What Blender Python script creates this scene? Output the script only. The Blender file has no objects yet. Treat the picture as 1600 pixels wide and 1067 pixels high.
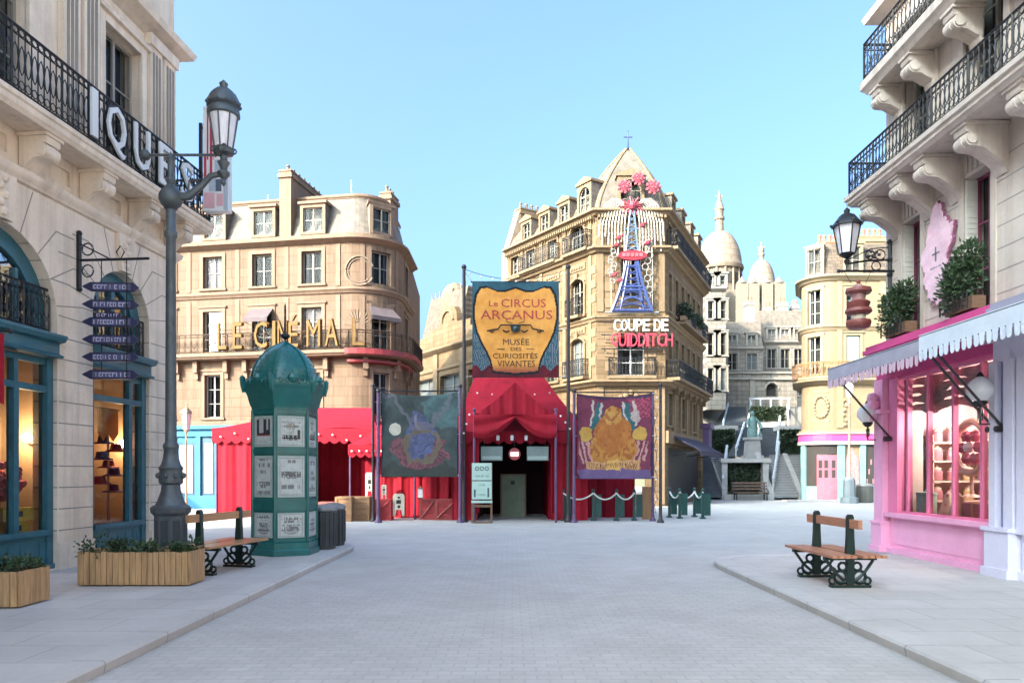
import bpy, math, random
from math import sin, cos, pi, radians as R, sqrt, atan2
from mathutils import Vector, Matrix
random.seed(7)
SC = bpy.context.scene
COL = SC.collection
# ------------------------------------------------------------------ camera
cam = bpy.data.cameras.new('camera'); camo = bpy.data.objects.new('camera', cam); COL.objects.link(camo)
camo.location = (0, 0, 1.55); camo.rotation_euler = (R(90), 0, 0)
cam.sensor_width = 36; cam.lens = 36 * 1150 / 1600; cam.shift_y = (738 - 533.5) / 1600
cam.clip_start = .1; cam.clip_end = 3000
SC.camera = camo
# ------------------------------------------------------------------ light
SUN_EL, SUN_AZ = 28, 50          # elevation, degrees left of straight behind the camera
w = bpy.data.worlds.new('World'); SC.world = w; w.use_nodes = True
nt = w.node_tree; nt.nodes.clear()
sky = nt.nodes.new('ShaderNodeTexSky'); sky.sky_type = 'NISHITA'; sky.sun_disc = False
sky.sun_elevation = R(SUN_EL); sky.sun_rotation = R(180 + SUN_AZ)
sky.air_density = .6; sky.dust_density = 10; sky.ozone_density = 4
bg = nt.nodes.new('ShaderNodeBackground'); bg.inputs[1].default_value = .15
wo = nt.nodes.new('ShaderNodeOutputWorld')
tint = nt.nodes.new('ShaderNodeMix'); tint.data_type = 'RGBA'; tint.blend_type = 'MULTIPLY'; tint.inputs[0].default_value = 1; tint.inputs[7].default_value = (.82, .99, 1.0, 1)
nt.links.new(sky.outputs[0], tint.inputs[6]); nt.links.new(tint.outputs[2], bg.inputs[0]); nt.links.new(bg.outputs[0], wo.inputs[0])
sl = bpy.data.lights.new('sun', 'SUN'); sl.energy = 2.0; sl.angle = R(.5); sl.color = (1, .85, .66)
slo = bpy.data.objects.new('sun', sl); COL.objects.link(slo)
sd = Vector((-sin(R(SUN_AZ)) * cos(R(SUN_EL)), -cos(R(SUN_AZ)) * cos(R(SUN_EL)), sin(R(SUN_EL))))
slo.rotation_euler = sd.to_track_quat('Z', 'Y').to_euler(); slo.location = sd * 60
vs = SC.view_settings; vs.view_transform = 'Standard'; vs.look = 'None'; vs.gamma = 1; vs.exposure = 2.62
cy = SC.cycles; cy.use_denoising = True; cy.max_bounces = 7; cy.diffuse_bounces = 4; cy.glossy_bounces = 3
cy.transparent_max_bounces = 8; cy.sample_clamp_indirect = 4; cy.caustics_reflective = False; cy.caustics_refractive = False

F = 1150.0
def PX(px, Y): return (px - 800) * Y / F
def PZ(py, Y): return 1.55 + (738 - py) * Y / F
G = -.1                                   # level of the road and the square; pavements stand at 0

# ------------------------------------------------------------------ materials
MATS = {}
def _mat(name):
    m = bpy.data.materials.new(name); m.use_nodes = True
    n = m.node_tree; b = n.nodes['Principled BSDF']
    return m, n, b
def _ramp(n, fac, stops):
    r = n.nodes.new('ShaderNodeValToRGB'); e = r.color_ramp.elements
    e[0].position, e[0].color = stops[0][0], (*stops[0][1], 1)
    e[1].position, e[1].color = stops[1][0], (*stops[1][1], 1)
    for p, c in stops[2:]:
        q = e.new(p); q.color = (*c, 1)
    n.links.new(fac, r.inputs[0]); return r.outputs[0]
def _noise(n, vec, scale, detail=5, rough=.6):
    t = n.nodes.new('ShaderNodeTexNoise'); t.inputs['Scale'].default_value = scale
    t.inputs['Detail'].default_value = detail; t.inputs['Roughness'].default_value = rough
    if vec is not None: n.links.new(vec, t.inputs['Vector'])
    return t.outputs[0]
def _mix(n, a, b, fac, mode='MIX'):
    x = n.nodes.new('ShaderNodeMix'); x.data_type = 'RGBA'; x.blend_type = mode
    for s, v in ((0, fac), (6, a), (7, b)):
        if hasattr(v, 'is_linked') or hasattr(v, 'links'): n.links.new(v, x.inputs[s])
        elif s == 0: x.inputs[0].default_value = v
        else: x.inputs[s].default_value = (*v, 1)
    return x.outputs[2]
def mul(c, k): return tuple(min(1, x * k) for x in c)
def mat(name, col, rough=.6, metal=0, var=.12, scale=2.5, bump=0, bscale=25, stain=0, stcol=None, coat=0, stretch=None, spec=.5):
    """painted / plain surface: two scales of noise in the colour, optional weather stains and bump"""
    if name in MATS: return MATS[name]
    m, n, b = _mat(name)
    tc = n.nodes.new('ShaderNodeTexCoord'); v = tc.outputs['Object']
    if stretch:
        mp = n.nodes.new('ShaderNodeMapping'); mp.inputs['Scale'].default_value = stretch
        n.links.new(v, mp.inputs[0]); v = mp.outputs[0]
    f = _noise(n, v, scale)
    c = _ramp(n, f, [(.3, mul(col, 1 - var)), (.7, mul(col, 1 + var))])
    c = _mix(n, c, _ramp(n, _noise(n, v, scale * 9, 3), [(.3, (.86,) * 3), (.7, (1, 1, 1))]), .5, 'MULTIPLY')
    if stain:
        s = _ramp(n, _noise(n, v, scale * .6, 8, .7), [(.5, (0, 0, 0)), (.72, (1, 1, 1))])
        sm = n.nodes.new('ShaderNodeMath'); sm.operation = 'MULTIPLY'; sm.inputs[1].default_value = stain
        n.links.new(s, sm.inputs[0])
        c = _mix(n, c, stcol or mul(col, .45), sm.outputs[0])
        if spec <= .25 and not stretch: c = _mix(n, c, streaks(n, v), .6, 'MULTIPLY')
    n.links.new(c, b.inputs['Base Color'])
    b.inputs['Roughness'].default_value = rough; b.inputs['Metallic'].default_value = metal
    b.inputs['Coat Weight'].default_value = coat; b.inputs['Specular IOR Level'].default_value = spec
    if bump:
        bp = n.nodes.new('ShaderNodeBump'); bp.inputs['Strength'].default_value = bump; bp.inputs['Distance'].default_value = .02
        n.links.new(_noise(n, v, bscale, 4), bp.inputs['Height']); n.links.new(bp.outputs[0], b.inputs['Normal'])
    MATS[name] = m; return m
def streaks(n, v):
    """rain streaks running down stone"""
    mp = n.nodes.new('ShaderNodeMapping'); mp.inputs['Scale'].default_value = (4.5, 4.5, .22); n.links.new(v, mp.inputs[0])
    a = _ramp(n, _noise(n, mp.outputs[0], 1, 6, .65), [(.48, (1, 1, 1)), (.72, (.62, .58, .53))])
    return _mix(n, a, _ramp(n, _noise(n, v, .5, 4), [(.4, (0, 0, 0)), (.62, (1, 1, 1))]), 0, 'MIX') if False else a
def ashlar(name, col, joint, bw=.9, bh=.38, mort=.012, var=.1, rough=.8, stain=.35, stcol=None, axes='xz', bump=.4, offset=.5):
    """coursed masonry in object space"""
    if name in MATS: return MATS[name]
    m, n, b = _mat(name)
    tc = n.nodes.new('ShaderNodeTexCoord'); sp = n.nodes.new('ShaderNodeSeparateXYZ'); cb = n.nodes.new('ShaderNodeCombineXYZ')
    n.links.new(tc.outputs['Object'], sp.inputs[0])
    n.links.new(sp.outputs[axes[0].upper()], cb.inputs[0]); n.links.new(sp.outputs[axes[1].upper()], cb.inputs[1])
    br = n.nodes.new('ShaderNodeTexBrick'); br.offset = offset
    n.links.new(cb.outputs[0], br.inputs['Vector'])
    br.inputs['Scale'].default_value = 1; br.inputs['Brick Width'].default_value = bw; br.inputs['Row Height'].default_value = bh
    br.inputs['Mortar Size'].default_value = mort; br.inputs['Mortar Smooth'].default_value = .3; br.inputs['Bias'].default_value = 0
    br.inputs['Color1'].default_value = (*mul(col, 1 - var), 1); br.inputs['Color2'].default_value = (*mul(col, 1 + var), 1)
    br.inputs['Mortar'].default_value = (*joint, 1)
    v = tc.outputs['Object']
    c = _mix(n, br.outputs[0], _ramp(n, _noise(n, v, 1.1, 7, .65), [(.3, (.84, .82, .8)), (.65, (1, 1, 1))]), .8, 'MULTIPLY')
    c = _mix(n, c, _ramp(n, _noise(n, v, 14, 4), [(.3, (.88,) * 3), (.7, (1, 1, 1))]), .6, 'MULTIPLY')
    c = _mix(n, c, _ramp(n, _noise(n, v, .22, 3), [(.35, (.86, .86, .87)), (.65, (1, 1, 1))]), .8, 'MULTIPLY')
    if stain:
        mp = n.nodes.new('ShaderNodeMapping'); mp.inputs['Scale'].default_value = (1, 1, .35); n.links.new(v, mp.inputs[0])
        s = _ramp(n, _noise(n, mp.outputs[0], .8, 9, .72), [(.52, (0, 0, 0)), (.75, (1, 1, 1))])
        sm = n.nodes.new('ShaderNodeMath'); sm.operation = 'MULTIPLY'; sm.inputs[1].default_value = stain
        n.links.new(s, sm.inputs[0]); c = _mix(n, c, stcol or mul(col, .5), sm.outputs[0])
        if axes == 'xz': c = _mix(n, c, streaks(n, v), .85, 'MULTIPLY')
    n.links.new(c, b.inputs['Base Color']); b.inputs['Roughness'].default_value = rough
    b.inputs['Specular IOR Level'].default_value = .25
    bp = n.nodes.new('ShaderNodeBump'); bp.inputs['Strength'].default_value = bump; bp.inputs['Distance'].default_value = .01
    inv = n.nodes.new('ShaderNodeMath'); inv.operation = 'SUBTRACT'; inv.inputs[0].default_value = 1
    n.links.new(br.outputs['Fac'], inv.inputs[1])
    ad = n.nodes.new('ShaderNodeMath'); ad.operation = 'MULTIPLY_ADD'; ad.inputs[1].default_value = .5
    n.links.new(_noise(n, v, 22, 4), ad.inputs[0]); n.links.new(inv.outputs[0], ad.inputs[2])
    n.links.new(ad.outputs[0], bp.inputs['Height']); n.links.new(bp.outputs[0], b.inputs['Normal'])
    MATS[name] = m; return m
def glass(name, tint=(.9, .95, .95), refl=.12, k=1.0):
    """thin pane: mostly clear, mirror at grazing angles"""
    if name in MATS: return MATS[name]
    m, n, b = _mat(name); n.nodes.remove(b)
    out = n.nodes['Material Output']
    t = n.nodes.new('ShaderNodeBsdfTransparent'); t.inputs[0].default_value = (*tint, 1)
    g = n.nodes.new('ShaderNodeBsdfGlossy'); g.inputs['Roughness'].default_value = .03
    fr = n.nodes.new('ShaderNodeFresnel'); fr.inputs[0].default_value = 1.5
    ad = n.nodes.new('ShaderNodeMath'); ad.operation = 'MULTIPLY_ADD'; ad.inputs[1].default_value = k; ad.inputs[2].default_value = refl; ad.use_clamp = True
    mx = n.nodes.new('ShaderNodeMixShader')
    n.links.new(fr.outputs[0], ad.inputs[0]); n.links.new(ad.outputs[0], mx.inputs[0])
    n.links.new(t.outputs[0], mx.inputs[1]); n.links.new(g.outputs[0], mx.inputs[2]); n.links.new(mx.outputs[0], out.inputs[0])
    MATS[name] = m; return m
def glow(name, col, s):
    if name in MATS: return MATS[name]
    m, n, b = _mat(name)
    b.inputs['Base Color'].default_value = (*col, 1); b.inputs['Emission Color'].default_value = (*col, 1); b.inputs['Emission Strength'].default_value = s
    MATS[name] = m; return m
def painted(name, rough=.75, bump=.15):
    """colour carried by the mesh attribute 'paint' (printed cloth, posters)"""
    if name in MATS: return MATS[name]
    m, n, b = _mat(name)
    a = n.nodes.new('ShaderNodeAttribute'); a.attribute_name = 'paint'
    tc = n.nodes.new('ShaderNodeTexCoord')
    c = _mix(n, a.outputs['Color'], _ramp(n, _noise(n, tc.outputs['Object'], 6, 6), [(.3, (.78,) * 3), (.7, (1.05,) * 3)]), .7, 'MULTIPLY')
    n.links.new(c, b.inputs['Base Color']); b.inputs['Roughness'].default_value = rough
    b.inputs['Specular IOR Level'].default_value = .2
    bp = n.nodes.new('ShaderNodeBump'); bp.inputs['Strength'].default_value = bump; bp.inputs['Distance'].default_value = .02
    n.links.new(_noise(n, tc.outputs['Object'], 8, 4), bp.inputs['Height']); n.links.new(bp.outputs[0], b.inputs['Normal'])
    MATS[name] = m; return m
def foliage(name, dark, light):
    if name in MATS: return MATS[name]
    m, n, b = _mat(name)
    tc = n.nodes.new('ShaderNodeTexCoord'); g = n.nodes.new('ShaderNodeNewGeometry')
    c = _ramp(n, _noise(n, tc.outputs['Object'], 9, 4), [(.3, dark), (.7, light)])
    c = _mix(n, c, _ramp(n, g.outputs['Random Per Island'], [(0, (.55,) * 3), (1, (1.3,) * 3)]), .8, 'MULTIPLY')
    n.links.new(c, b.inputs['Base Color']); b.inputs['Roughness'].default_value = .6
    b.inputs['Subsurface Weight'].default_value = 0
    MATS[name] = m; return m

# ------------------------------------------------------------------ mesh builder
class B:
    def __init__(s, m=None, tf=None):
        s.v = []; s.f = []; s.mi = []; s.sm = []; s.mats = []; s.tf = tf; s.cur = m; s.col = {}
    def use(s, m): s.cur = m; return s
    def _m(s, m):
        m = m or s.cur
        if m not in s.mats: s.mats.append(m)
        return s.mats.index(m)
    def P(s, p):
        s.v.append(tuple(s.tf(*p)) if s.tf else tuple(p)); return len(s.v) - 1
    def face(s, pts, m=None, sm=False):
        s.f.append([s.P(p) for p in pts]); s.mi.append(s._m(m)); s.sm.append(sm)
    def idx(s, ids, m=None, sm=False):
        s.f.append(ids); s.mi.append(s._m(m)); s.sm.append(sm)
    def box(s, x0, x1, y0, y1, z0, z1, m=None, nx=1):
        if nx > 1:
            for i in range(nx):
                a = x0 + (x1 - x0) * i / nx; b = x0 + (x1 - x0) * (i + 1) / nx
                s.box(a, b, y0, y1, z0, z1, m)
            return
        i = [s.P(p) for p in ((x0, y0, z0), (x1, y0, z0), (x1, y1, z0), (x0, y1, z0), (x0, y0, z1), (x1, y0, z1), (x1, y1, z1), (x0, y1, z1))]
        for q in ((3, 2, 1, 0), (4, 5, 6, 7), (0, 1, 5, 4), (1, 2, 6, 5), (2, 3, 7, 6), (3, 0, 4, 7)): s.idx([i[k] for k in q], m)
    def prism(s, poly, a, b, plane='xz', m=None, sm=False):
        """polygon extruded along the third axis from a to b"""
        def to(u, v, t): return {'xz': (u, t, v), 'xy': (u, v, t), 'yz': (t, u, v)}[plane]
        n = len(poly); lo = [s.P(to(u, v, a)) for u, v in poly]; hi = [s.P(to(u, v, b)) for u, v in poly]
        s.idx(lo[::-1], m); s.idx(hi, m)
        for k in range(n): s.idx([lo[k], lo[(k + 1) % n], hi[(k + 1) % n], hi[k]], m, sm)
    def tube(s, pts, r, n=6, closed=False, m=None, r1=None, cap=True, sm=True):
        pts = [Vector(p) for p in pts]; k = len(pts); rings = []
        up = Vector((0, 0, 1))
        for i, p in enumerate(pts):
            a = pts[(i - 1) % k] if (closed or i) else p; c = pts[(i + 1) % k] if (closed or i < k - 1) else p
            d = (c - a).normalized()
            u = d.cross(up)
            if u.length < .05: u = d.cross(Vector((0, 1, 0)))
            u.normalize(); w_ = u.cross(d)
            rr = r if r1 is None else r + (r1 - r) * i / max(1, k - 1)
            if isinstance(r, (list, tuple)): rr = r[i]
            rings.append([s.P(p + u * (rr * cos(2 * pi * j / n)) + w_ * (rr * sin(2 * pi * j / n))) for j in range(n)])
        for i in range(k if closed else k - 1):
            a, c = rings[i], rings[(i + 1) % k]
            for j in range(n): s.idx([a[j], a[(j + 1) % n], c[(j + 1) % n], c[j]], m, sm)
        if cap and not closed: s.idx(rings[0][::-1], m); s.idx(rings[-1], m)
    def lathe(s, prof, n=16, c=(0, 0, 0), m=None, sm=True, a0=0, a1=2 * pi, rot=0):
        full = abs(a1 - a0 - 2 * pi) < 1e-6; k = n if full else n + 1; rings = []
        for r, z in prof:
            rings.append([s.P((c[0] + r * cos(rot + a0 + (a1 - a0) * j / n), c[1] + r * sin(rot + a0 + (a1 - a0) * j / n), c[2] + z)) for j in range(k)])
        for i in range(len(prof) - 1):
            for j in range(n):
                s.idx([rings[i][j], rings[i][(j + 1) % k], rings[i + 1][(j + 1) % k], rings[i + 1][j]], m, sm)
        if full:
            if prof[0][0] > 1e-4: s.idx(rings[0][::-1], m)
            if prof[-1][0] > 1e-4: s.idx(rings[-1], m)
    def ball(s, c, r, n=12, m=None, sz=1):
        k = max(4, n // 2)
        s.lathe([(max(1e-5, r * sin(pi * i / k)), -r * sz * cos(pi * i / k)) for i in range(k + 1)], n, c, m)
    def ring(s, c, r, t, axis='y', n=12, k=5, m=None, a0=0, a1=2 * pi):
        full = abs(a1 - a0 - 2 * pi) < 1e-6; q = n if full else n + 1
        pts = []
        for j in range(q):
            a = a0 + (a1 - a0) * j / n; u, v = r * cos(a), r * sin(a)
            pts.append({'y': (c[0] + u, c[1], c[2] + v), 'x': (c[0], c[1] + u, c[2] + v), 'z': (c[0] + u, c[1] + v, c[2])}[axis])
        s.tube(pts, t, k, full, m)
    def sweep(s, path, prof, m=None, closed=False, cap=True):
        """moulding: prof (out, z) swept along the 2-D path; outward = right-hand side of travel"""
        n = len(path); rows = []
        for i, p in enumerate(path):
            def nrm(a, b):
                d = Vector((b[0] - a[0], b[1] - a[1])); d.normalize(); return Vector((d.y, -d.x))
            a = path[i - 1] if (i or closed) else None; c = path[(i + 1) % n] if (i < n - 1 or closed) else None
            n1 = nrm(a, p) if a else nrm(p, c); n2 = nrm(p, c) if c else n1
            q = n1 + n2; q.normalize(); q = q / max(.3, q.dot(n1))
            rows.append([s.P((p[0] + q.x * o, p[1] + q.y * o, z)) for o, z in prof])
        k = len(prof)
        for i in range(n if closed else n - 1):
            a, c = rows[i], rows[(i + 1) % n]
            for j in range(k): s.idx([a[j], c[j], c[(j + 1) % k], a[(j + 1) % k]], m)
        if cap and not closed: s.idx(rows[0], m); s.idx(rows[-1][::-1], m)
    def text(s, t, x0, x1, z0, z1, y, ext=.01, m=None, fn=None, keep=False):
        """lettering fitted into a box, facing -y"""
        cu = bpy.data.curves.new('t', 'FONT'); cu.body = t; cu.extrude = .5; cu.resolution_u = 2
        o = bpy.data.objects.new('t', cu); COL.objects.link(o)
        me = bpy.data.meshes.new_from_object(o.evaluated_get(bpy.context.evaluated_depsgraph_get()))
        vs_ = [v.co.copy() for v in me.vertices]; fs = [list(p.vertices) for p in me.polygons]
        bpy.data.objects.remove(o); bpy.data.curves.remove(cu); bpy.data.meshes.remove(me)
        xa, xb = min(v.x for v in vs_), max(v.x for v in vs_); ya, yb = min(v.y for v in vs_), max(v.y for v in vs_)
        sx = (x1 - x0) / max(1e-6, xb - xa); sz = (z1 - z0) / max(1e-6, yb - ya); cx = (x0 + x1) / 2
        if keep: sx = min(sx, sz)
        base = len(s.v)
        for v in vs_:
            x = cx + (v.x - (xa + xb) / 2) * sx; z = z0 + (v.y - ya) * sz
            yy = y - ext * (v.z + .5)
            if fn: yy += fn(x, z)
            s.P((x, yy, z))
        for f in fs: s.idx([base + i for i in f], m)
    def leaf(s, c, d, L, W, m=None):
        d = Vector(d).normalized(); u = d.cross(Vector((random.uniform(-1, 1), random.uniform(-1, 1), random.uniform(-1, 1))))
        if u.length < 1e-3: u = Vector((1, 0, 0))
        u.normalize(); c = Vector(c)
        s.face([c, c + d * L * .45 + u * W, c + d * L, c + d * L * .45 - u * W], m)
    def build(s, name, parent=None, loc=(0, 0, 0), rz=0, kind=None):
        me = bpy.data.meshes.new(name); me.from_pydata(s.v, [], s.f)
        for m in s.mats: me.materials.append(m)
        me.polygons.foreach_set('material_index', s.mi); me.polygons.foreach_set('use_smooth', s.sm)
        me.update()
        if any(s.sm):
            try: me.set_sharp_from_angle(angle=R(40))
            except Exception: pass
        o = bpy.data.objects.new(name, me); COL.objects.link(o); o.parent = parent
        o.location = loc; o.rotation_euler = (0, 0, rz)
        if kind: o['kind'] = kind
        return o
def thing(name, label, cat, loc=(0, 0, 0), rz=0, group=None):
    o = bpy.data.objects.new(name, None); COL.objects.link(o); o.location = loc; o.rotation_euler = (0, 0, rz)
    o.empty_display_size = .2
    return tag(o, label, cat, group)
def tag(o, label, cat, group=None):
    o['label'] = label; o['category'] = cat
    if group: o['group'] = group
    return o
def dup(root, loc, rz=None, label=None, sc=None):
    KIDS = {}
    for q in COL.objects:
        if q.parent: KIDS.setdefault(q.parent.name, []).append(q)
    r = root.copy(); COL.objects.link(r); r.location = loc
    if rz is not None: r.rotation_euler = (0, 0, rz)
    if label: r['label'] = label
    if sc: r.scale = (sc,) * 3
    def rec(a, b):
        for ch in KIDS.get(a.name, []):
            c = ch.copy(); COL.objects.link(c); c.parent = b; rec(ch, c)
    rec(root, r); return r
def panel(b, x0, x1, z0, z1, ops=(), y=0, d=.22, m=None, rev=None, xs=(), nseg=10):
    """wall face at y (outward -y) with openings (xa, xb, za, zb[, 'arch']) and their reveals of depth d"""
    X = sorted({x0, x1, *xs, *[q for o in ops for q in o[:2]]}); Z = sorted({z0, z1, *[q for o in ops for q in o[2:4]]})
    X = [x for x in X if x0 - 1e-6 <= x <= x1 + 1e-6]; Z = [z for z in Z if z0 - 1e-6 <= z <= z1 + 1e-6]
    for i in range(len(X) - 1):
        for j in range(len(Z) - 1):
            cx, cz = (X[i] + X[i + 1]) / 2, (Z[j] + Z[j + 1]) / 2
            if any(o[0] < cx < o[1] and o[2] < cz < o[3] for o in ops): continue
            b.face([(X[i], y, Z[j]), (X[i + 1], y, Z[j]), (X[i + 1], y, Z[j + 1]), (X[i], y, Z[j + 1])], m)
    r_ = rev or m
    for o in ops:
        xa, xb, za, zb = o[:4]; zs = zb
        if len(o) > 4:
            r = (xb - xa) / 2; cx = (xa + xb) / 2; h = min(r, o[5] if len(o) > 5 else r); zs = zb - h
            for k in range(nseg):
                a0, a1 = pi - pi * k / nseg, pi - pi * (k + 1) / nseg
                p0 = (cx + r * cos(a0), zs + h * sin(a0)); p1 = (cx + r * cos(a1), zs + h * sin(a1))
                b.face([(p0[0], y, p0[1]), (p1[0], y, p1[1]), (p1[0], y, zb), (p0[0], y, zb)], m)
                b.face([(p0[0], y, p0[1]), (p0[0], y + d, p0[1]), (p1[0], y + d, p1[1]), (p1[0], y, p1[1])], r_)
        else: b.face([(xa, y, zb), (xb, y, zb), (xb, y + d, zb), (xa, y + d, zb)], r_)
        b.face([(xa, y, za), (xa, y, zs), (xa, y + d, zs), (xa, y + d, za)], r_)
        b.face([(xb, y, za), (xb, y + d, za), (xb, y + d, zs), (xb, y, zs)], r_)
        b.face([(xa, y, za), (xa, y + d, za), (xb, y + d, za), (xb, y, za)], r_)
def surround(b, xa, xb, za, zb, y=0, t=.12, p=.05, m=None, sill=True, cap=True):
    b.box(xa - t, xa, y - p, y + .02, za, zb + t, m); b.box(xb, xb + t, y - p, y + .02, za, zb + t, m)
    b.box(xa, xb, y - p, y + .02, zb, zb + t, m)
    if sill: b.box(xa - t * 1.3, xb + t * 1.3, y - p * 2, y + .03, za - .1, za - .003, m)
    if cap: b.box(xa - t * 1.4, xb + t * 1.4, y - p * 2.2, y + .02, zb + t + .003, zb + t + .08, m)
def win(parent, xa, xb, za, zb, y=.14, fm=None, pm=None, blind=None, bars=1, arch=False, tf=None, loc=(0, 0, 0), rz=0, t=.055, fold=1, name='window'):
    """casement window: frame (with mullion and glazing bars) and its pane / blind as sub-parts"""
    b = B(fm, tf)
    r = (xb - xa) / 2; cx = (xa + xb) / 2
    zs = zb - r * .999 if arch else zb
    b.box(xa, xa + t, y, y + .05, za, zs); b.box(xb - t, xb, y, y + .05, za, zs)
    b.box(xa + t, xb - t, y, y + .05, za, za + t)
    if arch:
        for k in range(10):
            a0, a1 = pi * k / 10, pi * (k + 1) / 10
            q = [(cx + q_ * cos(a), zs + q_ * sin(a)) for a, q_ in ((a0, r), (a1, r), (a1, r - t), (a0, r - t))]
            b.prism(q, y, y + .05)
        b.box(xa + t, xb - t, y + .004, y + .046, zs - t, zs)
    else: b.box(xa + t, xb - t, y, y + .05, zb - t, zb)
    if fold: b.box(cx - t * .6, cx + t * .6, y - .006, y + .044, za + t, zs - t if not arch else zb - t)
    for k in range(bars):
        z = za + (zs - za) * (k + 1) / (bars + 1)
        b.box(xa + t, cx - t * .6, y + .008, y + .04, z - .014, z + .014); b.box(cx + t * .6, xb - t, y + .008, y + .04, z - .014, z + .014)
    o = b.build(name, parent, loc, rz)
    p = B(pm, tf)
    yy = y + .03
    if arch:
        pts = [(xa + .02, yy, za + .02), (xb - .02, yy, za + .02)] + [(cx + (r - .02) * cos(pi * k / 10), yy, zs + (r - .02) * sin(pi * k / 10)) for k in range(11)]
        p.face(pts)
    else: p.face([(xa + .02, yy, za + .02), (xb - .02, yy, za + .02), (xb - .02, yy, zb - .02), (xa + .02, yy, zb - .02)])
    p.build('pane', o)
    if blind is not None:
        q = B(blind, tf); q.box(xa + .01, xb - .01, y + .07, y + .085, za + .02, zs if arch else zb); q.build('blind', o)
    else:
        q = B(MATS['room_dark'], tf)
        c8 = [(x_, y_, z_) for z_ in (za - .02, zb + .02) for x_, y_ in ((xa - .02, y + .052), (xb + .02, y + .052), (xb + .02, y + .5), (xa - .02, y + .5))]
        for f_ in ((0, 1, 2, 3), (4, 7, 6, 5), (1, 5, 6, 2), (2, 6, 7, 3), (3, 7, 4, 0)): q.face([c8[i_] for i_ in f_])
        cw = (xb - xa) * random.choice((.16, .22, .3))
        cm = MATS['curtain']
        for (u0, u1) in ((xa + .02, xa + cw), (xb - cw, xb - .02)):
            q.face([(u0, y + .12, za), (u1, y + .16, za), (u1 + (.04 if u0 < cx else -.04), y + .12, zb), (u0, y + .12, zb)], cm)
        q.build('curtain', o)
    return o
def railing(b, path, z0, z1, step=.13, t=.012, orn=True, m=None, inset=0):
    """wrought iron railing along a polyline of (x, y)"""
    for (a, c) in zip(path, path[1:]):
        a, c = Vector(a), Vector(c); L = (c - a).length; d = (c - a) / L; nrm = Vector((d.y, -d.x))
        def P(u, z, o=0): p = a + d * u + nrm * o; return (p.x, p.y, z)
        b.tube([P(0, z1), P(L, z1)], t * 2, 5, m=m); b.tube([P(0, z0 + .05), P(L, z0 + .05)], t * 1.4, 4, m=m)
        b.tube([P(0, z1 - .12), P(L, z1 - .12)], t * 1.1, 4, m=m)
        k = max(1, int(round(L / step)))
        for i in range(k + 1):
            u = L * i / k
            big = i % 8 == 0 or i == k
            b.tube([P(u, z0), P(u, z1)], t * (2 if big else 1), 4, m=m, sm=False)
            if orn and i < k:
                um = L * (i + .5) / k; w_ = L / k * .42; zc = (z0 + z1) / 2
                def circ(zc_, rx, rz_, n=8):
                    b.tube([P(um + rx * cos(2 * pi * q / n), zc_ + rz_ * sin(2 * pi * q / n)) for q in range(n)], t * .8, 3, True, m=m)
                circ(z1 - .06, w_, .045); circ(zc + .02, w_, (z1 - z0) * .22); circ(z0 + .14, w_, .06)
def dormer(parent, x, z0, w_, h, y0, y1, wm, rm, fm, pm, tf=None, loc=(0, 0, 0), rz=0, round_=False, ped=True, blind=None):
    """dormer body with cap and its window"""
    b = B(wm, tf)
    a, c = x - w_ / 2, x + w_ / 2
    panel(b, a, c, z0, z0 + h, [(a + .14, c - .14, z0 + .12, z0 + h - .16) + (('arch',) if round_ else ())], y0, .16, wm)
    b.face([(a, y0, z0), (a, y1, z0), (a, y1, z0 + h), (a, y0, z0 + h)], rm); b.face([(c, y0, z0), (c, y0, z0 + h), (c, y1, z0 + h), (c, y1, z0)], rm)
    b.box(a - .08, c + .08, y0 - .08, y1, z0 + h + .002, z0 + h + .12)
    if ped: b.prism([(a - .06, z0 + h + .122), (c + .06, z0 + h + .122), (x, z0 + h + .36)], y0 - .05, y1)
    o = b.build('dormer', parent, loc, rz)
    win(o, a + .14, c - .14, z0 + .12, z0 + h - .16, y0 + .1, fm, pm, arch=round_, tf=tf, t=.045, blind=blind, bars=1)
    return o
POT = {}
def chimney(parent, x0, x1, y0, y1, z0, z1, m, pots, pm, loc=(0, 0, 0), rz=0, along='x', ph=.45, pr=.11):
    b = B(m); b.box(x0, x1, y0, y1, z0, z1); b.box(x0 - .07, x1 + .07, y0 - .07, y1 + .07, z1 - .28, z1 - .1); b.box(x0 - .03, x1 + .03, y0 - .03, y1 + .03, z1 + .002, z1 + .08)
    o = b.build('chimney', parent, loc, rz)
    key = (pm.name, ph, pr)
    if key not in POT:
        q = B(pm); q.lathe([(pr, 0), (pr * .8, ph * .7), (pr * 1.05, ph * .72), (pr * 1.05, ph * .85), (pr * .7, ph)], 8)
        POT[key] = q.build('chimney_pot', o); new = True
    else: new = False
    for i in range(pots):
        t = (i + .5) / pots
        p = POT[key] if (new and i == 0) else POT[key].copy()
        if not (new and i == 0): COL.objects.link(p)
        p.parent = o
        p.location = ((x0 + x1) / 2, y0 + (y1 - y0) * t, z1 + .08) if along == 'y' else (x0 + (x1 - x0) * t, (y0 + y1) / 2, z1 + .08)
    return o
def bush(b, c, rx, ry, rz_, n, L=.08, W=.02, m=None):
    for i in range(n):
        while True:
            p = Vector((random.uniform(-1, 1), random.uniform(-1, 1), random.uniform(-1, 1)))
            if .25 < p.length < 1: break
        p = p * (random.uniform(.75, 1.12))
        q = Vector((c[0] + p.x * rx, c[1] + p.y * ry, c[2] + p.z * rz_))
        d = p + Vector((random.uniform(-.7, .7), random.uniform(-.7, .7), random.uniform(-.2, .9)))
        b.leaf(q, d, L * random.uniform(.6, 1.3), W * random.uniform(.7, 1.3), m)
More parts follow.
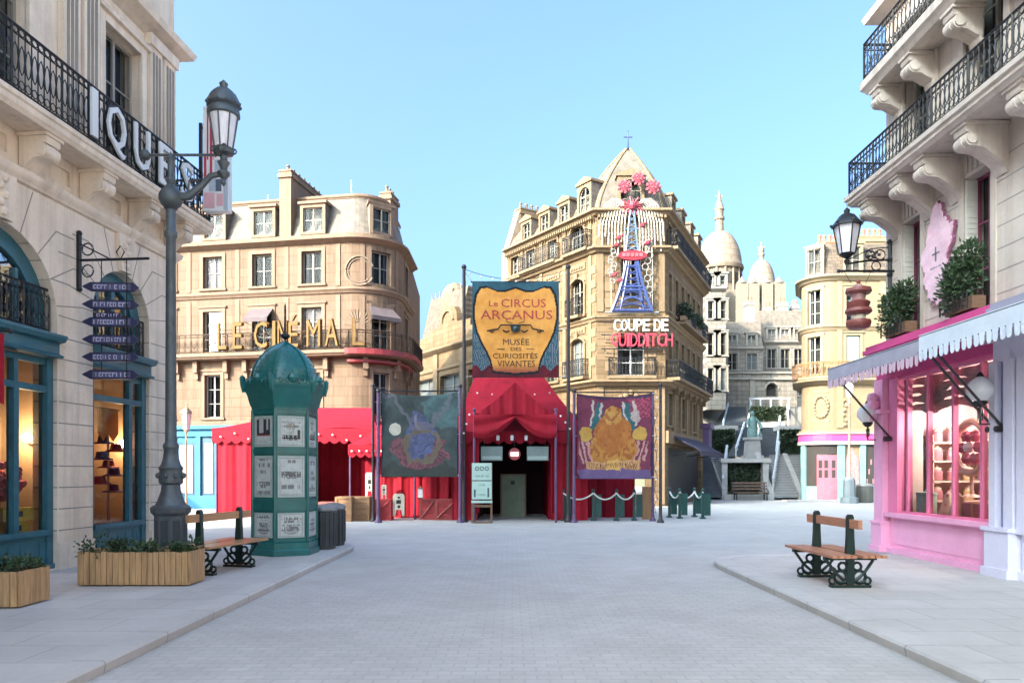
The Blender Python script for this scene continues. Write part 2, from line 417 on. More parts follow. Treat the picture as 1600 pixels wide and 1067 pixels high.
def scribble(b, x0, x1, z, h, y, m, wmax=.5):
    """worn lettering too small to read: irregular strokes"""
    x = x0
    while x < x1 - h * .3:
        w_ = h * random.uniform(.35, .8)
        if random.random() < .12: x += h * .5
        k = random.choice((0, 1, 2))
        e = min(x1, x + w_)
        b.box(x, x + (e - x) * .3, y - .003, y, z, z + h, m)
        if k: b.box(x + (e - x) * .3, e, y - .003, y, z + h * random.choice((0, .4, .8)), z + h * random.choice((.2, .6, 1)) + .0001, m) if False else b.box(x + (e - x) * .3, e, y - .003, y, z + h * .75, z + h, m)
        if k == 2: b.box(x + (e - x) * .3, e, y - .003, y, z, z + h * .22, m)
        x = e + h * .18
# ------------------------------------------------------------------ palette
STL = mat('limestone', (.77, .64, .51), .85, var=.09, scale=1.6, bump=.25, bscale=30, stain=.45, stcol=(.46, .38, .29), spec=.2)
STLJ = mat('limestone_joint', (.27, .235, .19), .9)
STR = mat('pale_limestone', (.56, .48, .415), .85, var=.08, scale=1.6, bump=.25, bscale=30, stain=.4, stcol=(.36, .31, .26), spec=.2)
STRJ = mat('pale_limestone_joint', (.3, .275, .25), .9)
STH = ashlar('hotel_stone', (.19, .124, .084), (.15, .097, .06), 1.1, .42, .022, .09, stain=.75, stcol=(0.198, 0.150, 0.102))
STHT = mat('hotel_trim', (.205, .138, .096), .8, var=.1, stain=.6, stcol=(.19, .14, .095), bump=.3, spec=.25)
STC = ashlar('corner_stone', (.195, .132, .074), (.125, .085, .046), .8, .34, .024, .16, stain=.65, stcol=(0.223, 0.167, 0.099))
STCT = mat('corner_trim', (.205, .143, .085), .8, var=.1, stain=.6, stcol=(.2, .15, .092), bump=.3, spec=.25)
STY = mat('yellow_render', (.23, .168, .098), .8, var=.08, stain=.25, stcol=(0.310, 0.223, 0.112), bump=.1)
STYT = mat('yellow_trim', (.26, .2, .12), .8, var=.08, stain=.2)
STG = ashlar('grey_stone', (.25, .225, .19), (.15, .13, .11), .8, .36, .03, .14, stain=.5, stcol=(.2, .18, .16))
STGT = mat('grey_trim', (.25, .225, .19), .85, var=.12, stain=.4)
ZINC = mat('zinc_roof', (.135, .112, .09), .75, var=.3, scale=4, stain=.7, stcol=(.07, .058, .048), bump=.3, bscale=12)
SLATE = ashlar('slate_roof', (.145, .112, .085), (.08, .062, .045), .3, .18, .012, .22, stain=.5, stcol=(.14, .11, .08), rough=.65)
TEAL = mat('teal_paint', (.032, .125, .165), .42, var=.16, scale=4, stain=.3, stcol=(.02, .07, .095), coat=.15)
TEALD = mat('dark_teal_paint', (.018, .06, .085), .45, var=.15)
KGREEN = mat('kiosk_green', (.006, .12, .11), .3, var=.18, scale=5, stain=.3, stcol=(.004, .07, .07), coat=.2)
IRON = mat('black_iron', (.016, .017, .02), .45, metal=.3, var=.2, scale=8)
LAMPM = mat('grey_green_iron', (.095, .11, .115), .45, metal=.35, var=.2, scale=7, stain=.3)
WHITE = mat('white_paint', (.66, .65, .63), .5, var=.05)
WOODL = mat('planter_wood', (.42, .25, .115), .7, var=.35, scale=9, stretch=(3, 3, .25), bump=.3, bscale=30)
WOODB = mat('bench_wood', (.40, .20, .085), .5, var=.25, scale=6, stretch=(4, .5, 4), coat=.2)
WOODD = mat('dark_wood', (.16, .09, .05), .6, var=.3, scale=6, stretch=(1, 1, 5))
CRATEW = mat('crate_wood', (.30, .165, .085), .75, var=.3, scale=5, stretch=(.5, .5, 6), bump=.3)
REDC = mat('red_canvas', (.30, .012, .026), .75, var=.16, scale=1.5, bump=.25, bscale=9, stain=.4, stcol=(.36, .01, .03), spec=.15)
REDD = mat('shaded_red_canvas', (.2, .006, .016), .8, var=.2, scale=1.5, bump=.15, bscale=9, spec=.12)  # darker copy of the red canvas, shade inside the tents put into its colour
REDP = mat('red_paint', (.36, .03, .035), .55, var=.25, scale=5, stain=.35, stcol=(.16, .015, .02))
PURP = mat('purple_pole', (.105, .06, .13), .5, var=.3, scale=4)
BLKP = mat('black_pole', (.03, .022, .024), .5, var=.2)
PINK = mat('pink_paint', (.84, .39, .58), .42, var=.06, scale=2, coat=.12, stain=.16, stcol=(.62, .24, .42), bump=.05)
PINKD = mat('magenta_paint', (.56, .06, .22), .5, var=.08, coat=.05)
PINKM = mat('rose_paint', (.72, .2, .36), .4, var=.06)
LAV = mat('lavender_paint', (.66, .64, .76), .4, var=.05, scale=2, coat=.15)
LAVD = mat('deep_lavender_paint', (.22, .24, .40), .45, var=.06)
AQUA = mat('aqua_paint', (.17, .34, .34), .85, var=.12, spec=.1)
SKYB = mat('sky_blue_paint', (.06, .19, .285), .8, var=.15, spec=.15)
NAVY = mat('navy_paint', (.012, .012, .055), .45, var=.15)
FRM = mat('window_paint', (.27, .24, .2), .5, var=.08)
FRD = mat('grey_window_paint', (.28, .27, .25), .5, var=.08)
GL = glass('window_glass', (.9, .95, .95), .0, .3); 
GLF = glass('fanlight_glass', (.8, .84, .86), .4); GLS = glass('shop_glass', (.96, .97, .97), .05)
mat('room_dark', (.035, .03, .028), .9); mat('curtain', (.075, .068, .06), .9, var=.2, scale=4, stretch=(12, 1, .3))
BLM = mat('mauve_blind', (.17, .12, .12), .8, var=.06)
BLG = mat('grey_blind', (.14, .14, .145), .8, var=.06)
TERRA = mat('terracotta', (.34, .14, .08), .8, var=.2)
POTG = mat('grey_pot', (.16, .13, .11), .8, var=.2)
BULB = glow('lamp_glow', (1, .86, .62), 9)
FAIRY = mat('frosted_bulb', (.85, .8, .78), .3)
LEAF = foliage('leaf_green', (.014, .034, .012), (.05, .095, .03))
LEAFD = foliage('hedge_green', (.010, .022, .010), (.03, .055, .022))
PAINT = painted('printed_cloth'); POSTER = painted('printed_poster', .6, .05)
MILK = mat('milk_glass', (.75, .74, .76), .25, var=.03)
LANTG = mat('frosted_lantern_glass', (.74, .70, .72), .3, var=.12, scale=6, stretch=(6, 6, .4))
ROPE = mat('white_rope', (.66, .64, .6), .8)

# ------------------------------------------------------------------ ground
def paving(name, col, joint, bw, bh, mort, var, blotch=.25, rough=.75, offset=.5):
    m = ashlar(name, col, joint, bw, bh, mort, var, rough, blotch, mul(col, .68), 'xy', .18, offset)
    return m
PAVE = paving('square_setts', (.53, .502, .472), (.465, .44, .415), .2, .12, .01, .04, .55)
SLAB = paving('pavement_slabs', (.545, .515, .485), (.44, .415, .39), .9, .6, .012, .05, .5)
KERB = ashlar('kerb_granite', (.56, .53, .50), (.36, .34, .33), 1.1, 3.0, .012, .06, .75, .3, (.4, .39, .38), 'yx', .4)
b = B(PAVE); b.face([(-400, -200, G), (400, -200, G), (400, 600, G), (-400, 600, G)]); b.build('ground', kind='structure')
def walk(name, pts):
    b = B(SLAB); b.prism(pts, G - .02, 0, 'xy'); return b.build(name, kind='structure')
def arc(cx, cy, r, a0, a1, n=8): return [(cx + r * cos(R(a0 + (a1 - a0) * i / n)), cy + r * sin(R(a0 + (a1 - a0) * i / n))) for i in range(n + 1)]
EL = [(-3.62, -6)] + arc(-4.6, 15.4, .98, 0, 90) + [(-14, 16.38)]
walk('left_pavement', EL + [(-14, -6)])
ER = [(14, 13.75)] + arc(4.9, 12.65, 1.1, 90, 180) + [(3.8, -6)]
walk('right_pavement', ER + [(14, -6)])
for nm, path in (('left_kerb', EL), ('right_kerb', ER)):
    b = B(KERB); b.sweep(path, [(.003, G - .02), (.26, G - .02), (.28, -.02), (.262, .004), (.003, .006)]); b.build(nm, kind='structure')

# ------------------------------------------------------------------ cream building on the left
LB = thing('stone_building', 'cream stone building with teal arched shopfronts under an iron railed balcony', 'building', (-6.98, 15.2, 0), R(85))
AR = [(-2.56, -.88, .02, 5.2, 'arch'), (-5.83, -3.43, .02, 5.2, 'arch'), (-9.2, -6.8, .02, 5.2, 'arch')]
b = B(STL); panel(b, -30, 0, 0, 6.02, AR, 0, .42, nseg=16)
b.face([(0, 0, 0), (0, 9, 0), (0, 9, 21), (0, 0, 21)]); b.face([(-30, 0, 0), (-30, 0, 21), (-30, 9, 21), (-30, 9, 0)])  # unseen length behind the camera and height added to shade the street
b.face([(-30, 9, 0), (-30, 9, 21), (0, 9, 21), (0, 9, 0)]); b.face([(-30, 0, 21), (0, 0, 21), (0, 9, 21), (-30, 9, 21)])
zc = .62; t = .009
rows = []
while zc < 4.35:
    rows.append(zc); zc += .345
def inop(x, z):
    for o in AR:
        r = (o[1] - o[0]) / 2; cx = (o[0] + o[1]) / 2
        if o[0] - .001 < x < o[1] + .001 and z < 5.2 - r: return True
        if z >= 5.2 - r and (x - cx) ** 2 + (z - 5.2 + r) ** 2 < r * r: return True
    return False
def band(z, x0, x1, y=0, mm=STLJ, tt=t, stop=inop):
    n = int((x1 - x0) / .04); run = None
    for i in range(n + 1):
        x = x0 + (x1 - x0) * i / n; free = not stop(x, z) and i < n
        if free and run is None: run = x
        if not free and run is not None:
            if x - run > .06: b.box(run, x, y - .003, y + .01, z - tt, z + tt, mm)
            run = None
for z in rows: band(z, -14, 0)
for o in AR:                                              # radiating voussoirs bent back into the courses
    r = (o[1] - o[0]) / 2; cx = (o[0] + o[1]) / 2; zs = 5.2 - r
    lim = .5
    for k in range(9):
        a = pi * (k + .5) / 9
        p0 = (cx + r * 1.0 * cos(a), zs + r * sin(a)); L = .62 if abs(a - pi / 2) > .6 else min(.75, (5.88 - p0[1]) / sin(a))
        p1 = (p0[0] + L * cos(a), min(5.88, p0[1] + L * sin(a)))
        u = Vector((-sin(a), cos(a))) * t
        b.prism([(p0[0] - u.x, p0[1] - u.y), (p1[0] - u.x, p1[1] - u.y), (p1[0] + u.x, p1[1] + u.y), (p0[0] + u.x, p0[1] + u.y)], -.003, .01, 'xz', STLJ)
        if abs(a - pi / 2) > .6:
            e = p1[0] + (.42 if cos(a) > 0 else -.42)
            e = max(-13.9, min(-.02, e)); b.box(min(p1[0], e), max(p1[0], e), -.003, .01, p1[1] - t, p1[1] + t, STLJ)
    # intrados joints and carved keystone
    for k in range(1, 12):
        a = pi * k / 12; q = Vector((cos(a), sin(a)))
        b.box(cx + r * q.x - .004, cx + r * q.x + .004, .01, .40, zs + r * q.y - .012, zs + r * q.y + .001, STLJ) if abs(q.x) > .3 else None
    b.prism([(cx - .16, 5.203), (cx + .16, 5.203), (cx + .24, 5.86), (cx - .24, 5.86)], -.09, -.004)
    for k in range(5): b.ball((cx + random.uniform(-.1, .1), -.09, 5.3 + k * .12), .07, 8)
    for z in rows:
        for xx, s_ in ((o[0], 1), (o[1], -1)):
            if z < zs: b.box(xx - .002 if s_ > 0 else xx - .003, xx + .003 if s_ > 0 else xx + .002, .004, .41, z - t, z + t, STLJ)
for o, q in ((AR[0], -.1), (AR[1], -2.66), (AR[2], -5.9)): b.box(o[1] + .003, o[1] + (.86 if o is not AR[0] else .87), -.05, -.004, 0, .42)
b.sweep([(-14, 0), (0, 0), (0, 3)], [(0, 5.86), (.05, 5.88), (.07, 5.93), (.1, 5.95), (.13, 6.02), (.13, 6.05), (.04, 6.09), (0, 6.09)])
# frieze under the balcony with sunk panels, upper storeys
panel(b, -30, 0, 6.02, 6.62, [(x + .35, x + 1.0, 6.22, 6.48) for x in (-1.4, -2.75, -4.1, -5.45, -6.8)], .02, .05)
for x in (-1.4, -2.75, -4.1, -5.45, -6.8): b.box(x + .35, x + 1.0, .07, .08, 6.22, 6.48)
UP = [(x - .55, x + .55, z0, z0 + 2.6) for x in (-1.72, -4.63, -8) for z0 in (6.9, 10.6, 14.2)]
panel(b, -30, 0, 6.62, 21, UP, .02, .3)
for x0 in (-.5, -.98, -2.9, -3.4, -6.1, -6.6):
    b.box(x0, x0 + .4, -.09, .015, 6.84, 10.0); b.box(x0 - .05, x0 + .45, -.13, .01, 6.84, 7.1); b.box(x0 - .05, x0 + .45, -.14, .01, 9.8, 10.02)
    for k in range(3): b.box(x0 + .07 + k * .1, x0 + .13 + k * .1, -.1, -.085, 7.2, 9.7, STLJ)
for o in UP: surround(b, *o, y=.02, t=.15, p=.06)
for z in (10.1, 13.8, 17.4):
    b.sweep([(-14, .02), (0, .02), (0, 3)], [(0, z - .1), (.08, z - .06), (.14, z), (.3, z + .08), (.34, z + .2), (0, z + .24)])
wl = b.build('wall', LB)
for o in UP[:9]: win(LB, *o, y=.18, fm=FRM, pm=GL, bars=2)
# balcony
b = B(STL)
BP = [(-14, 0), (0, 0), (0, 2.4)]
b.sweep(BP, [(0, 6.62), (.50, 6.6), (.53, 6.64), (.55, 6.66), (.55, 6.74), (.58, 6.76), (.58, 6.83), (0, 6.84)])
bal = b.build('balcony', LB)
def scroll_bracket(b, x, z1, dep, w_, h, flip=1):
    """S-scroll console under a balcony; profile in (y, z)"""
    P = []
    top = z1
    prof = [(0, top), (-dep, top), (-dep, top - .07), (-dep + .02, top - .1)]
    for k in range(7):
        a = R(90 + 190 * k / 6); prof.append((-dep + .10 + .11 * cos(a), top - .2 + .11 * sin(a)))
    for k in range(1, 8):
        u = k / 7; prof.append((-dep + .19 + (dep - .25) * u, top - .3 - (h - .42) * u ** 1.7 - .03 * sin(u * pi)))
    prof += [(-.05, top - h + .06), (-.02, top - h), (0, top - h)]
    b.prism(prof, x - w_ / 2, x + w_ / 2, 'yz')
    b.prism([(p[0] - .012 if p[0] < -.03 else p[0], p[1]) for p in prof[3:]] + [(0, top - .1)], x - w_ * .17, x + w_ * .17, 'yz')
    for s in (-1, 1):
        b.tube([(x + s * (w_ / 2 + .001), -dep + .1, top - .2), (x + s * (w_ / 2 + .025), -dep + .1, top - .2)], .085, 10)
    b.box(x - w_ / 2 - .04, x + w_ / 2 + .04, -dep - .03, .01, top + .001, top + .05)
for x in (-.2, -1.4, -2.75, -4.1, -5.45, -6.8, -8.15):
    b = B(STL); scroll_bracket(b, x, 6.555, .44, .3, .6); b.build('bracket', bal)
b = B(IRON); railing(b, [(-9, -.5), (.5, -.5), (.5, 2.2)], 6.85, 7.78, .125, .012)
b.build('railing', bal)
# big white letters wired to the railing
s = thing('balcony_sign', 'white block letters reading IQUES wired to the iron balcony railing', 'sign', (-6.98, 15.2, 0), R(85))
for ch, x, wd in (('I', -3.38, .15), ('Q', -2.80, .5), ('U', -2.07, .46), ('E', -1.32, .42), ('S', -.55, .44)):
    b = B(WHITE); b.text(ch, x - wd / 2, x + wd / 2, 6.92 if ch != 'Q' else 6.86, 7.68, -.56, .05, keep=False)
    b.text(ch, x - wd / 2 - .025, x + wd / 2 + .025, 6.89 if ch != 'Q' else 6.83, 7.71, -.54, .03, IRON)
    b.build('letter', s)
# shopfronts in the arches
def shopfront(parent, xa, xb, cols, doors=False):
    b = B(TEAL); y = .10
    zt = 2.86; z1 = 3.36
    b.box(xa + .002, xa + .13, y - .03, y + .12, 0, z1); b.box(xb - .13, xb - .002, y - .03, y + .12, 0, z1)
    b.box(xa + .13, xb - .13, y - .02, y + .1, zt - .04, zt + .06); b.box(xa + .13, xb - .13, y, y + .1, z1 - .1, z1)
    b.box(xa + .13, xb - .13, y, y + .1, .1, .56); b.box(xa + .002, xb - .002, y - .06, y + .1, .003, .1)
    b.box(xa + .1, xb - .1, y - .08, y + .12, .56, .64)
    n = len(cols) + 1; 
    for c in cols:
        b.box(c - .05, c + .05, y - .025, y + .1, .64, zt - .04); b.box(c - .04, c + .04, y - .02, y + .1, zt + .06, z1 - .1)
    ed = [xa + .13] + list(cols) + [xb - .13]
    for p, q in zip(ed, ed[1:]):
        b.box(p + .1, q - .1, y - .012, y - .0005, .2, .24); b.box(p + .1, q - .1, y - .012, y - .0005, .44, .48)
        b.box(p + .1, p + .14, y - .012, y - .0005, .24, .44); b.box(q - .14, q - .1, y - .012, y - .0005, .24, .44)
    o = b.build('shopfront', parent)
    g = B(GLS); g.face([(xa + .1, y + .06, .62), (xb - .1, y + .06, .62), (xb - .1, y + .06, z1), (xa + .1, y + .06, z1)]); g.build('pane', o)
    b = B(TEAL)
    b.sweep([(xa + .0, .06), (xb - .0, .06)], [(0, 3.362), (.16, 3.37), (.18, 3.4), (.1, 3.44), (.1, 3.60), (.2, 3.62), (.24, 3.68), (.24, 3.72), (0, 3.76)])
    b.build('cornice', o)
    # fanlight
    r = (xb - xa) / 2; cx = (xa + xb) / 2; zs = 5.2 - r; f = B(TEAL); yy = .2
    for k in range(16):
        a0, a1 = pi * k / 16, pi * (k + 1) / 16
        f.prism([(cx + q * cos(a), zs + q * sin(a)) for a, q in ((a0, r - .002), (a1, r - .002), (a1, r - .26), (a0, r - .26))], yy, yy + .12)
    for sx in (-1, 1): f.box(min(cx + sx * (r - .002), cx + sx * (r - .26)), max(cx + sx * (r - .002), cx + sx * (r - .26)), yy, yy + .12, 3.76, zs)
    f.box(cx - .05, cx + .05, yy - .01, yy + .1, 3.76, 5.2 - .26)
    for sx in (-1, 1): f.box(cx + sx * r * .5 - .03, cx + sx * r * .5 + .03, yy + .01, yy + .09, 3.76, zs + r * .55)
    f.box(xa + .26, xb - .26, yy + .01, yy + .1, 3.76, 3.86)
    fo = f.build('fanlight', parent)
    g = B(GL); g.face([(xa + .2, yy + .06, 3.8), (xb - .2, yy + .06, 3.8), (xb - .2, yy + .06, zs)] + [(cx + (r - .2) * cos(pi * k / 12), yy + .06, zs + (r - .2) * sin(pi * k / 12)) for k in range(1, 12)] + [(xa + .2, yy + .06, zs)], GLF); g.build('pane', fo)
    g = B(IRON); railing(g, [(xa + .05, .1), (xb - .05, .1)], 3.77, 4.45, .11, .009); g.build('railing', fo)
    # room behind the glass
    WARM = mat('warm_plaster', (.40, .25, .13), .8, var=.15); FLW = mat('shop_floor', (.24, .13, .06), .5)
    k = B(WARM); X0, X1 = xa - .3, xb + .3; Y1 = 2.1
    k.face([(X0, Y1, .3), (X1, Y1, .3), (X1, Y1, 3.6), (X0, Y1, 3.6)]); k.face([(X0, .43, .3), (X0, Y1, .3), (X0, Y1, 3.6), (X0, .43, 3.6)]); k.face([(X1, .43, .3), (X1, .43, 3.6), (X1, Y1, 3.6), (X1, Y1, .3)])
    k.face([(X0, .25, .58), (X1, .25, .58), (X1, Y1, .58), (X0, Y1, .58)], FLW); k.face([(X0, .25, 3.6), (X0, Y1, 3.6), (X1, Y1, 3.6), (X1, .25, 3.6)], FLW)
    k.face([(X0, 2.2, 3.7), (X1, 2.2, 3.7), (X1, 2.2, 5.3), (X0, 2.2, 5.3)], MATS['room_dark']); k.face([(X0, .42, 3.7), (X1, .42, 3.7), (X1, 2.2, 3.7), (X0, 2.2, 3.7)], MATS['room_dark'])
    k.build('room', parent)
shopfront(LB, -2.56, -.88, (-1.36,))
shopfront(LB, -5.83, -3.43, (-5.0, -4.2))
shopfront(LB, -9.2, -6.8, (-8.4, -7.6))
# terracotta panelled band over the shop cornice is part of the wall; things inside the windows
TL = Matrix.Translation((-6.98, 15.2, 0)) @ Matrix.Rotation(R(85), 4, 'Z')
def lw(x, y, z): return tuple(TL @ Vector((x, y, z)))
def wall_globe(p, lab, en=14, rz=R(85)):
    t_ = thing('wall_lamp', lab, 'lamp', p, rz)
    g = B(BULB); g.ball((0, -.12, 0), .075, 12); g.build('globe', t_)
    g = B(WOODD); g.tube([(0, 0, -.1), (0, -.12, -.1), (0, -.12, -.07)], .012, 6); g.lathe([(.04, -.02), (.05, 0), (.02, .01)], 8, (0, -.01, -.1)); g.build('bracket', t_)
    l = bpy.data.lights.new('lamp_light', 'POINT'); l.energy = en; l.color = (1, .72, .42); l.shadow_soft_size = .08
    o = bpy.data.objects.new('lamp_light', l); COL.objects.link(o); o.parent = t_; o.location = (0, -.28, 0)
wall_globe(lw(-.59, .66, 2.12), 'glowing globe lamp on the wall inside the shop window behind the street lamp', 7, R(-5))
wall_globe(lw(-3.14, .66, 2.12), 'glowing globe lamp behind the narrow pane of the shop window with yellow boxes', 9, R(-5))
# hats on a stand in the window beside the lamp post
HB = mat('blue_felt', (.05, .06, .16), .8); HR = mat('red_felt', (.35, .04, .05), .8)
ht = thing('hat_stand', 'brass stand stacked with red and navy hats in the arched shop window', 'hat stand', lw(-1.22, .62, .58), R(85))
b = B(mat('brass', (.45, .28, .08), .35, metal=.8)); b.lathe([(.2, 0), (.2, .03), (.03, .06), (.022, .5), (.022, 1.75), (.001, 1.8)], 10); b.build('pole', ht)
for k in range(7):
    a = k * 2.3; z = .62 + k * .155; m_ = HR if k % 2 else HB
    b = B(m_); b.lathe([(.001, .13), (.09, .12), (.11, .01), (.19, -.01), (.19, -.03), (.001, -.03)], 14, (.15 * cos(a), .13 * sin(a), z)); b.build('hat', ht)
pn = thing('orange_pennant', 'orange fabric pennant hanging at the top of the hat window', 'pennant', lw(-1.25, .6, 2.2), R(85))
b = B(mat('orange_cloth', (.55, .20, .04), .8, var=.2)); b.prism([(-.3, .55), (.3, .55), (.3, .1), (.15, -.05), (0, .12), (-.15, -.05), (-.3, .1)], -.01, .01); b.build('cloth', pn)
b = B(WOODD); b.tube([(-.36, 0, .56), (.36, 0, .56)], .015, 6); b.build('rod', pn)
# display in the bigger window
sh = thing('display_shelf', 'dark wooden display shelf with three boards inside the big teal window', 'shelf', lw(-4.3, 1.3, .58), R(85))
for z in (.62, 1.1, 1.62):
    b = B(WOODD); b.box(-.95, .95, -.25, .25, z - .02, z + .02); b.build('board', sh)
for x in (-.95, .95):
    b = B(WOODD); b.box(x - .02, x + .02, -.25, .25, 0, 2.1); b.build('side_panel', sh)
YEL = mat('yellow_card', (.62, .46, .05), .6, var=.1)
for i, (x, z, rz, lab) in enumerate(((-3.82, .58, .1, 'yellow gift box with a dark label, bottom one in the teal shop window'), (-3.78, .80, -.12, 'yellow gift box with a dark label, upper one in the teal shop window'))):
    t_ = thing('gift_box', lab, 'box', lw(x, .5, z), R(85) + rz, 'yellow gift boxes')
    b = B(YEL); b.box(-.28, .28, -.14, .14, .001, .2); b.build('body', t_); b = B(IRON); b.box(-.09, .07, -.143, -.1405, .06, .15); b.build('tag_label', t_)
t_ = thing('flower_arrangement', 'round red and pink flower arrangement above the yellow boxes', 'flowers', lw(-3.75, .62, 1.22), R(85))
b = B(mat('red_petals', (.38, .03, .05), .7, var=.4, scale=9)); 
for k in range(46):
    a, e = random.uniform(0, 6.28), random.uniform(-1, 1.4); b.ball((.26 * cos(a) * cos(e), .2 * sin(a) * cos(e), .22 + .24 * sin(e)), .065, 6)
b.build('blooms', t_); b = B(HR); b.lathe([(.12, -.12), (.2, .1), (.16, .1)], 12); b.build('pot', t_)
# sconce spotlight, red banner at the picture edge
t_ = thing('red_banner', 'crimson cloth banner hanging from a short pole beside the near teal window', 'banner', lw(-5.75, 0, 0), R(85))
b = B(REDC)
b.prism([(-1.0, 2.42), (-1.0, 3.32), (-.1, 3.32), (-.1, 2.42), (-.32, 2.52), (-.55, 2.42), (-.78, 2.52)], -.012, .012, 'yz'); b.build('cloth', t_)
b = B(IRON); b.tube([(0, 0, 3.35), (0, -1.08, 3.35)], .018, 6); b.ball((0, -1.1, 3.35), .035, 8); b.build('pole', t_)
# hanging sign of six navy boards
t_ = thing('direction_sign', 'navy pointed direction boards hanging on chains from an iron wall bracket', 'sign', lw(-2.95, 0, 0), R(85))
b = B(IRON)
b.box(-.035, .035, -.05, -.001, 4.62, 5.5); b.ball((0, -.03, 5.53), .05, 8); b.ball((0, -.03, 4.6), .05, 8)
b.tube([(0, -.03, 5.08), (0, -1.25, 5.08)], .022, 6); b.ring((0, -.18, 5.26), .1, .012, 'x'); b.ring((0, -.18, 4.9), .1, .012, 'x'); b.tube([(0, -.05, 5.35), (0, -.55, 5.1)], .012, 5)
b.tube([(0, -.75, 5.08), (0, -.82, 5.2), (0, -.75, 5.3), (0, -.68, 5.2)], .012, 5, True)
b.build('wall_bracket', t_)
LIL = mat('lilac_lettering', (.42, .40, .55), .6)
def sgn(v): return 1 if v >= 0 else -1
for k, (z, two, flip) in enumerate(((4.62, 0, 0), (4.33, 0, 0), (4.04, 1, 1), (3.75, 0, 1), (3.46, 0, 0), (3.17, 0, 0))):
    b = B(NAVY); L = .36
    b.prism([(-L, -.075), (L - .04, -.075), (L + .05, 0), (L - .04, .075), (-L, .075), (-L - .09, .03), (-L - .14, 0), (-L - .09, -.03)], -.02, .02)
    if two:
        b.box(-.28, .12, -.024, .024, .0751, .15); scribble(b, -.26, .1, .085, .05, -.025, LIL)
    b.box(-L + .03, L - .08, -.0235, -.0205, -.05, .05, mat('board_slate', (.075, .07, .13), .6)); scribble(b, -L + .05, L - .12, -.036, .07, -.024, LIL)
    o = b.build('board', t_, (.0, -.63, z), R(-85 + 4)); 
b = B(IRON)
for yy in (-.42, -.86): b.tube([(0, yy, 5.08), (0, yy, 3.1)], .008, 5)
b.build('chain', t_)
# vertical shop sign of red and grey strips at the corner of the upper floor
t_ = thing('vertical_sign', 'tall vertical sign of red, grey and white strips on the balcony corner', 'sign', (-6.36, 15.3, 0), R(0))
b = B(WHITE); b.box(-.02, .5, -.1, .1, 6.95, 9.1); b.build('board', t_)
RS = mat('sign_red', (.42, .03, .06), .5); GS = mat('sign_grey', (.36, .40, .45), .5); DS = mat('sign_slate', (.08, .1, .13), .5); PS = mat('sign_rose', (.6, .32, .34), .5)
b = B(RS)
for x, w_, z0, z1, m_ in ((0, .05, 7.5, 8.1, RS), (.06, .03, 8.0, 9.0, RS), (.12, .05, 7.65, 9.0, RS), (.22, .04, 8.05, 9.05, RS), (.3, .05, 8.1, 9.05, RS), (.1, .14, 7.35, 7.62, GS), (.24, .12, 7.35, 7.6, DS), (.22, .16, 7.64, 8.0, GS), (.4, .09, 6.96, 9.08, GS), (0, .22, 7.0, 7.32, PS), (.26, .13, 7.05, 7.3, PS), (.17, .04, 8.0, 9.05, PS), (.265, .03, 8.3, 9.05, PS)):
    b.box(x, x + w_, -.106, -.1005, z0, z1, m_)
b.build('strips', t_)
b = B(IRON); b.tube([(-.1, 0, 7.4), (0, 0, 7.4)], .02, 5); b.tube([(-.1, 0, 8.7), (0, 0, 8.7)], .02, 5); b.box(-.14, -.08, -.03, .03, 7.3, 8.8); b.build('bracket', t_)
# ------------------------------------------------------------------ rounded hotel beyond the square
HR_ = 1.9
def hb(x, y, z):                                   # bends the front round the corner
    if x <= 0: return (x, y, z)
    a = x / HR_
    if a > 1.75:
        e = x - 1.75 * HR_; a = 1.75
        return (HR_ * sin(a) - y * -sin(a) * 1 + e * cos(a), HR_ - HR_ * cos(a) + y * cos(a) + e * sin(a), z) if False else ((HR_ - y) * sin(a) + e * cos(a), HR_ - (HR_ - y) * cos(a) + e * sin(a), z)
    return ((HR_ - y) * sin(a), HR_ - (HR_ - y) * cos(a), z)
HX = (-7.35, 32.5, G); HZ = R(-10.5)
HT = thing('rounded_hotel', 'cream hotel with rounded corner, grey mansard and golden letters along its balcony', 'building', HX, HZ)
XS = [i * .28 for i in range(1, 24)]
XS_ALL = XS
xe = 6.4
def hz(z): return z - G
CX = [-1.6, -4.0, -6.45, -8.9, -11.3, -13.7, 1.62, 4.4]
ops1 = [(x - .4, x + .4, 4.15, 6.1) for x in CX]; ops2 = [(x - .48, x + .48, 7.15, 9.0) for x in CX]
ops3 = [(x - .48, x + .48, 10.05, 11.5) for x in CX]
b = B(STH, hb)
panel(b, -15, xe, 0, 12.0, ops1 + ops2 + ops3 + [(x - .7, x + .7, .1, 3.0) for x in (1.6, -2.4)], 0, .24, xs=XS)
for o in ops1 + ops2 + ops3: surround(b, *o, t=.16, p=.04, m=STHT, cap=o in ops2 or o in ops1)
def hpath(x0, x1, out=0):
    P = [x0] + [x for x in (0, *XS) if x0 < x < x1] + [x1]
    return [hb(x, 0, 0)[:2] for x in P]
FP = hpath(-15, xe)
for z, d in ((9.72, .16), (11.95, .3)):
    b.tf = None; b.sweep(FP, [(0, z - .16), (.06, z - .14), (d * .6, z - .05), (d, z), (d, z + .09), (0, z + .14)], STHT)
b.sweep(FP, [(0, 3.78), (.08, 3.8), (.1, 3.95), (0, 4.0)], STHT)
# pilaster strips, scrolled consoles below the balcony
b.tf = hb
for x in CX:
    for s in (-1, 1):
        for z in (6.25, ):
            b.box(x + s * .75 - .1, x + s * .75 + .1, -.26, .01, 6.2, 6.72, STHT); b.box(x + s * .75 - .08, x + s * .75 + .08, -.14, .01, 5.9, 6.2, STHT)
for x in (-.35, -2.8, -5.2, -7.65, -10.1, .75, 2.55):
    b.box(x - .1, x + .1, -.03, .01, 7.1, 9.5, STHT); b.box(x - .1, x + .1, -.03, .01, 9.9, 11.75, STHT)
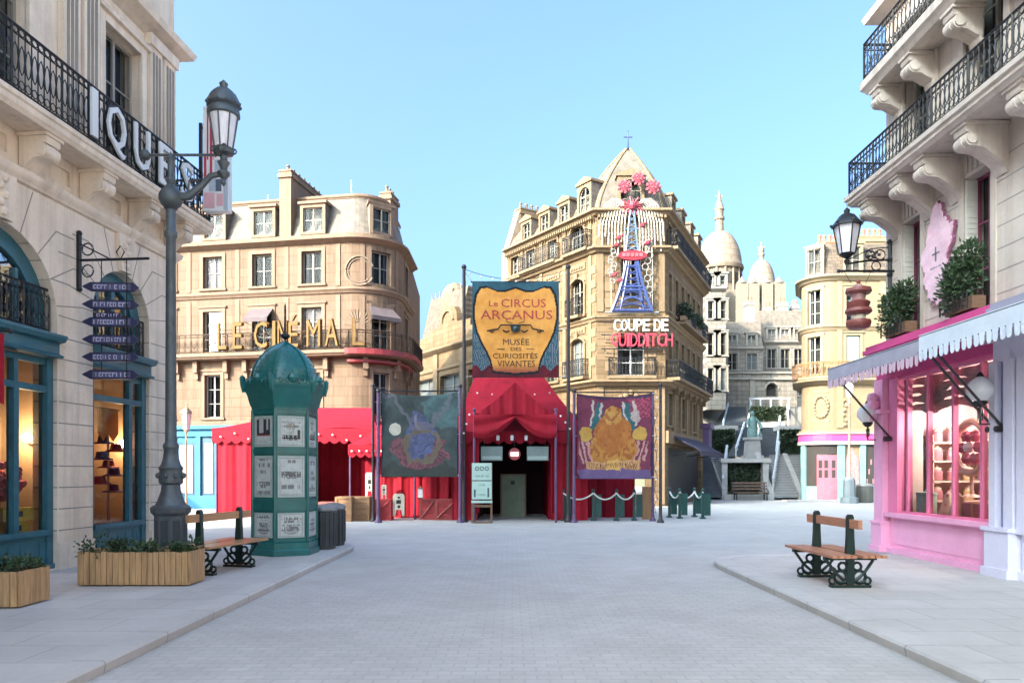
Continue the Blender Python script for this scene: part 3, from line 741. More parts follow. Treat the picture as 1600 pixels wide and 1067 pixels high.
# worn relief: round wreath and rays beside the corner
MUR = mat('faded_mural', (.185, .135, .095), .85, var=.2, scale=3)
for r_, t_ in ((.62, .05), (.5, .03)):
    b.tube([(.62 + r_ * cos(R(a)), -.012, 10.55 + r_ * 1.05 * sin(R(a))) for a in range(20, 350, 15)], t_, 5, m=MUR)
for k in range(13):
    a = R(10 + k * 13.5); b.tube([(.55 + .2 * cos(a), -.006, 8.1 + .2 * sin(a)), (.55 + .62 * cos(a), -.006, 8.1 + .75 * sin(a))], .022, 4, m=MUR)
wl = b.build('wall', HT)
BL = {(-6.45, 3): BLM, (-1.6, 2): BLM, (-8.9, 3): BLM}
for lv, ops in ((1, ops1), (2, ops2), (3, ops3)):
    for x, o in zip(CX, ops):
        win(HT, *o, y=.16, fm=FRD if lv == 1 else FRM, pm=GL, bars=1 if lv == 3 else 2, tf=hb, blind=BL.get((x, lv)))
# white shutters folded in the first opening of the balcony floor
b = B(WHITE); 
for k in range(9): b.box(-6.58, -6.02, .03, .06, 7.2 + k * .2, 7.36 + k * .2)
b.box(-6.62, -6.58, .02, .07, 7.16, 8.98); b.box(-6.02, -5.98, .02, .07, 7.16, 8.98); b.build('shutter', HT)
# balcony with railing
b = B(STHT); b.sweep(hpath(-15, xe), [(0, 6.74), (.5, 6.76), (.54, 6.82), (.6, 6.86), (.6, 7.0), (0, 7.02)])
bal = b.build('balcony', HT)
def offp(x0, x1, o): return [hb(x, -o, 0)[:2] for x in [x0] + [x for x in (0, *XS) if x0 < x < x1] + [x1]]
b = B(mat('bronze_rail', (.07, .045, .03), .5, metal=.3)); railing(b, offp(-15, xe, .52), 7.0, 7.85, .3, .012, True); b.build('railing', bal)
b = B(mat('oxblood_paint', (.22, .025, .03), .5, var=.2)); b.sweep(hpath(.15, 5), [(.602, 6.8), (.66, 6.8), (.66, 7.04), (.602, 7.04)]); b.sweep(hpath(.15, 5), [(.02, 6.45), (.3, 6.5), (.3, 6.6), (.02, 6.66)]); b.build('fascia_band', bal)
# mansard with flat top
prof = [(-.02, 12.1), (-.12, 12.25), (-.42, 13.2), (-.62, 13.95), (-.7, 14.1), (-.9, 14.2), (-1.7, 14.2), (-1.7, 12.1)]
b = B(ZINC); b.sweep(FP, prof); b.face([(p[0], p[1], 14.19) for p in [hb(-15, 2, 0), hb(0, 1.8, 0)]] + [(-2.2, 9, 14.19), (-15, 9, 14.19)])
b.sweep(FP, [(.0, 12.1), (.06, 12.1), (.06, 12.2), (-.02, 12.24)], STHT)
b.sweep(FP, [(-.6, 13.98), (-.62, 14.0), (-.56, 14.06), (-.56, 14.16), (-.7, 14.22)], STHT)
b.build('roof', HT)
for x in CX[:7]:
    dormer(HT, x + .05, 12.25, 1.2, 1.35, -.02, .9, STHT, ZINC, FRM, GL, tf=hb if x > 0 else None, ped=False)
ch = chimney(HT, -3.15, -2.6, .0, 3.6, 12.1, 15.15, STHT, 7, POTG, along='y', ph=.3, pr=.09)
chimney(HT, .75, 1.25, 2.3, 3.4, 12.1, 14.75, STHT, 3, POTG, along='y', ph=.35, pr=.09)
chimney(HT, -10.2, -9.6, .6, 3.6, 12.1, 14.9, STHT, 6, POTG, along='y', ph=.3, pr=.09)
for x, h in ((-4.6, .6), (-.4, 1.0), (-9, .5)):
    b = B(WHITE); b.tube([(x, 1.6, 14.2), (x, 1.6, 14.2 + h)], .02, 5); b.build('antenna', HT)
# back and far side
b = B(STH); b.face([(-15, 0, 0), (-15, 10, 0), (-15, 10, 14), (-15, 0, 14)]); e = hb(xe, 0, 0); b.face([(e[0], e[1], 0), (e[0], e[1], 12), (e[0] - 1.4, 11, 12), (e[0] - 1.4, 11, 0)]); b.build('side_wall', HT)
# awnings over two balcony windows
AWN = mat('mauve_awning', (.12, .095, .1), .95, spec=.05)
for x, lab in ((-4.0, 'small mauve awning over a hotel balcony window, behind the kiosk spire'), (1.62, 'small mauve awning over the balcony window on the hotel rounded corner')):
    t_ = thing('window_awning', lab, 'awning', HX, HZ)
    b = B(AWN, hb if x > 0 else None); b.prism([(-.05, 9.02), (-.6, 8.52), (-.6, 8.34), (-.57, 8.34), (-.57, 8.5), (-.05, 8.96)], x - .56, x + .56, 'yz'); b.build('canopy', t_)
    b = B(IRON, hb if x > 0 else None)
    for s in (-.54, .54): b.tube([(x + s, -.02, 8.3), (x + s, -.58, 8.36)], .014, 5)
    b.build('arm', t_)
# golden letters
sg = thing('balcony_letters', 'golden bulb letters LE CINÉMA L standing along the hotel balcony railing', 'sign', HX, HZ)
GOLD = mat('golden_letter', (.17, .105, .045), .95, var=.15, scale=5, spec=.05); GOLDD = mat('bronze_edge', (.10, .055, .022), .9, spec=.1)
def lx(px):                                        # place along the front
    Y = 33.2 - .185 * ((px - 300) / 240 * 7.4 - .4); X = PX(px, Y); return (X - HX[0]) * cos(HZ) + (Y - HX[1]) * sin(HZ)
for ch_, px, w_ in (('L', 350, .5), ('E', 374, .5), ('C', 410, .72), ('I', 431, .16), ('N', 444, .5), ('É', 461, .5), ('M', 492, .72), ('A', 520, .68), ('L', 557, .5)):
    x = lx(px); 
    if px == 557: x = .62; w_ = .42
    top = 8.3 if ch_ != 'É' else 8.52; w_ *= .88
    b = B(GOLD, hb if x > 0 else None); b.text(ch_, x - w_ / 2, x + w_ / 2, 7.14, top, -.62, .1, GOLD); b.text(ch_, x - w_ / 2 - .03, x + w_ / 2 + .05, 7.11, top + .04, -.58, .04, GOLDD)
    for k in range(6): b.ball((x - w_ / 2 + .07, -.735, 7.24 + k * .2), .03, 6, BULBW) if False else None
    b.build('letter', sg)
b = B(IRON)
b.tube([(lx(345) - .1, -.6, 7.1), (-.1, -.6, 7.1)], .015, 5); b.tube([(lx(345) - .1, -.6, 8.0), (-.1, -.6, 8.0)], .012, 5); b.build('rail', sg)
# blue shop at its foot
sp = thing('blue_shopfront', 'sky blue shopfront with pale poster panels on the hotel ground floor', 'shopfront', HX, HZ)
b = B(SKYB)
xa, xb = -12.2, -5.2
b.box(xa, xb, -.22, -.003, 3.3, 3.62); b.box(xa - .1, xb + .1, -.36, -.003, 3.623, 3.78); b.box(xa, xb, -.2, -.003, .01, .6)
cols = [-12.2, -9.4, -8.45, -7.2, -6.2, -5.4]
for c in cols: b.box(c, c + .24, -.2, -.003, .6, 3.3)
b.box(-9.16, -8.45, -.18, -.003, 2.5, 3.3); b.box(-8.21, -7.2, -.12, -.003, 3.0, 3.3); b.build('frame', sp)
b = B(mat('shop_blue_dark', (.03, .09, .14), .5)); b.box(-6.96, -6.2, -.1, -.003, .6, 3.3); b.box(-8.21, -7.2, -.1, -.003, .6, 3.0); b.build('door_recess', sp)
b = B(mat('lilac_door', (.24, .215, .25), .8, spec=.1)); b.box(-8.05, -7.36, -.13, -.102, .7, 2.9); b.box(-6.8, -6.35, -.13, -.102, .7, 3.0); b.build('door', sp)
b = B(WHITE); b.text('LA', -8.95, -8.3, 3.37, 3.56, -.225, .02); scribble(b, -9.2, -8.2, 3.31, .04, -.2215, WHITE); scribble(b, -9.1, -8.5, 2.72, .13, -.182, WHITE); b.build('lettering', sp)
def poster_color(u, v): 
    return (.36, .32, .30) if (u - .5) ** 2 * 1.2 + (v - .55) ** 2 > .09 else ((.36, .12, .07) if (u * 7 + v * 5) % 1 > .4 else (.36, .22, .16))
def cloth(name, w_, h, nx, ny, fcol, parent, loc=(0, 0, 0), rz=0, disp=None, m=None, thick=.0):
    """flat printed sheet, its print stored as a face-corner colour"""
    disp = disp or (lambda x, z: 0)
    vs_ = [(-w_ / 2 + w_ * i / nx, disp(-w_ / 2 + w_ * i / nx, h * j / ny), h * j / ny) for j in range(ny + 1) for i in range(nx + 1)]
    fs = [(j * (nx + 1) + i, j * (nx + 1) + i + 1, (j + 1) * (nx + 1) + i + 1, (j + 1) * (nx + 1) + i) for j in range(ny) for i in range(nx)]
    n0 = len(vs_)
    if thick:                                            # a back face and an edge
        vs_ += [(x, y + thick, z) for x, y, z in vs_]
        fs += [tuple(n0 + q for q in f[::-1]) for f in fs]
        ed = [i for i in range(nx)] + [nx + (nx + 1) * j for j in range(ny)] + [ny * (nx + 1) + nx - i for i in range(nx)] + [(ny - j) * (nx + 1) for j in range(ny)]
        fs += [(ed[k], n0 + ed[k], n0 + ed[(k + 1) % len(ed)], ed[(k + 1) % len(ed)]) for k in range(len(ed))]
    me = bpy.data.meshes.new(name); me.from_pydata(vs_, [], fs)
    at = me.color_attributes.new('paint', 'FLOAT_COLOR', 'CORNER')
    buf = []
    nf = nx * ny
    for k, f in enumerate(fs):
        q = k if k < nf else (k - nf if k < 2 * nf else 0)
        i, j = q % nx, q // nx
        c = fcol((i + .5) / nx, (j + .5) / ny); buf += [*c, 1] * len(f)
    at.data.foreach_set('color', buf)
    me.materials.append(m or PAINT); me.polygons.foreach_set('use_smooth', [bool(disp(1, 1) or disp(.3, .7))] * len(fs))
    o = bpy.data.objects.new(name, me); COL.objects.link(o); o.parent = parent; o.location = loc; o.rotation_euler = (0, 0, rz); return o
for z in (.85, 1.85): cloth('poster', .6, .85, 14, 20, poster_color, sp, (-8.8, -.21, z), 0, None, POSTER, .01)
# little lantern on a bracket post in front
t_ = thing('small_street_lamp', 'small pale lantern on a thin post in front of the blue shopfront', 'street lamp', (PX(291, 30.5), 30.5, G))
BRZ = mat('pale_bronze', (.30, .25, .17), .5, metal=.3)
b = B(BRZ); b.lathe([(.14, 0), (.14, .12), (.06, .3), (.04, .7), (.035, 2.9), (.06, 2.95), (.03, 3.0), (.03, 3.25)], 10); b.build('post', t_)
b = B(BRZ); b.lathe([(.03, 3.25), (.1, 3.35), (.12, 3.42)], 6); b.lathe([(.26, 4.1), (.24, 4.16), (.12, 4.3), (.03, 4.36), (.03, 4.5), (.001, 4.52)], 6)
for k in range(6): a = k * pi / 3; b.tube([(.13 * cos(a), .13 * sin(a), 3.42), (.21 * cos(a), .21 * sin(a), 4.1)], .014, 4)
lf = b.build('lantern', t_); b = B(LANTG); b.lathe([(.115, 3.43), (.19, 4.09)], 6, sm=False); b.build('glass', lf)
# ------------------------------------------------------------------ corner building in the middle
A = (4.13, 36.0); Bc = (7.5, 36.0)
CB = thing('corner_building', 'golden stone corner building with a pointed cupola over its narrow front', 'building', (A[0], A[1], G))
LZ, RZ = R(-56.2), R(65.2)
RO = (Bc[0] - A[0], 0, 0)
lv = [6.28, 9.35, 12.7, 14.4]
def faces_cornice(b, z, d, m=STCT, h=.2):
    P = [(-7.9 * cos(LZ), -7.9 * sin(LZ)), (0, 0), (RO[0], 0), (RO[0] + 10 * cos(RZ), 10 * sin(RZ))]
    b.sweep(P, [(0, z - h), (d * .4, z - h * .8), (d * .6, z - h * .3), (d, z), (d, z + .1), (0, z + .13)], m)
# left face
LXs = (-1.45, -3.55, -5.55, -7.1)
def lops(x, i): 
    w_ = .5 if i == 0 else .42
    return [(x - w_, x + w_, 1.0, 4.6, 'arch'), (x - w_, x + w_, 6.45, 8.35, 'arch', .25), (x - w_, x + w_, 9.55, 11.35, 'arch', .3)] + ([(x - .62, x + .62, 12.75, 14.1, 'arch', .6)] if i == 0 else [(x - .4, x + .4, 12.9, 13.9)])
OL = [o for i, x in enumerate(LXs) for o in lops(x, i)]
b = B(STC); panel(b, -7.9, 0, 0, 14.3, OL, 0, .25)
for o in OL:
    if len(o) == 4 : surround(b, *o, t=.12, p=.05, m=STCT)
    else:
        b.box(o[0] - .2, o[1] + .2, -.14, .01, o[2] - .12, o[2] - .003, STCT)
        r = (o[1] - o[0]) / 2; h = o[5] if len(o) > 5 else r; cx = (o[0] + o[1]) / 2
        P_ = [(cx + (r + .08) * cos(pi * k / 8), -.03, o[3] - h + (h + .08) * sin(pi * k / 8)) for k in range(9)]
        b.tube([(o[1] + .08, -.03, o[2])] + P_ + [(o[0] - .08, -.03, o[2])], .08, 5, m=STCT)
        b.box(cx - .12, cx + .12, -.16, .01, o[3] + .02, o[3] + .3, STCT)
for x in (-.45, -2.5, -4.55, -6.4, -7.8): b.box(x - .12, x + .12, -.06, .01, 6.3, 14.1, STCT)
for x in LXs:
    for z in (8.75, 11.95):
        b.box(x - .62, x + .62, -.05, .01, z - .16, z + .16, STCT)
        for q in (-.4, -.2, 0, .2, .4): b.ball((x + q, -.06, z), .09, 6, STCT)
for k in range(46): b.box(-7.8 + k * .17, -7.72 + k * .17, -.3, .01, 14.02, 14.16, STCT)
for z in (6.9, 7.6, 8.3, 10.0, 10.7, 11.4): b.box(-.34, -.02, -.045, .01, z, z + .4, STCT)
b.build('wall', CB, (0, 0, 0), LZ)
for o in OL:
    win(CB, *o[:4], y=.15, fm=FRM, pm=GL, arch=False, bars=2, rz=LZ, blind=BLG if random.random() < .25 else None)
# corner face
OC = [(1.02, 2.35, 6.4, 8.3), (1.2, 2.2, 10.2, 12.2), (.95, 2.4, .6, 5.0, 'arch')]
b = B(STC); panel(b, 0, RO[0], 0, 14.3, OC, 0, .25)
surround(b, *OC[0], t=.12, p=.05, m=STCT)
for x in (.04, RO[0] - .34): b.box(x, x + .3, -.07, .01, .1, 5.9, STCT); b.box(x, x + .3, -.05, .01, 9.5, 14.2, STCT)
b.tube([(1.7 + .95 * cos(pi * k / 8), -.05, 4.25 + .95 * sin(pi * k / 8)) for k in range(9)], .1, 5, m=STCT)
b.box(0, RO[0], -.13, .01, 9.1, 9.32, STCT)
for z in (6.6, 7.3, 8.0, 9.7, 10.5, 11.3):
    for x in (.42, 2.5): b.box(x, x + .42, -.04, .01, z, z + .45, STCT)
for k in range(20): b.box(.05 + k * .17, .13 + k * .17, -.3, .01, 14.02, 14.16, STCT)
for q in (-.5, -.25, 0, .25, .5): b.ball((1.68 + q, -.08, 5.55 - abs(q) * .5), .14, 6, STCT)
b.build('wall', CB)
win(CB, *OC[0], y=.15, fm=WHITE, pm=GL, bars=2, fold=1); win(CB, *OC[1], y=.15, fm=FRM, pm=GL)
# right face
RX = [1.0 + 1.5 * k for k in range(6)]
OR = []
for x in RX: OR += [(x - .36, x + .36, 6.55, 8.5), (x - .36, x + .36, 9.7, 11.6), (x - .36, x + .36, 12.85, 14.0)]
OR += [(x - .5, x + .5, 4.0, 5.6) for x in RX[::2]] + [(.6, 9.4, .2, 2.9)]
b = B(STC); panel(b, 0, 10, 0, 14.3, OR, 0, .25)
for o in OR[:-1]: surround(b, *o, t=.1, p=.04, m=STCT, cap=False)
b.box(0, 10, -.16, .01, 3.1, 3.7, STCT)
for x in RX: b.box(x + .62, x + .88, -.12, .01, 3.72, 6.0, STCT); b.box(x + .66, x + .84, -.3, .01, 5.6, 6.1, STCT)
b.build('wall', CB, RO, RZ)
for o in OR[:-1]: win(CB, *o, y=.15, fm=FRD, pm=GL, bars=1, loc=RO, rz=RZ)
b = B(mat('dark_shop', (.03, .028, .03), .4)); b.box(.6, 9.4, .2, .3, .0, 2.9); b.build('shopfront', CB, RO, RZ)
b = B(STCT)
for z, d in ((6.05, .45), (9.2, .2), (12.55, .35), (14.35, .4)): faces_cornice(b, z, d)
b.build('cornice', CB)
# balconies: left-face bay, corner front, right side
def balc(x0, x1, z, loc, rz, dep=.45):
    b = B(STCT); b.box(x0, x1, -dep, -.003, z - .14, z)
    o = b.build('balcony', CB, loc, rz)
    r_ = B(IRON); railing(r_, [(x0 + .03, -.01), (x0 + .03, -dep + .03), (x1 - .03, -dep + .03), (x1 - .03, -.01)], z, z + .85, .16, .012, True); r_.build('railing', o)
balc(-2.2, -.3, 12.72, (0, 0, 0), LZ); balc(-2.0, -.9, 9.5, (0, 0, 0), LZ); balc(-2.2, -.5, 6.4, (0, 0, 0), LZ); balc(-6.2, -2.9, 12.75, (0, 0, 0), LZ)
balc(.55, 2.85, 6.34, (0, 0, 0), 0); balc(.1, 9.5, 6.3, RO, RZ, .7); balc(.3, 9.7, 12.76, RO, RZ, .55); balc(2.5, 9, 9.5, RO, RZ, .5)
# mansards with ridges
def mans(b, x0, x1, m):
    b.prism([(.05, 14.45), (.35, 15.1), (1.0, 15.9), (1.3, 16.1), (3.0, 16.1), (3.0, 14.45)], x0, x1, 'yz', m)
b = B(SLATE); mans(b, -7.9, -.2, SLATE); b.build('roof', CB, (0, 0, 0), LZ)
b = B(SLATE); mans(b, .2, 10, SLATE); b.build('roof', CB, RO, RZ)
for i, x in enumerate((-2.6, -4.3, -6.0)): dormer(CB, x, 14.5, 1.0, 1.15, -.02, .9, STCT, ZINC, FRM, GL, rz=LZ, round_=False, ped=True)
for x in (1.8, 4.2, 6.6, 8.8): dormer(CB, x, 14.5, 1.0, 1.15, -.02, .9, STCT, ZINC, FRD, GL, loc=RO, rz=RZ, ped=False)
# oval-window dormers at the cupola foot
dormer(CB, -.85, 14.5, 1.1, 1.5, -.08, 1.0, STCT, ZINC, FRM, GL, rz=LZ, round_=True, ped=True)
dormer(CB, 1.68, 14.5, 1.3, 1.6, -.1, 1.2, STCT, ZINC, FRM, GL, round_=True, ped=True)
# cupola: curved pavilion roof over the prow
def cup(t): return 1 - .94 * t ** 1.5
base = [(-1.1 * cos(LZ) , -1.1 * sin(LZ)), (.1, .1), (RO[0] - .1, .1), (RO[0] + 1.1 * cos(RZ), 1.1 * sin(RZ)), (2.7, 3.0), (.2, 2.8)]
cxy = (1.75, 1.3); b = B(mat('cupola_zinc', (.125, .104, .082), .7, var=.3, stain=.3, bump=.2)); N = 10; rows = []
for k in range(N + 1):
    t = k / N; s = cup(t) if k < N else .06; rows.append([b.P((cxy[0] + (p[0] - cxy[0]) * s, cxy[1] + (p[1] - cxy[1]) * s, 14.5 + 3.5 * t)) for p in base])
for k in range(N):
    for j in range(6): b.idx([rows[k][j], rows[k][(j + 1) % 6], rows[k + 1][(j + 1) % 6], rows[k + 1][j]], SLATE if j in (2, 3, 4) else None)
b.idx(rows[-1])
for j in range(6): b.tube([b.v[rows[k][j]] for k in range(N + 1)], .06, 5, m=STCT)
b.build('cupola', CB)
b = B(IRON); b.lathe([(.14, 0), (.1, .1), (.03, .2), (.022, 1.0)], 8, (cxy[0], cxy[1], 17.9)); b.box(cxy[0] - .22, cxy[0] + .22, cxy[1] - .015, cxy[1] + .015, 18.6, 18.64); b.ball((cxy[0], cxy[1], 18.92), .03, 6); b.build('cross', CB)
# end chimneys
b = B(mat('party_wall', (.33, .25, .17), .9, var=.15, stain=.4)); b.prism([(0, 14.3), (.1, 14.6), (.9, 17.0), (4.2, 17.0), (4.2, 0), (0, 0)], -8.5, -7.95, 'yz'); b.build('party_wall', CB, (0, 0, 0), LZ)
chimney(CB, -8.52, -7.93, .95, 4.1, 16.6, 17.1, STCT, 8, POTG, (0, 0, 0), LZ, 'y', .4, .1)
chimney(CB, 2.6, 4.2, 1.0, 1.7, 15.0, 16.15, STY, 5, TERRA, RO, RZ, 'x', .5, .12)
chimney(CB, 8.0, 9.6, 1.0, 1.7, 15.0, 16.4, STC, 5, TERRA, RO, RZ, 'x', .5, .12)
# plants and boxes on the right-hand balconies
for x, z, lab in ((3.2, 9.5, 'dark green plants spilling over the upper side balcony of the corner building'), (5.5, 6.3, 'bushy green plants along the lower side balcony of the corner building'), (6.2, 9.5, 'dark trailing plants further up the street on the upper side balcony')):
    t_ = thing('balcony_plants', lab, 'plant', (A[0] + RO[0] + x * cos(RZ) + .35 * sin(RZ), A[1] + x * sin(RZ) - .35 * cos(RZ), z + G), RZ)
    b = B(LEAF if z < 7 else LEAFD); bush(b, (0, 0, .55), 1.0 if z > 7 else 1.6, .3, .42, 420, .2, .055); b.build('foliage', t_)
    b = B(WOODD); b.box(-.8, .8, -.14, .14, .01, .25); b.build('box', t_)
# neon sign: iron tower with a firework spray, over two rows of letters
NE = thing('neon_tower_sign', 'neon lattice tower sign with pink flower bursts and white drooping sprays', 'sign', (A[0], A[1], G))
NB = mat('neon_blue', (.032, .05, .15), .4, var=.2); NG = mat('neon_slate', (.10, .15, .22), .4); NR = mat('neon_red', (.27, .012, .022), .4); LRED = mat('shade_offset_red', (.50, .035, .06), .4); LROSE = mat('letter_rose', (.40, .07, .10), .45); NP = mat('neon_pink', (.27, .075, .09), .45, var=.2); NPD = mat('neon_rose', (.22, .028, .045), .45); NW = mat('spray_white', (.42, .37, .30), .6, spec=.2)  # LRED brightens the neon red to offset the partial shade on its letters
cx, y = 1.68, -.42
def ty(z):                                          # half width of the tower
    t = (z - 9.45) / 5.0
    return .05 + .92 * (1 - t) ** 2.3
b = B(NB)
for s in (-1, 1):
    b.tube([(cx + s * ty(9.45 + .3 * k), y, 9.45 + .3 * k) for k in range(9)], .085, 5); b.tube([(cx + s * ty(9.45 + .3 * k) * .62, y, 9.45 + .3 * k) for k in range(9)], .06, 5)
for z in (9.48, 10.45, 10.62, 11.6): b.tube([(cx - ty(z), y, z), (cx + ty(z), y, z)], .07, 5)
b.ring((cx, y, 9.5), .62, .06, 'y', 12, 5, a0=0, a1=pi)
for k in range(7):
    z = 9.6 + k * .3; b.tube([(cx - ty(z), y, z), (cx + ty(z + .3) * .6, y, z + .3)], .035, 4); b.tube([(cx + ty(z), y, z), (cx - ty(z + .3) * .6, y, z + .3)], .035, 4)
b.build('lower_tower', NE)
b = B(NG)
for s in (-1, 1): b.tube([(cx + s * (.05 + .24 * (1 - k / 8)), y, 12.3 + .3 * k) for k in range(9)], .05, 5)
for k in range(8):
    z = 12.35 + k * .28; q = .24 * (1 - k / 8) + .05; b.tube([(cx - q, y, z), (cx + q, y, z + .26)], .03, 4); b.tube([(cx + q, y, z), (cx - q, y, z + .26)], .03, 4)
b.tube([(cx - .34, y, 13.4), (cx + .34, y, 13.4)], .05, 4); b.build('upper_tower', NE)
b = B(NR)
b.prism([(cx + .7 * cos(a) , 12.12 + .24 * sin(a)) for a in [2 * pi * k / 20 for k in range(20)]], y - .1, y + .06)
for q in (-.5, -.3, -.09, .12, .33): b.box(cx + q, cx + q + .16, y - .13, y - .101, 12.05, 12.22, NP)
b.build('oval_plate', NE)
def burst(p, r, n, m, m2):
    b = B(m)
    for k in range(n):
        a = 2 * pi * k / n
        b.ball((p[0] + r * .72 * cos(a), y - .05, p[1] + r * .72 * sin(a)), r * .22, 6, m)
    b.lathe([(.001, 0), (r * .62, .0), (r * .5, .08), (.001, .1)], 12, (0, 0, 0), m2) if False else b.tube([(p[0], y + .04, p[1]), (p[0], y - .1, p[1])], r * .62, 14, m=m2)
    for k in range(5):
        a = 2 * pi * k / 5 + .3; b.ball((p[0] + r * .32 * cos(a), y - .3 * r - .18, p[1] + r * .32 * sin(a)), r * .14, 6, m)
    return b.build('flower_burst', NE)
for px, py, r_ in ((976, 291, .40), (998, 279, .38), (1021, 292, .42)): burst((PX(px, 35.5) - A[0], PZ(py, 35.5) - G), r_, 9, NP, NPD)
b = B(NPD)
c0 = (cx, PZ(322, 35.5) - G)
for k in range(18):
    a = 2 * pi * k / 18; L = .62 if k % 2 else .42
    b.tube([(c0[0] + .1 * cos(a), y, c0[1] + .1 * sin(a)), (c0[0] + L * cos(a), y, c0[1] + L * .8 * sin(a))], .05, 4, m=NP if k % 2 else NPD)
b.ball((c0[0], y - .04, c0[1]), .2, 8, NPD); b.build('star_burst', NE)
for s in (-1, 1):
    for k in range(9):
        x1 = .36 + k * .15; zt = 14.9 - k * .08; zb = (12.0, 12.6, 11.9, 12.3, 12.0, 12.5, 12.9, 12.4, 12.9)[k] + (.2 if s < 0 else 0)
        P_ = [(cx + s * .1, y + .03 * k, 14.0)] + [(cx + s * x1 * (.5 - .42 * cos(R(q))), y + .03 * k, 14.1 + (.28 + .075 * k) * sin(R(q))) for q in (35, 70, 105, 140)] + [(cx + s * x1 * .99, y + .03 * k, 13.75), (cx + s * x1, y + .03 * k, 13.3), (cx + s * x1 * 1.02, y + .03 * k, zb)]
        b = B(NW); b.tube(P_, .042, 5); b.build('spray', NE)
b = B(NPD)
for q, z in ((-.65, 13.0), (.5, 13.6), (-.75, 12.65), (.75, 12.75), (-.85, 11.2), (-.55, 10.95)): b.ball((cx + q, y, z), .12, 6); b.tube([(cx + q - .2, y, z - .1), (cx + q + .2, y, z + .12)], .04, 4)
b.build('small_bursts', NE)
b = B(FRD)
for q in range(10):
    a = R(20 * q); b.ring((cx + .75 + .12 * sin(q * 2.1), y + .05, 10.2 + q * .28), .16, .03, 'y', 8, 4)
    b.ring((cx - .95 + .12 * sin(q * 1.7), y + .05, 10.9 + q * .16), .12, .025, 'y', 8, 4)
b.tube([(cx - 1.3, y + .08, 9.4), (cx + 1.3, y + .08, 9.4)], .05, 4)
for q in (-1.0, -.4, .4, 1.0): b.tube([(cx + q, y + .08, 9.4), (cx + q, y + .08, 12)], .02, 4); b.tube([(cx + q, y + .08, 10.6), (cx + q, .05, 10.6)], .025, 4)
b.build('backing_frame', NE)
WS = thing('letter_sign', 'white letters COUPE DE over red letters QUIDDITCH on the corner front', 'sign', (A[0], A[1], G))
def row(s_, x0, x1, z0, z1, m, m2, wid):
    tot = sum(wid.get(c, 1) for c in s_) + .16 * (len(s_) - 1); u = (x1 - x0) / tot; x = x0
    for c in s_:
        w_ = wid.get(c, 1) * u
        if c != ' ':
            b = B(m); b.text(c, x, x + w_, z0, z1, -.36, .08, m); b.text(c, x - .02, x + w_ + .02, z0 - .02, z1 + .02, -.3, .05, m2); b.build('letter', WS)
        x += w_ + .16 * u
row('COUPE DE', PX(959, 35.6) - A[0], PX(1044, 35.6) - A[0], PZ(517, 35.6) - G, PZ(499, 35.6) - G, WHITE, FRD, {' ': .45})
row('QUIDDITCH', PX(955, 35.6) - A[0], PX(1051, 35.6) - A[0], PZ(541, 35.6) - G, PZ(521, 35.6) - G, LRED, LROSE, {'I': .35})
b = B(IRON); b.box(.2, 3.3, -.29, -.26, 7.62, 7.67); b.box(.2, 3.3, -.29, -.26, 8.3, 8.35); b.box(.3, 3.2, -.29, -.26, 8.9, 8.94)
for q in (.4, 1.7, 3.0): b.tube([(q, -.27, 7.6), (q, .02, 7.6)], .02, 4)
b.build('frame', WS)
# shop awning and purple fascia at the foot of the side street
t_ = thing('street_awning', 'long dark violet awning over the side street shops of the corner building', 'awning', (A[0] + RO[0], A[1], G), RZ)
b = B(mat('violet_canvas', (.02, .018, .045), .8)); b.prism([(-.17, 3.5), (-1.5, 2.75), (-1.5, 2.5), (-1.46, 2.5), (-1.46, 2.72), (-.17, 3.4)], 1.2, 7.8, 'yz'); b.build('canopy', t_)
b = B(IRON)
for x in (1.3, 4.6, 7.7): b.tube([(x, -.1, 2.5), (x, -1.45, 2.7)], .025, 5)
b.build('arm', t_)
t_ = thing('purple_fascia', 'purple painted shop fascia board at the far end of the side street awning', 'shopfront', (A[0] + RO[0] + 9.7 * cos(RZ) + .3 * sin(RZ), A[1] + 9.7 * sin(RZ) - .3 * cos(RZ), G), RZ)
b = B(mat('purple_paint', (.085, .045, .12), .5)); b.box(-.5, .5, -.2, .27, 3.1, 4.3); b.box(-.6, .6, -.3, .27, 4.3, 4.6); b.box(-.56, .56, -.26, .2, 2.95, 3.1); b.build('body', t_)

# ------------------------------------------------------------------ row further left along the same street, stepped gable
GB = thing('gabled_building', 'low golden building with a stepped round gable, between the hotel and the tall banner', 'building', (A[0] - 8.5 * cos(LZ), A[1] - 8.5 * sin(LZ), G), LZ)
OG = [(-3.9, -1.4, 5.2, 8.1), (-7.6, -5.0, 5.2, 8.1), (-11.2, -8.6, 5.2, 8.1)]
b = B(STC); panel(b, -12.2, -.02, 0, 9.9, OG, 0, .5)
for x in (-.6, -4.45, -8.1, -11.8): b.box(x - .3, x + .3, -.12, .01, 4.8, 9.6, STCT)
b.sweep([(-12.2, 0), (-.02, 0)], [(0, 9.6), (.1, 9.65), (.35, 9.85), (.35, 9.98), (0, 10.05)], STCT); b.sweep([(-12.2, 0), (-.02, 0)], [(0, 8.4), (.12, 8.5), (.12, 8.6), (0, 8.66)], STCT)
b.prism([(-12, 10.05), (-.3, 10.05), (-.3, 10.9), (-3.6, 10.9), (-3.6, 11.3), (-5.3, 11.4), (-5.35, 12.0), (-5.7, 12.45), (-6.5, 12.6), (-7.3, 12.45), (-7.65, 12.0), (-7.7, 11.4), (-9.2, 11.35), (-9.2, 11.0), (-10.6, 10.95), (-10.6, 10.7), (-12, 10.65)], 0, .4)
b.tube([(-6.5 + .75 * cos(pi * k / 8), -.05, 11.6 + .7 * sin(pi * k / 8)) for k in range(9)], .1, 5, m=STCT)
b.box(-12.2, -.02, .5, 8, .0, 9.9)
b.build('wall', GB)
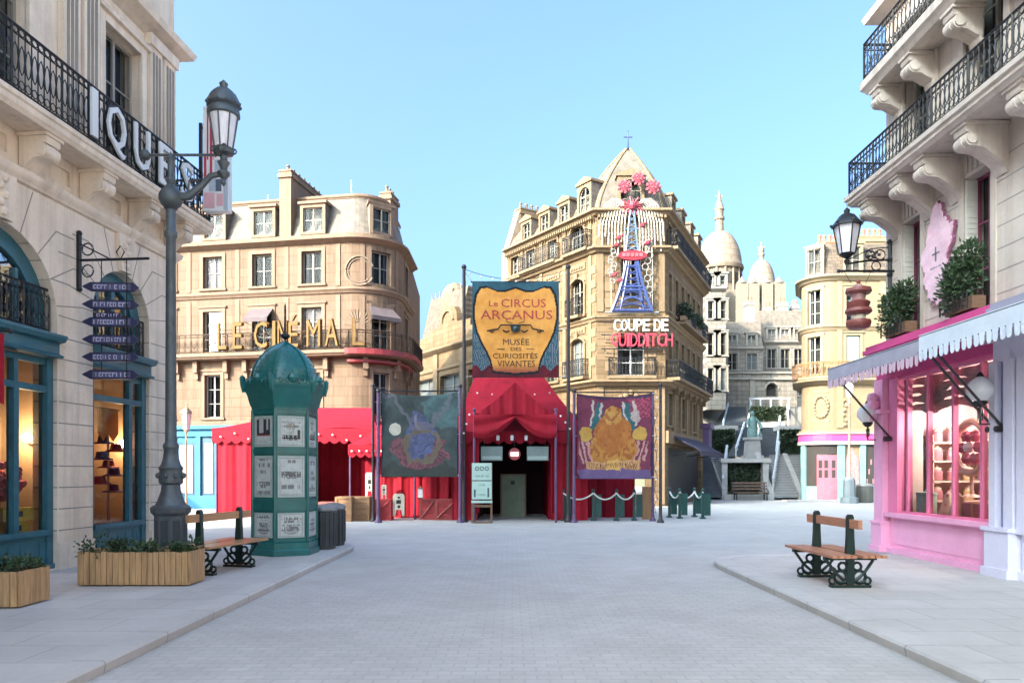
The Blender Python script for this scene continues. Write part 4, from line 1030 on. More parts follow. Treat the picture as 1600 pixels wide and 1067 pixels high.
for o in OG: 
    w_ = win(GB, *o, y=.3, fm=FRM, pm=GL, bars=3, blind=BLG)
b = B(SLATE); b.prism([(.6, 10.0), (1.6, 14.2), (5, 14.2), (6, 10)], -12.0, -6.6, 'yz'); 
for k in range(9): b.tube([(-11.8 + k * .6, 1.6, 14.2), (-11.8 + k * .6, 1.6, 14.6)], .05, 4, m=POTG)
b.build('roof', GB)
b = B(STCT); b.lathe([(1.0, 12.6), (1.0, 12.9), (.75, 13.0), (.85, 13.2), (.98, 13.7), (.92, 14.3), (.66, 14.75), (.3, 15.0), (.001, 15.05)], 18, (-9.5, 2.2, 0)); b.box(-10.3, -8.7, 1.4, 3, 10, 12.6); b.build('globe_turret', GB)
# ------------------------------------------------------------------ red tents
def fold(x, k=9.0, a=.035): return a * sin(x * k) + a * .5 * sin(x * k * 2.3 + 1)
def curtain(b, x0, x1, z0, z1, y, m, n=None, a=.05, k=11):
    n = n or max(4, int((x1 - x0) / .06)); r0 = []; r1 = []
    for i in range(n + 1):
        x = x0 + (x1 - x0) * i / n; yy = y + a * sin(x * k) + a * .45 * sin(x * k * 2.7 + 1)
        r0.append(b.P((x, yy, z0))); r1.append(b.P((x, y + (yy - y) * .5, z1)))
    for i in range(n): b.idx([r0[i], r0[i + 1], r1[i + 1], r1[i]], m, True)
def side_curtain(b, x, y0, y1, z0, z1, m, a=.05, k=11):
    n = max(4, int(abs(y1 - y0) / .06)); r0 = []; r1 = []
    for i in range(n + 1):
        y = y0 + (y1 - y0) * i / n; xx = x + a * sin(y * k) + a * .4 * sin(y * k * 2.6)
        r0.append(b.P((xx, y, z0))); r1.append(b.P((x + (xx - x) * .5, y, z1)))
    for i in range(n): b.idx([r0[i], r0[i + 1], r1[i + 1], r1[i]], m, True)
def hip(b, x0, x1, y0, y1, ze, rx0, rx1, ry, zr, m, n=10, sag=.14):
    """slightly sagging hipped canvas roof"""
    def quad(p00, p10, p11, p01):
        ids = []
        for j in range(n + 1):
            v = j / n; row = []
            for i in range(n + 1):
                u = i / n
                A_ = Vector(p00).lerp(Vector(p10), u); C_ = Vector(p01).lerp(Vector(p11), u); q = A_.lerp(C_, v)
                q.z -= sag * 4 * v * (1 - v) + .03 * sin(u * 14) * (1 - v); row.append(b.P(q))
            ids.append(row)
        for j in range(n):
            for i in range(n): b.idx([ids[j][i], ids[j][i + 1], ids[j + 1][i + 1], ids[j + 1][i]], m, True)
    quad((x0, y0, ze), (x1, y0, ze), (rx1, ry, zr), (rx0, ry, zr)); quad((x1, y1, ze), (x0, y1, ze), (rx0, ry, zr), (rx1, ry, zr))
    quad((x0, y1, ze), (x0, y0, ze), (rx0, ry, zr), (rx0, ry + .01, zr)); quad((x1, y0, ze), (x1, y1, ze), (rx1, ry, zr), (rx1, ry + .01, zr))
def valance(b, p, q, z, h, m, step=.36, n=6):
    """scalloped edge strip between two plan points"""
    p, q = Vector(p), Vector(q); L = (q - p).length; k = max(1, round(L / step)); d = (q - p) / L; nn = Vector((d.y, -d.x)) * .006
    for i in range(k):
        pts = []
        for j in range(n + 1):
            u = (i + j / n) * L / k; s = p + d * u; pts.append((s.x, s.y, z - h + .08 - .11 * sin(pi * j / n)))
        a = p + d * (i * L / k); c = p + d * ((i + 1) * L / k)
        b.face([(a.x, a.y, z)] + pts + [(c.x, c.y, z)], m); 
def fairy(par, pts, name='festoon_bulb'):
    for i, q in enumerate(pts):
        b = B(FAIRY); b.ball((0, 0, 0), .036, 8); b.build(name, par, q)
TY = 27.5
LT = thing('red_stall_tent', 'long red stall tent with scalloped valance, open front, behind the green kiosk', 'tent', (0, TY, G))
x0, x1 = PX(337, TY), PX(588, TY); 
b = B(REDC); hip(b, x0 - .1, x1 + .1, -.1, 4.2, 3.3, x0 + 2.2, x1 - .6, 2.1, 4.25, REDC); b.build('roof', LT)
b = B(REDC)
for p, q in (((x0 - .1, -.1), (x1 + .1, -.1)), ((x0 - .1, 4.2), (x0 - .1, -.1)), ((x1 + .1, -.1), (x1 + .1, 4.2))): valance(b, p, q, 3.3, .55, REDC)
b.build('valance', LT)
b = B(REDC); curtain(b, x0, PX(400, TY), .02, 3.25, 0, REDC, a=.045, k=9); side_curtain(b, x0, 4.1, 0, .02, 3.25, REDC); b.build('side_wall', LT)
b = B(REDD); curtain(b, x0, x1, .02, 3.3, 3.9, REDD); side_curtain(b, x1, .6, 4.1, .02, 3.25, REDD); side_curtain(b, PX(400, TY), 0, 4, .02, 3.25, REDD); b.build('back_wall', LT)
for x in (x0 + .02, PX(400, TY) + .05, PX(495, TY), x1):
    b = B(PURP); b.tube([(x, .02, 0), (x, .02, 3.3)], .035, 6); b.build('pole', LT)
fairy(LT, [(x0 + .25 + .52 * i, -.17, 2.98 + .13 * sin(i * 1.9)) for i in range(12)])
# little booth tent beside it
b_ = thing('red_booth_tent', 'small red booth tent with a lit valance between the stall and the dark banner', 'tent', (-4.55, 26.0, G))
b = B(REDC); hip(b, -1.2, 1.2, -.2, 2, 2.62, 0, .01, .9, 3.6, REDC, 6, .1); b.build('roof', b_)
b = B(REDC); valance(b, (-1.2, -.2), (1.2, -.2), 2.62, .42, REDC, .3); valance(b, (-1.2, 2), (-1.2, -.2), 2.62, .42, REDC, .3); b.build('valance', b_)
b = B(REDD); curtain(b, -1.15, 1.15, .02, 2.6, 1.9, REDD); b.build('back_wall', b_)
for x in (-1.14, 1.14):
    b = B(PURP); b.tube([(x, -.14, 0), (x, -.14, 2.6)], .035, 6); b.build('pole', b_)
fairy(b_, [(-1.05 + .26 * i, -.27, 2.4) for i in range(9)])
# main tent
MT = thing('red_circus_tent', 'large red circus tent whose gabled entrance stands open under the orange poster banner', 'tent', (.1, 25.2, G))
b = B(REDC); hip(b, -2.2, 2.55, -.1, 5, 3.05, -1.5, 1.1, 2.0, 5.15, REDC, 12, .1); b.build('roof', MT)
b = B(REDC); valance(b, (-2.2, -.1), (2.55, -.1), 3.05, .4, REDC); valance(b, (2.55, -.1), (2.55, 5), 3.05, .4, REDC); b.build('valance', MT)
b = B(REDC); curtain(b, -2.15, -1.3, .02, 3.0, 0, REDC); b.build('front_wall', MT); b = B(REDC); curtain(b, 1.25, 2.5, .02, 3.0, 0, REDC); b.build('front_wall', MT)
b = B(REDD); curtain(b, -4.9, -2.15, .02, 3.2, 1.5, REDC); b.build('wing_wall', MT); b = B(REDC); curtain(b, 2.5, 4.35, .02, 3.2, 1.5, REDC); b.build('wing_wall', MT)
VOID = mat('interior_shade_cloth', (.035, .006, .01), .9)  # near-black lining: the entrance shade painted into the cloth colour
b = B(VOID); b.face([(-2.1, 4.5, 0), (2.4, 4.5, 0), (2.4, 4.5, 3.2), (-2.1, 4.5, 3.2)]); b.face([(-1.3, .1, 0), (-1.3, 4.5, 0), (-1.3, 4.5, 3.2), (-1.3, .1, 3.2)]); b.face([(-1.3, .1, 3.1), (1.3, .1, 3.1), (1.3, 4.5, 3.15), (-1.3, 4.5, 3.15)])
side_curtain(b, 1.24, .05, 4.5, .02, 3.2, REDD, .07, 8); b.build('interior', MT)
# entrance canopy with gable front and two swags
b = B(REDC); zr, ze, wd = 4.62, 3.55, 1.36
def gz(x): return ze + (zr - ze) * (1 - (abs(x) / wd)) ** 1.25
n = 16
for i in range(n):
    a = -wd + 2 * wd * i / n; c = -wd + 2 * wd * (i + 1) / n
    b.idx([b.P((a, -1.0, gz(a))), b.P((c, -1.0, gz(c))), b.P((c, .6, gz(c) + .05)), b.P((a, .6, gz(a) + .05))], REDC, True)
b.build('canopy', MT)
b = B(REDC)
for i in range(48):
    a = -wd + 2 * wd * i / 48; c = -wd + 2 * wd * (i + 1) / 48
    f0, f1 = fold(a, 13, .03), fold(c, 13, .03)
    b.idx([b.P((a, -1.01 + f0, ze)), b.P((c, -1.01 + f1, ze)), b.P((c, -1.0, gz(c))), b.P((a, -1.0, gz(a)))], REDC, True)
b.build('gable_cloth', MT)
for s in (-1, 1):                                       # swags
    b = B(REDC); rows = []
    for j in range(9):
        v = j / 8; row = []
        for i in range(25):
            u = i / 24; x = s * wd * (1 - u) if s > 0 else -wd * (1 - u)
            dep = .74 - .62 * u ** 2.0
            row.append(b.P((x, -1.05 - .05 * sin(pi * v * 3 + u * 2) - .04 * sin(v * pi), ze - .0 - dep * v - .10 * sin(pi * u) * v + .03 * sin(u * 22) * v * 0)))
        rows.append(row)
    for j in range(8):
        for i in range(24): b.idx([rows[j][i], rows[j][i + 1], rows[j + 1][i + 1], rows[j + 1][i]], REDC, True)
    b.build('swag', MT)
for s in (-1, 1):
    b = B(PURP); b.tube([(s * (wd - .02), -1.0, 0), (s * (wd - .02), -1.0, ze + .1)], .04, 8); b.ball((s * (wd - .02), -1.0, ze + .16), .06, 8); b.build('pole', MT)
    b = B(REDC); curtain(b, s * wd - (.16 if s > 0 else -.02), s * wd + (.02 if s > 0 else .16), .3, 2.9, -.6, REDC if s < 0 else REDD, 6, .03, 20); b.build('tied_curtain', MT)
fairy(MT, [(-1.5 - .1 * i, -1.05 + .12 * i, 3.55 - .3 * i) for i in range(4)] + [(1.5 + .16 * i, -1.0 + .1 * i, 3.5 - .2 * i) for i in range(5)] + [(-1.3 + .5 * i, 1.5 * (1 - abs(i - 2.5) / 3), 4.4) for i in range(6)])
# sign boards hanging inside the entrance
for i, (x, lab) in enumerate(((-.78, 'grey green hanging board at the upper left inside the tent entrance, dimly seen'), (.76, 'grey green hanging board in the tent entrance beside the right curtain'))):
    t_ = thing('hanging_board', lab, 'sign', (.1 + x, 24.65, G))
    b = B(mat('sage_board', (.17, .23, .22), .6)); b.box(-.36, .36, -.02, .02, 2.05, 2.52); b.build('board', t_)
    b = B(mat('sage_light', (.30, .38, .36), .6)); b.box(-.32, .32, -.026, -.0205, 2.09, 2.2); b.build('stripe', t_)
    b = B(IRON); b.tube([(-.25, 0, 2.5), (-.25, 0, 2.85)], .01, 4); b.tube([(.25, 0, 2.5), (.25, 0, 2.85)], .01, 4); b.build('chain', t_)
t_ = thing('round_bar_sign', 'small round red sign with a white bar hanging in the tent entrance', 'sign', (PX(804, 24.7), 24.7, G))
b = B(mat('sign_red_round', (.35, .05, .06), .5)); b.lathe([(.001, -.03), (.2, -.03), (.2, .03), (.001, .03)], 20); o = b.build('disc', t_, (0, 0, 2.27)); o.rotation_euler = (R(90), 0, 0)
b = B(glow('sign_white', (1, .9, .85), 1.2)); b.box(-.12, .12, -.04, -.031, 2.21, 2.33); b.build('bar', t_)
b = B(IRON); b.tube([(0, 0, 2.46), (0, 0, 2.95)], .01, 4); b.build('chain', t_)
for i, (px, lab) in enumerate(((778, 'small spotlight hanging in the tent entrance above the left board'), (800, 'small spotlight hanging in the tent entrance above the round sign'), (822, 'small spotlight hanging in the tent entrance above the right board'))):
    t_ = thing('spotlight', lab, 'lamp', (PX(px, 24.6), 24.6, 2.72)); b = B(MILK); b.lathe([(.05, -.1), (.06, .05), (.02, .08)], 10); b.build('head', t_); b = B(IRON); b.tube([(0, 0, .08), (0, 0, .2)], .012, 4); b.build('bracket', t_)
t_ = thing('green_door', 'narrow green wooden door standing deep in the dark tent entrance', 'door', (PX(802, 27.5), 27.5, G))
b = B(mat('dull_green', (.16, .20, .13), .6, var=.2)); b.box(-.42, .42, -.03, .03, .0, 1.55); b.build('panel', t_); b = B(IRON); b.box(-.1, .05, -.036, -.0305, 1.2, 1.34); b.build('plaque', t_)
b = B(WOODD); b.box(-.48, -.42, -.04, .04, 0, 1.6); b.box(.42, .48, -.04, .04, 0, 1.6); b.box(-.42, .42, -.04, .04, 1.55, 1.6); b.build('frame', t_)
# notice board on legs at the left of the entrance
t_ = thing('ticket_board', 'pale green price board on dark legs at the left of the tent entrance', 'sign', (PX(753, 24.0), 24.0, G))
b = B(WOODD)
for s in (-.31, .31): b.box(s - .03, s + .03, -.03, .03, 0, 1.95)
b.box(-.28, .28, -.03, .03, .52, .6); b.box(-.3, .3, -.12, .1, .0, .05); b.build('stand', t_)
b = B(mat('celadon_board', (.40, .55, .48), .5, var=.1)); b.box(-.32, .32, -.055, -.031, 1.4, 1.96); b.box(-.32, .32, -.055, -.031, .78, 1.37); b.box(-.34, .34, -.08, -.031, .66, .74); b.build('board', t_)
b = B(mat('board_ink', (.06, .10, .10), .6))
for s in (-.16, .0, .16): b.ring((s, -.06, 1.78), .06, .012, 'y', 10, 4)
scribble(b, -.24, .24, 1.5, .06, -.057, None); b.box(-.26, -.2, -.06, -.0555, .85, 1.1); b.box(.18, .24, -.06, -.0555, .85, 1.15); scribble(b, -.12, .12, 1.22, .05, -.057, None); scribble(b, -.14, .12, .9, .05, -.057, None); b.build('lettering', t_)

# ------------------------------------------------------------------ masts and painted banners
def mast(px, top, label, m, Y=24.6, r=.05, lamp=False):
    t_ = thing('banner_mast', label, 'pole', (PX(px, Y), Y, G))
    b = B(m); b.lathe([(r * 2.2, 0), (r * 2.2, .05), (r * 1.2, .12), (r, .3), (r * .85, top)], 10); b.build('shaft', t_)
    b = B(BLKP); b.ball((0, 0, top + .03), r * 1.4, 8); b.build('finial', t_); return t_
mast(725, 8.45, 'tall black mast at the left edge of the orange poster banner', BLKP, 24.5, .065)
mast(888, 8.45, 'tall black mast at the right edge of the orange poster banner', BLKP, 24.5, .065)
mast(583, 4.55, 'black mast close beside the left post of the dark teal banner', BLKP, 24.8, .05)
mast(591, 4.3, 'purple post holding the left side of the dark teal banner', PURP, 24.2, .06)
mast(719, 4.45, 'purple post holding the right side of the dark teal banner', PURP, 24.2, .055)
mast(897, 4.3, 'purple post holding the left side of the banner with the orange figure', PURP, 24.2, .055)
mast(1020, 4.3, 'purple post behind the right side of the banner with the orange figure', PURP, 25.0, .05)
mast(1032, 4.5, 'black mast right of the banner with the orange figure', BLKP, 24.2, .055)
def inpoly(x, y, P):
    r = False; j = len(P) - 1
    for i in range(len(P)):
        if (P[i][1] > y) != (P[j][1] > y) and x < (P[j][0] - P[i][0]) * (y - P[i][1]) / (P[j][1] - P[i][1]) + P[i][0]: r = not r
        j = i
    return r
def hsh(i, j): return (sin(i * 12.9898 + j * 78.233) * 43758.5453) % 1
def vnoise(u, v, s):
    x, y = u * s, v * s; i, j = int(math.floor(x)), int(math.floor(y)); f, g = x - i, y - j; f = f * f * (3 - 2 * f); g = g * g * (3 - 2 * g)
    return (hsh(i, j) * (1 - f) + hsh(i + 1, j) * f) * (1 - g) + (hsh(i, j + 1) * (1 - f) + hsh(i + 1, j + 1) * f) * g
def lerp(a, b_, t): return tuple(p + (q - p) * t for p, q in zip(a, b_))
# central poster: orange shield on dark teal
half = [(0, .93), (.12, .895), (.22, .895), (.34, .935), (.42, .925), (.47, .85), (.495, .72), (.49, .60), (.46, .48), (.40, .36), (.34, .27), (.295, .18), (.27, .07), (0, .05)]
SHIELD = [(.5 + x * .95, z) for x, z in half] + [(.5 - x * .95, z) for x, z in half[::-1]]
def grow(P, k, c=(.5, .55)): return [(c[0] + (x - c[0]) * k, c[1] + (z - c[1]) * k) for x, z in P]
SH2 = grow(SHIELD, 1.055)
def central(u, v):
    n = vnoise(u, v, 9) * .6 + vnoise(u, v, 26) * .4
    if inpoly(u, v, SHIELD):
        c = lerp((.62, .25, .045), (.74, .36, .09), n); 
        return lerp((.25, .05, .04), c, min(1, max(.15, (v - .06) / .09)))
    if inpoly(u, v, SH2): return (.012, .014, .016)
    if v < .10 + .03 * sin(u * 40): return lerp((.16, .012, .025), (.03, .01, .012), n)
    if v < .45 and abs(u - .5) < .49 and (u * 46 + n * 2) % 1 > .74: return (.20, .19, .20)
    return lerp((.025, .075, .105), (.05, .14, .18), n * (.4 + .6 * v))
BW, BH = PX(873, 24.6) - PX(738, 24.6), 3.2
cb = thing('poster_banner', 'tall banner with an orange shield reading CIRCUS ARCANUS strung between two black masts', 'banner', (PX(805.5, 24.6), 24.6, 4.72))
cdisp = lambda x, z: .03 * sin(x * 2.2 + 1) + .012 * sin(z * 5 + x)
cloth('cloth', BW, BH, 130, 140, central, cb, disp=cdisp, thick=.012)
RT = mat('poster_red', (.40, .04, .035), .7); BT = mat('poster_brown', (.075, .03, .012), .7); BK = mat('poster_black', (.012, .014, .016), .7)
def Zc(py): return PZ(py, 24.6) - 4.72
def Xc(px): return PX(px, 24.6) - PX(805.5, 24.6)
b = B(RT)
def outl(s_, px0, px1, py0, py1, m, w_=.0):
    b.text(s_, Xc(px0), Xc(px1), Zc(py1), Zc(py0), -.006, .004, m, cdisp)
outl('Le', 764, 778, 470, 479, RT); outl('CIRCUS', 783, 853, 467, 480, RT); outl('ARCANUS', 751, 863, 485, 499, RT)
outl('MUSÉE', 786, 827, 527, 539, BT); outl('DES', 798, 815, 542.5, 548, BT); outl('CURIOSITÉS', 770, 840, 550, 560, BT); outl('VIVANTES', 777, 836, 563, 573, BT)
for s in (-1, 1):
    for q in (18, 22): b.box(min(s * Xc(805.5 + q) * 1, s * Xc(805.5 + q + 12)), max(s * Xc(805.5 + q), s * Xc(805.5 + q + 12)), -.03, -.02, Zc(546), Zc(545), BT) if False else None
    b.box(*sorted((s * .36, s * .62)), -.035, -.03, Zc(545.8), Zc(544.8), BT)
    P_ = [(s * .12, -.03, Zc(508)), (s * .5, -.03, Zc(508)), (s * .58, -.03, Zc(514)), (s * .95, -.03, Zc(517))]
    b.tube(P_, .022, 4, m=BK)
    b.tube([(s * .2, -.03, Zc(517)), (s * .3, -.03, Zc(519)), (s * .42, -.03, Zc(516))], .025, 4, m=BK); b.tube([(s * .72, -.03, Zc(518)), (s * .8, -.03, Zc(519.5)), (s * .86, -.03, Zc(517))], .02, 4, m=BK)
    b.tube([(s * .1, -.03, Zc(505)), (s * .28, -.03, Zc(503)), (s * .3, -.03, Zc(500))], .012, 4, m=BK)
b.prism([(-.18, Zc(507)), (.18, Zc(507)), (.14, Zc(517)), (.06, Zc(520)), (-.06, Zc(520)), (-.14, Zc(517))], -.036, -.028, 'xz', BK); b.ball((0, -.035, Zc(513)), .075, 8, mat('poster_teal', (.05, .09, .10), .6), .9)
b.build('lettering', cb)
b = B(IRON); b.tube([(-BW / 2 - .05, .03, BH), (BW / 2 + .05, .03, BH)], .025, 6); b.build('top_rod', cb)
b = B(ROPE)
xm0, xm1 = PX(725, 24.5) - PX(805.5, 24.6), PX(888, 24.5) - PX(805.5, 24.6)
for p, q in (((-BW / 2, BH), (xm0, BH + .35)), ((BW / 2, BH), (xm1, BH + .35)), ((-BW / 2, .05), (xm0, .02)), ((BW / 2, .05), (xm1, .02)), ((-BW / 2, BH / 2), (xm0, BH / 2)), ((BW / 2, BH / 2), (xm1, BH / 2))):
    b.tube([(p[0], .03, p[1]), (q[0], -.05, q[1])], .012, 4)
b.build('rope', cb)
fs = thing('festoon_lights', 'string of small bulbs between the tops of the two tall black masts', 'string lights', (PX(805.5, 24.5), 24.5, 0))
def sag(t): return 8.32 - .35 * 4 * t * (1 - t)
b = B(IRON); b.tube([(xm0 + (xm1 - xm0) * t / 12, 0, sag(t / 12)) for t in range(13)], .01, 4); b.build('wire', fs)
fairy(fs, [(xm0 + (xm1 - xm0) * (t + .5) / 9, 0, sag((t + .5) / 9) - .06) for t in range(9)], 'bulb')
# left banner: murky teal with a pale disc, blue plume over a ring of rose scallops
def leftb(u, v):
    wu, wv = vnoise(u + 7, v, 6) - .5, vnoise(u, v + 9, 6) - .5; wu2, wv2 = vnoise(u + 2, v, 19) - .5, vnoise(u, v + 4, 19) - .5
    moon = (u - .18) ** 2 + ((v - .565) * 1.05) ** 2 < .0062
    u, v = u + .16 * wu + .07 * wu2, v + .14 * wv + .07 * wv2
    n = vnoise(u, v, 7) * .5 + vnoise(u + 3, v, 17) * .3 + vnoise(u, v + 5, 40) * .2
    if moon: return lerp((.36, .33, .27), (.46, .44, .37), n)
    c = lerp((.03, .042, .044), (.065, .085, .085), n)
    if u > .6 and v > .62: c = lerp(c, (.10, .20, .21), .7 * n)
    e = ((u - .5) / .42) ** 2 + ((v - .32) / .21) ** 2
    if e < 1 and v < .46: c = lerp((.07, .04, .048), (.20, .075, .09), (n * 3.3) % 1)
    e2 = ((u - .5) / .2) ** 2 + ((v - .48) / .3) ** 2 
    if e2 < 1: c = lerp((.05, .055, .10), (.095, .11, .21), (n * 3) % 1)
    e3 = abs(math.hypot((u - .53) / .24, (v - .37) / .17) - 1)
    if e3 < .16: c = lerp((.08, .07, .055), (.16, .13, .09), n)
    if abs(u - .5) < .035 and .55 < v < .74: c = lerp((.12, .12, .14), (.2, .18, .2), n)
    if v > .55 and abs(u - .5) > (v - .5) * .9 - .02 and abs(u - .5) < (v - .5) * .9 + .06: c = lerp(c, (.13, .12, .15), .6)
    if v < .13: c = lerp(c, (.04, .045, .04), .75)
    return c
def hdisp(wd_, ht_):
    return lambda x, z: .05 * math.exp(-((ht_ - z) / .5)) * sin(x * 3.1) + .03 * sin((x / wd_) * 5 + z * 1.3) + .03 * max(0, abs(x) / wd_ * 2 - .5) * sin((z + abs(x)) * 7)
def topcut(me_o, wd_, ht_, d=.13):
    for v in me_o.data.vertices:                         # the top edge hangs in a shallow curve between its corners
        t = v.co.x / (wd_ / 2); v.co.z -= d * (1 - t * t) * (v.co.z / ht_) ** 3
for nm, px0, px1, py0, py1, fc, lab, nx in (
    ('painted_banner', 596, 715, 612, 745, leftb, 'dark teal painted banner with a pale moon disc, left of the tent entrance', 110),
    ('painted_banner', 901, 1018, 614, 748, None, 'purple painted banner of a big orange seated idol, right of the tent entrance', 110)):
    Yb = 24.25; wd_ = PX(px1, Yb) - PX(px0, Yb); ht_ = PZ(py0, Yb) - PZ(py1, Yb)
    def rightb(u, v):
        u0 = u; u, v = u + .045 * (vnoise(u + 7, v, 9) - .5) + .03 * (vnoise(u, v + 3, 24) - .5), v + .04 * (vnoise(u, v + 9, 9) - .5) + .03 * (vnoise(u + 5, v, 24) - .5)
        n = vnoise(u, v, 9) * .4 + vnoise(u + 3, v, 22) * .35 + vnoise(u, v + 2, 44) * .25
        au = abs(u - .49); c = lerp((.12, .028, .05), (.19, .045, .08), n)
        if u > .70 and v > .72 and (int(u * 34) + int(v * 34)) % 2: c = (.34, .06, .10)
        if v < .12: c = lerp((.10, .07, .16), (.16, .10, .2), n)
        if .13 < au < .30 and .58 < v < .93 - (au - .13) * .3 and au < .2 + (.93 - v) * .33: c = lerp((.02, .08, .09), (.05, .14, .15), n)
        for q in (.145, .27):
            if abs(au - q - (.9 - v) * .12) < .016 and .64 < v < .93: c = (.42, .36, .32)
        o0, o1 = (.30, .115, .028), (.50, .24, .06)
        if au < .31 and .17 < v < .52 and (au / .31) ** 2.4 + ((v - .34) / .2) ** 4 < 1: c = lerp(o0, o1, n)
        if (au / .25) ** 2 + ((v - .53) / .24) ** 2 < 1: c = lerp((.27, .08, .022), (.44, .18, .05), n)
        if (au / .115) ** 2 + ((v - .75) / .13) ** 2 < 1: c = lerp((.36, .16, .04), (.52, .29, .09), n)
        if (au / .31) ** 2 + ((v - .45) / .4) ** 2 < 1 and c[0] > .36 and vnoise(u0 + 1, v, 30) > .62: c = lerp(c, (.24, .07, .025), .7)
        if .05 < au < .085 and .79 < v < .85: c = (.3, .1, .03)
        if (au - .36) ** 2 + ((v - .53) * 1.05) ** 2 < .0085: c = lerp((.36, .19, .045), (.52, .33, .08), n)
        if .28 < au < .45 and .20 < v < .44:
            k = (au + (v - .2) * -.25 + .05) * 16
            if k % 1 < .5: c = lerp((.36, .16, .15), (.48, .3, .26), n)
        if (au - .3) ** 2 * 1 + (v - .745) ** 2 < .0042 and u > .5: c = lerp((.42, .36, .33), (.3, .2, .2), (n * 4) % 1)
        if au < .36 and .12 < v < .205: c = lerp((.34, .16, .07), (.52, .30, .14), (n * 4) % 1)
        if au < .09 and .09 < v < .22: c = lerp((.5, .26, .08), (.6, .36, .12), n)
        if au < .32 and .13 < v < .18 and (u * 40) % 1 < .3: c = (.12, .045, .02)
        if v > .965 or u < .012 or u > .988: c = (.06, .03, .06)
        return c
    t_ = thing(nm, lab, 'banner', (PX((px0 + px1) / 2, Yb), Yb, PZ(py1, Yb)))
    o = cloth('cloth', wd_, ht_, nx, 120, fc or rightb, t_, disp=hdisp(wd_, ht_), thick=.012); topcut(o, wd_, ht_)
    b = B(IRON); b.tube([(-wd_ / 2 - .1, .06, ht_ + .03), (wd_ / 2 + .1, .06, ht_ + .03)], .028, 6); b.build('rod', t_); b = B(IRON); b.tube([(-wd_ / 2, .05, .02), (wd_ / 2, .05, .02)], .02, 6); b.build('rod', t_)
    b = B(ROPE)
    for s in (-1, 1):
        for z in (ht_ - .02, .05, ht_ * .5): b.tube([(s * wd_ / 2, 0, z), (s * (wd_ / 2 + .12), -.02, z + .03)], .01, 4)
    b.build('rope', t_)
# string of clear bulbs wound on the right-hand post
fs = thing('bulb_garland', 'garland of clear bulbs wound down the post right of the orange idol banner', 'string lights', (PX(1024, 24.6), 24.6, G))
b = B(IRON); b.tube([(.06 * sin(z * 4), -.05, .3 + z * .25) for z in range(16)], .012, 4); b.build('wire', fs); fairy(fs, [(.06 * sin(z * 4) + .04, -.08, .4 + z * .34) for z in range(12)], 'bulb')

# ------------------------------------------------------------------ crates, boards and barriers in front of the tents
def crate(px0, px1, py0, py1, lab, m, tm, dep=.6, rz=0, slats=4, grp=None, z0=0):
    Y = 1150 * (1.55 - G) / (py1 - 738) if z0 == 0 else z0
    Y = min(Y, 25.6); w_ = PX(px1, Y) - PX(px0, Y); h = (py1 - py0) * Y / F
    t_ = thing('wooden_crate', lab, 'crate', (PX((px0 + px1) / 2, Y), Y, G), rz, grp)
    b = B(m)
    for k in range(slats): b.box(-w_ / 2 + .03, w_ / 2 - .03, .02, dep - .02, .01 + (h - .03) * k / slats, (h - .03) * (k + 1) / slats - .012 + .01)
    b.build('body', t_)
    b = B(tm)
    for s in (-1, 1): b.box(*sorted((s * w_ / 2, s * (w_ / 2 - .08))), -.0, dep, .0, h)
    b.box(-w_ / 2 + .08, w_ / 2 - .08, -.0, dep, h - .07, h + .002); b.box(-w_ / 2 + .08, w_ / 2 - .08, -.0, dep, .0, .08)
    if slats < 4: b.tube([(-w_ / 2 + .08, -.004, .09), (w_ / 2 - .08, -.004, h - .08)], .03, 4)
    b.build('frame', t_); return t_
crate(523, 549, 776, 815, 'brown plank crate nearest the grey bins', CRATEW, CRATEW)
crate(549, 577, 776, 814, 'wide brown plank crate between the other brown crate and the red box', CRATEW, CRATEW)
crate(577, 611, 780, 813, 'dark red box under the left post of the teal banner', REDP, REDP, slats=3)
crate(655, 681, 779, 811, 'red framed crate, farther left of the pair under the teal banner', REDP, mat('red_trim', (.30, .05, .045), .5), slats=3)
crate(680, 714, 780, 812.5, 'red framed crate, nearer the tent entrance of the pair under the teal banner', REDP, mat('red_trim', (.30, .05, .045), .5), slats=3)
crate(495, 521, 752, 780, 'dusty rose crate at the back of the open stall tent', mat('rose_crate', (.30, .10, .085), .7, var=.2), mat('rose_crate', (.30, .10, .085), .7), z0=25.5)
crate(547, 566, 749, 776, 'pinkish crate standing upright in the small booth tent', mat('rose_crate', (.30, .10, .085), .7, var=.2), WOODD, z0=25.5)
def cutout(px0, px1, py0, py1, lab, Y):
    w_ = PX(px1, Y) - PX(px0, Y); h = (py1 - py0) * Y / F; z = max(0, PZ(py1, Y) - G)
    t_ = thing('cutout_board', lab, 'sign', (PX((px0 + px1) / 2, Y), Y, G + z))
    b = B(mat('cream_board', (.58, .52, .42), .6, var=.1)); b.prism([(-w_ / 2, 0), (-w_ * .3, 0), (-w_ * .22, h * .28), (w_ * .22, h * .28), (w_ * .3, 0), (w_ / 2, 0), (w_ / 2, h * .9), (w_ * .38, h), (-w_ * .38, h), (-w_ / 2, h * .9)], -.015, .015); b.build('board', t_)
    b = B(BK); b.box(-w_ * .2, w_ * .2, -.02, -.0155, h * .55, h * .72); b.ball((0, -.02, h * .83), w_ * .1, 6); b.box(-w_ * .1, w_ * .12, -.02, -.0155, h * .36, h * .48); b.build('mark', t_); return t_
cutout(614, 632, 771, 806, 'cream cut-out board standing on the ground between the red boxes', 25.4)
cutout(571, 584, 738, 778, 'tall cream board with dark marks behind the dark red box', 25.9)
cutout(596, 604, 757, 779, 'narrow white board leaning on the dark red box', 24.6)
t_ = thing('crate_lantern', 'small white lantern on the red crate under the teal banner', 'lantern', (PX(657, 25.4), 25.4, PZ(779, 25.4)))
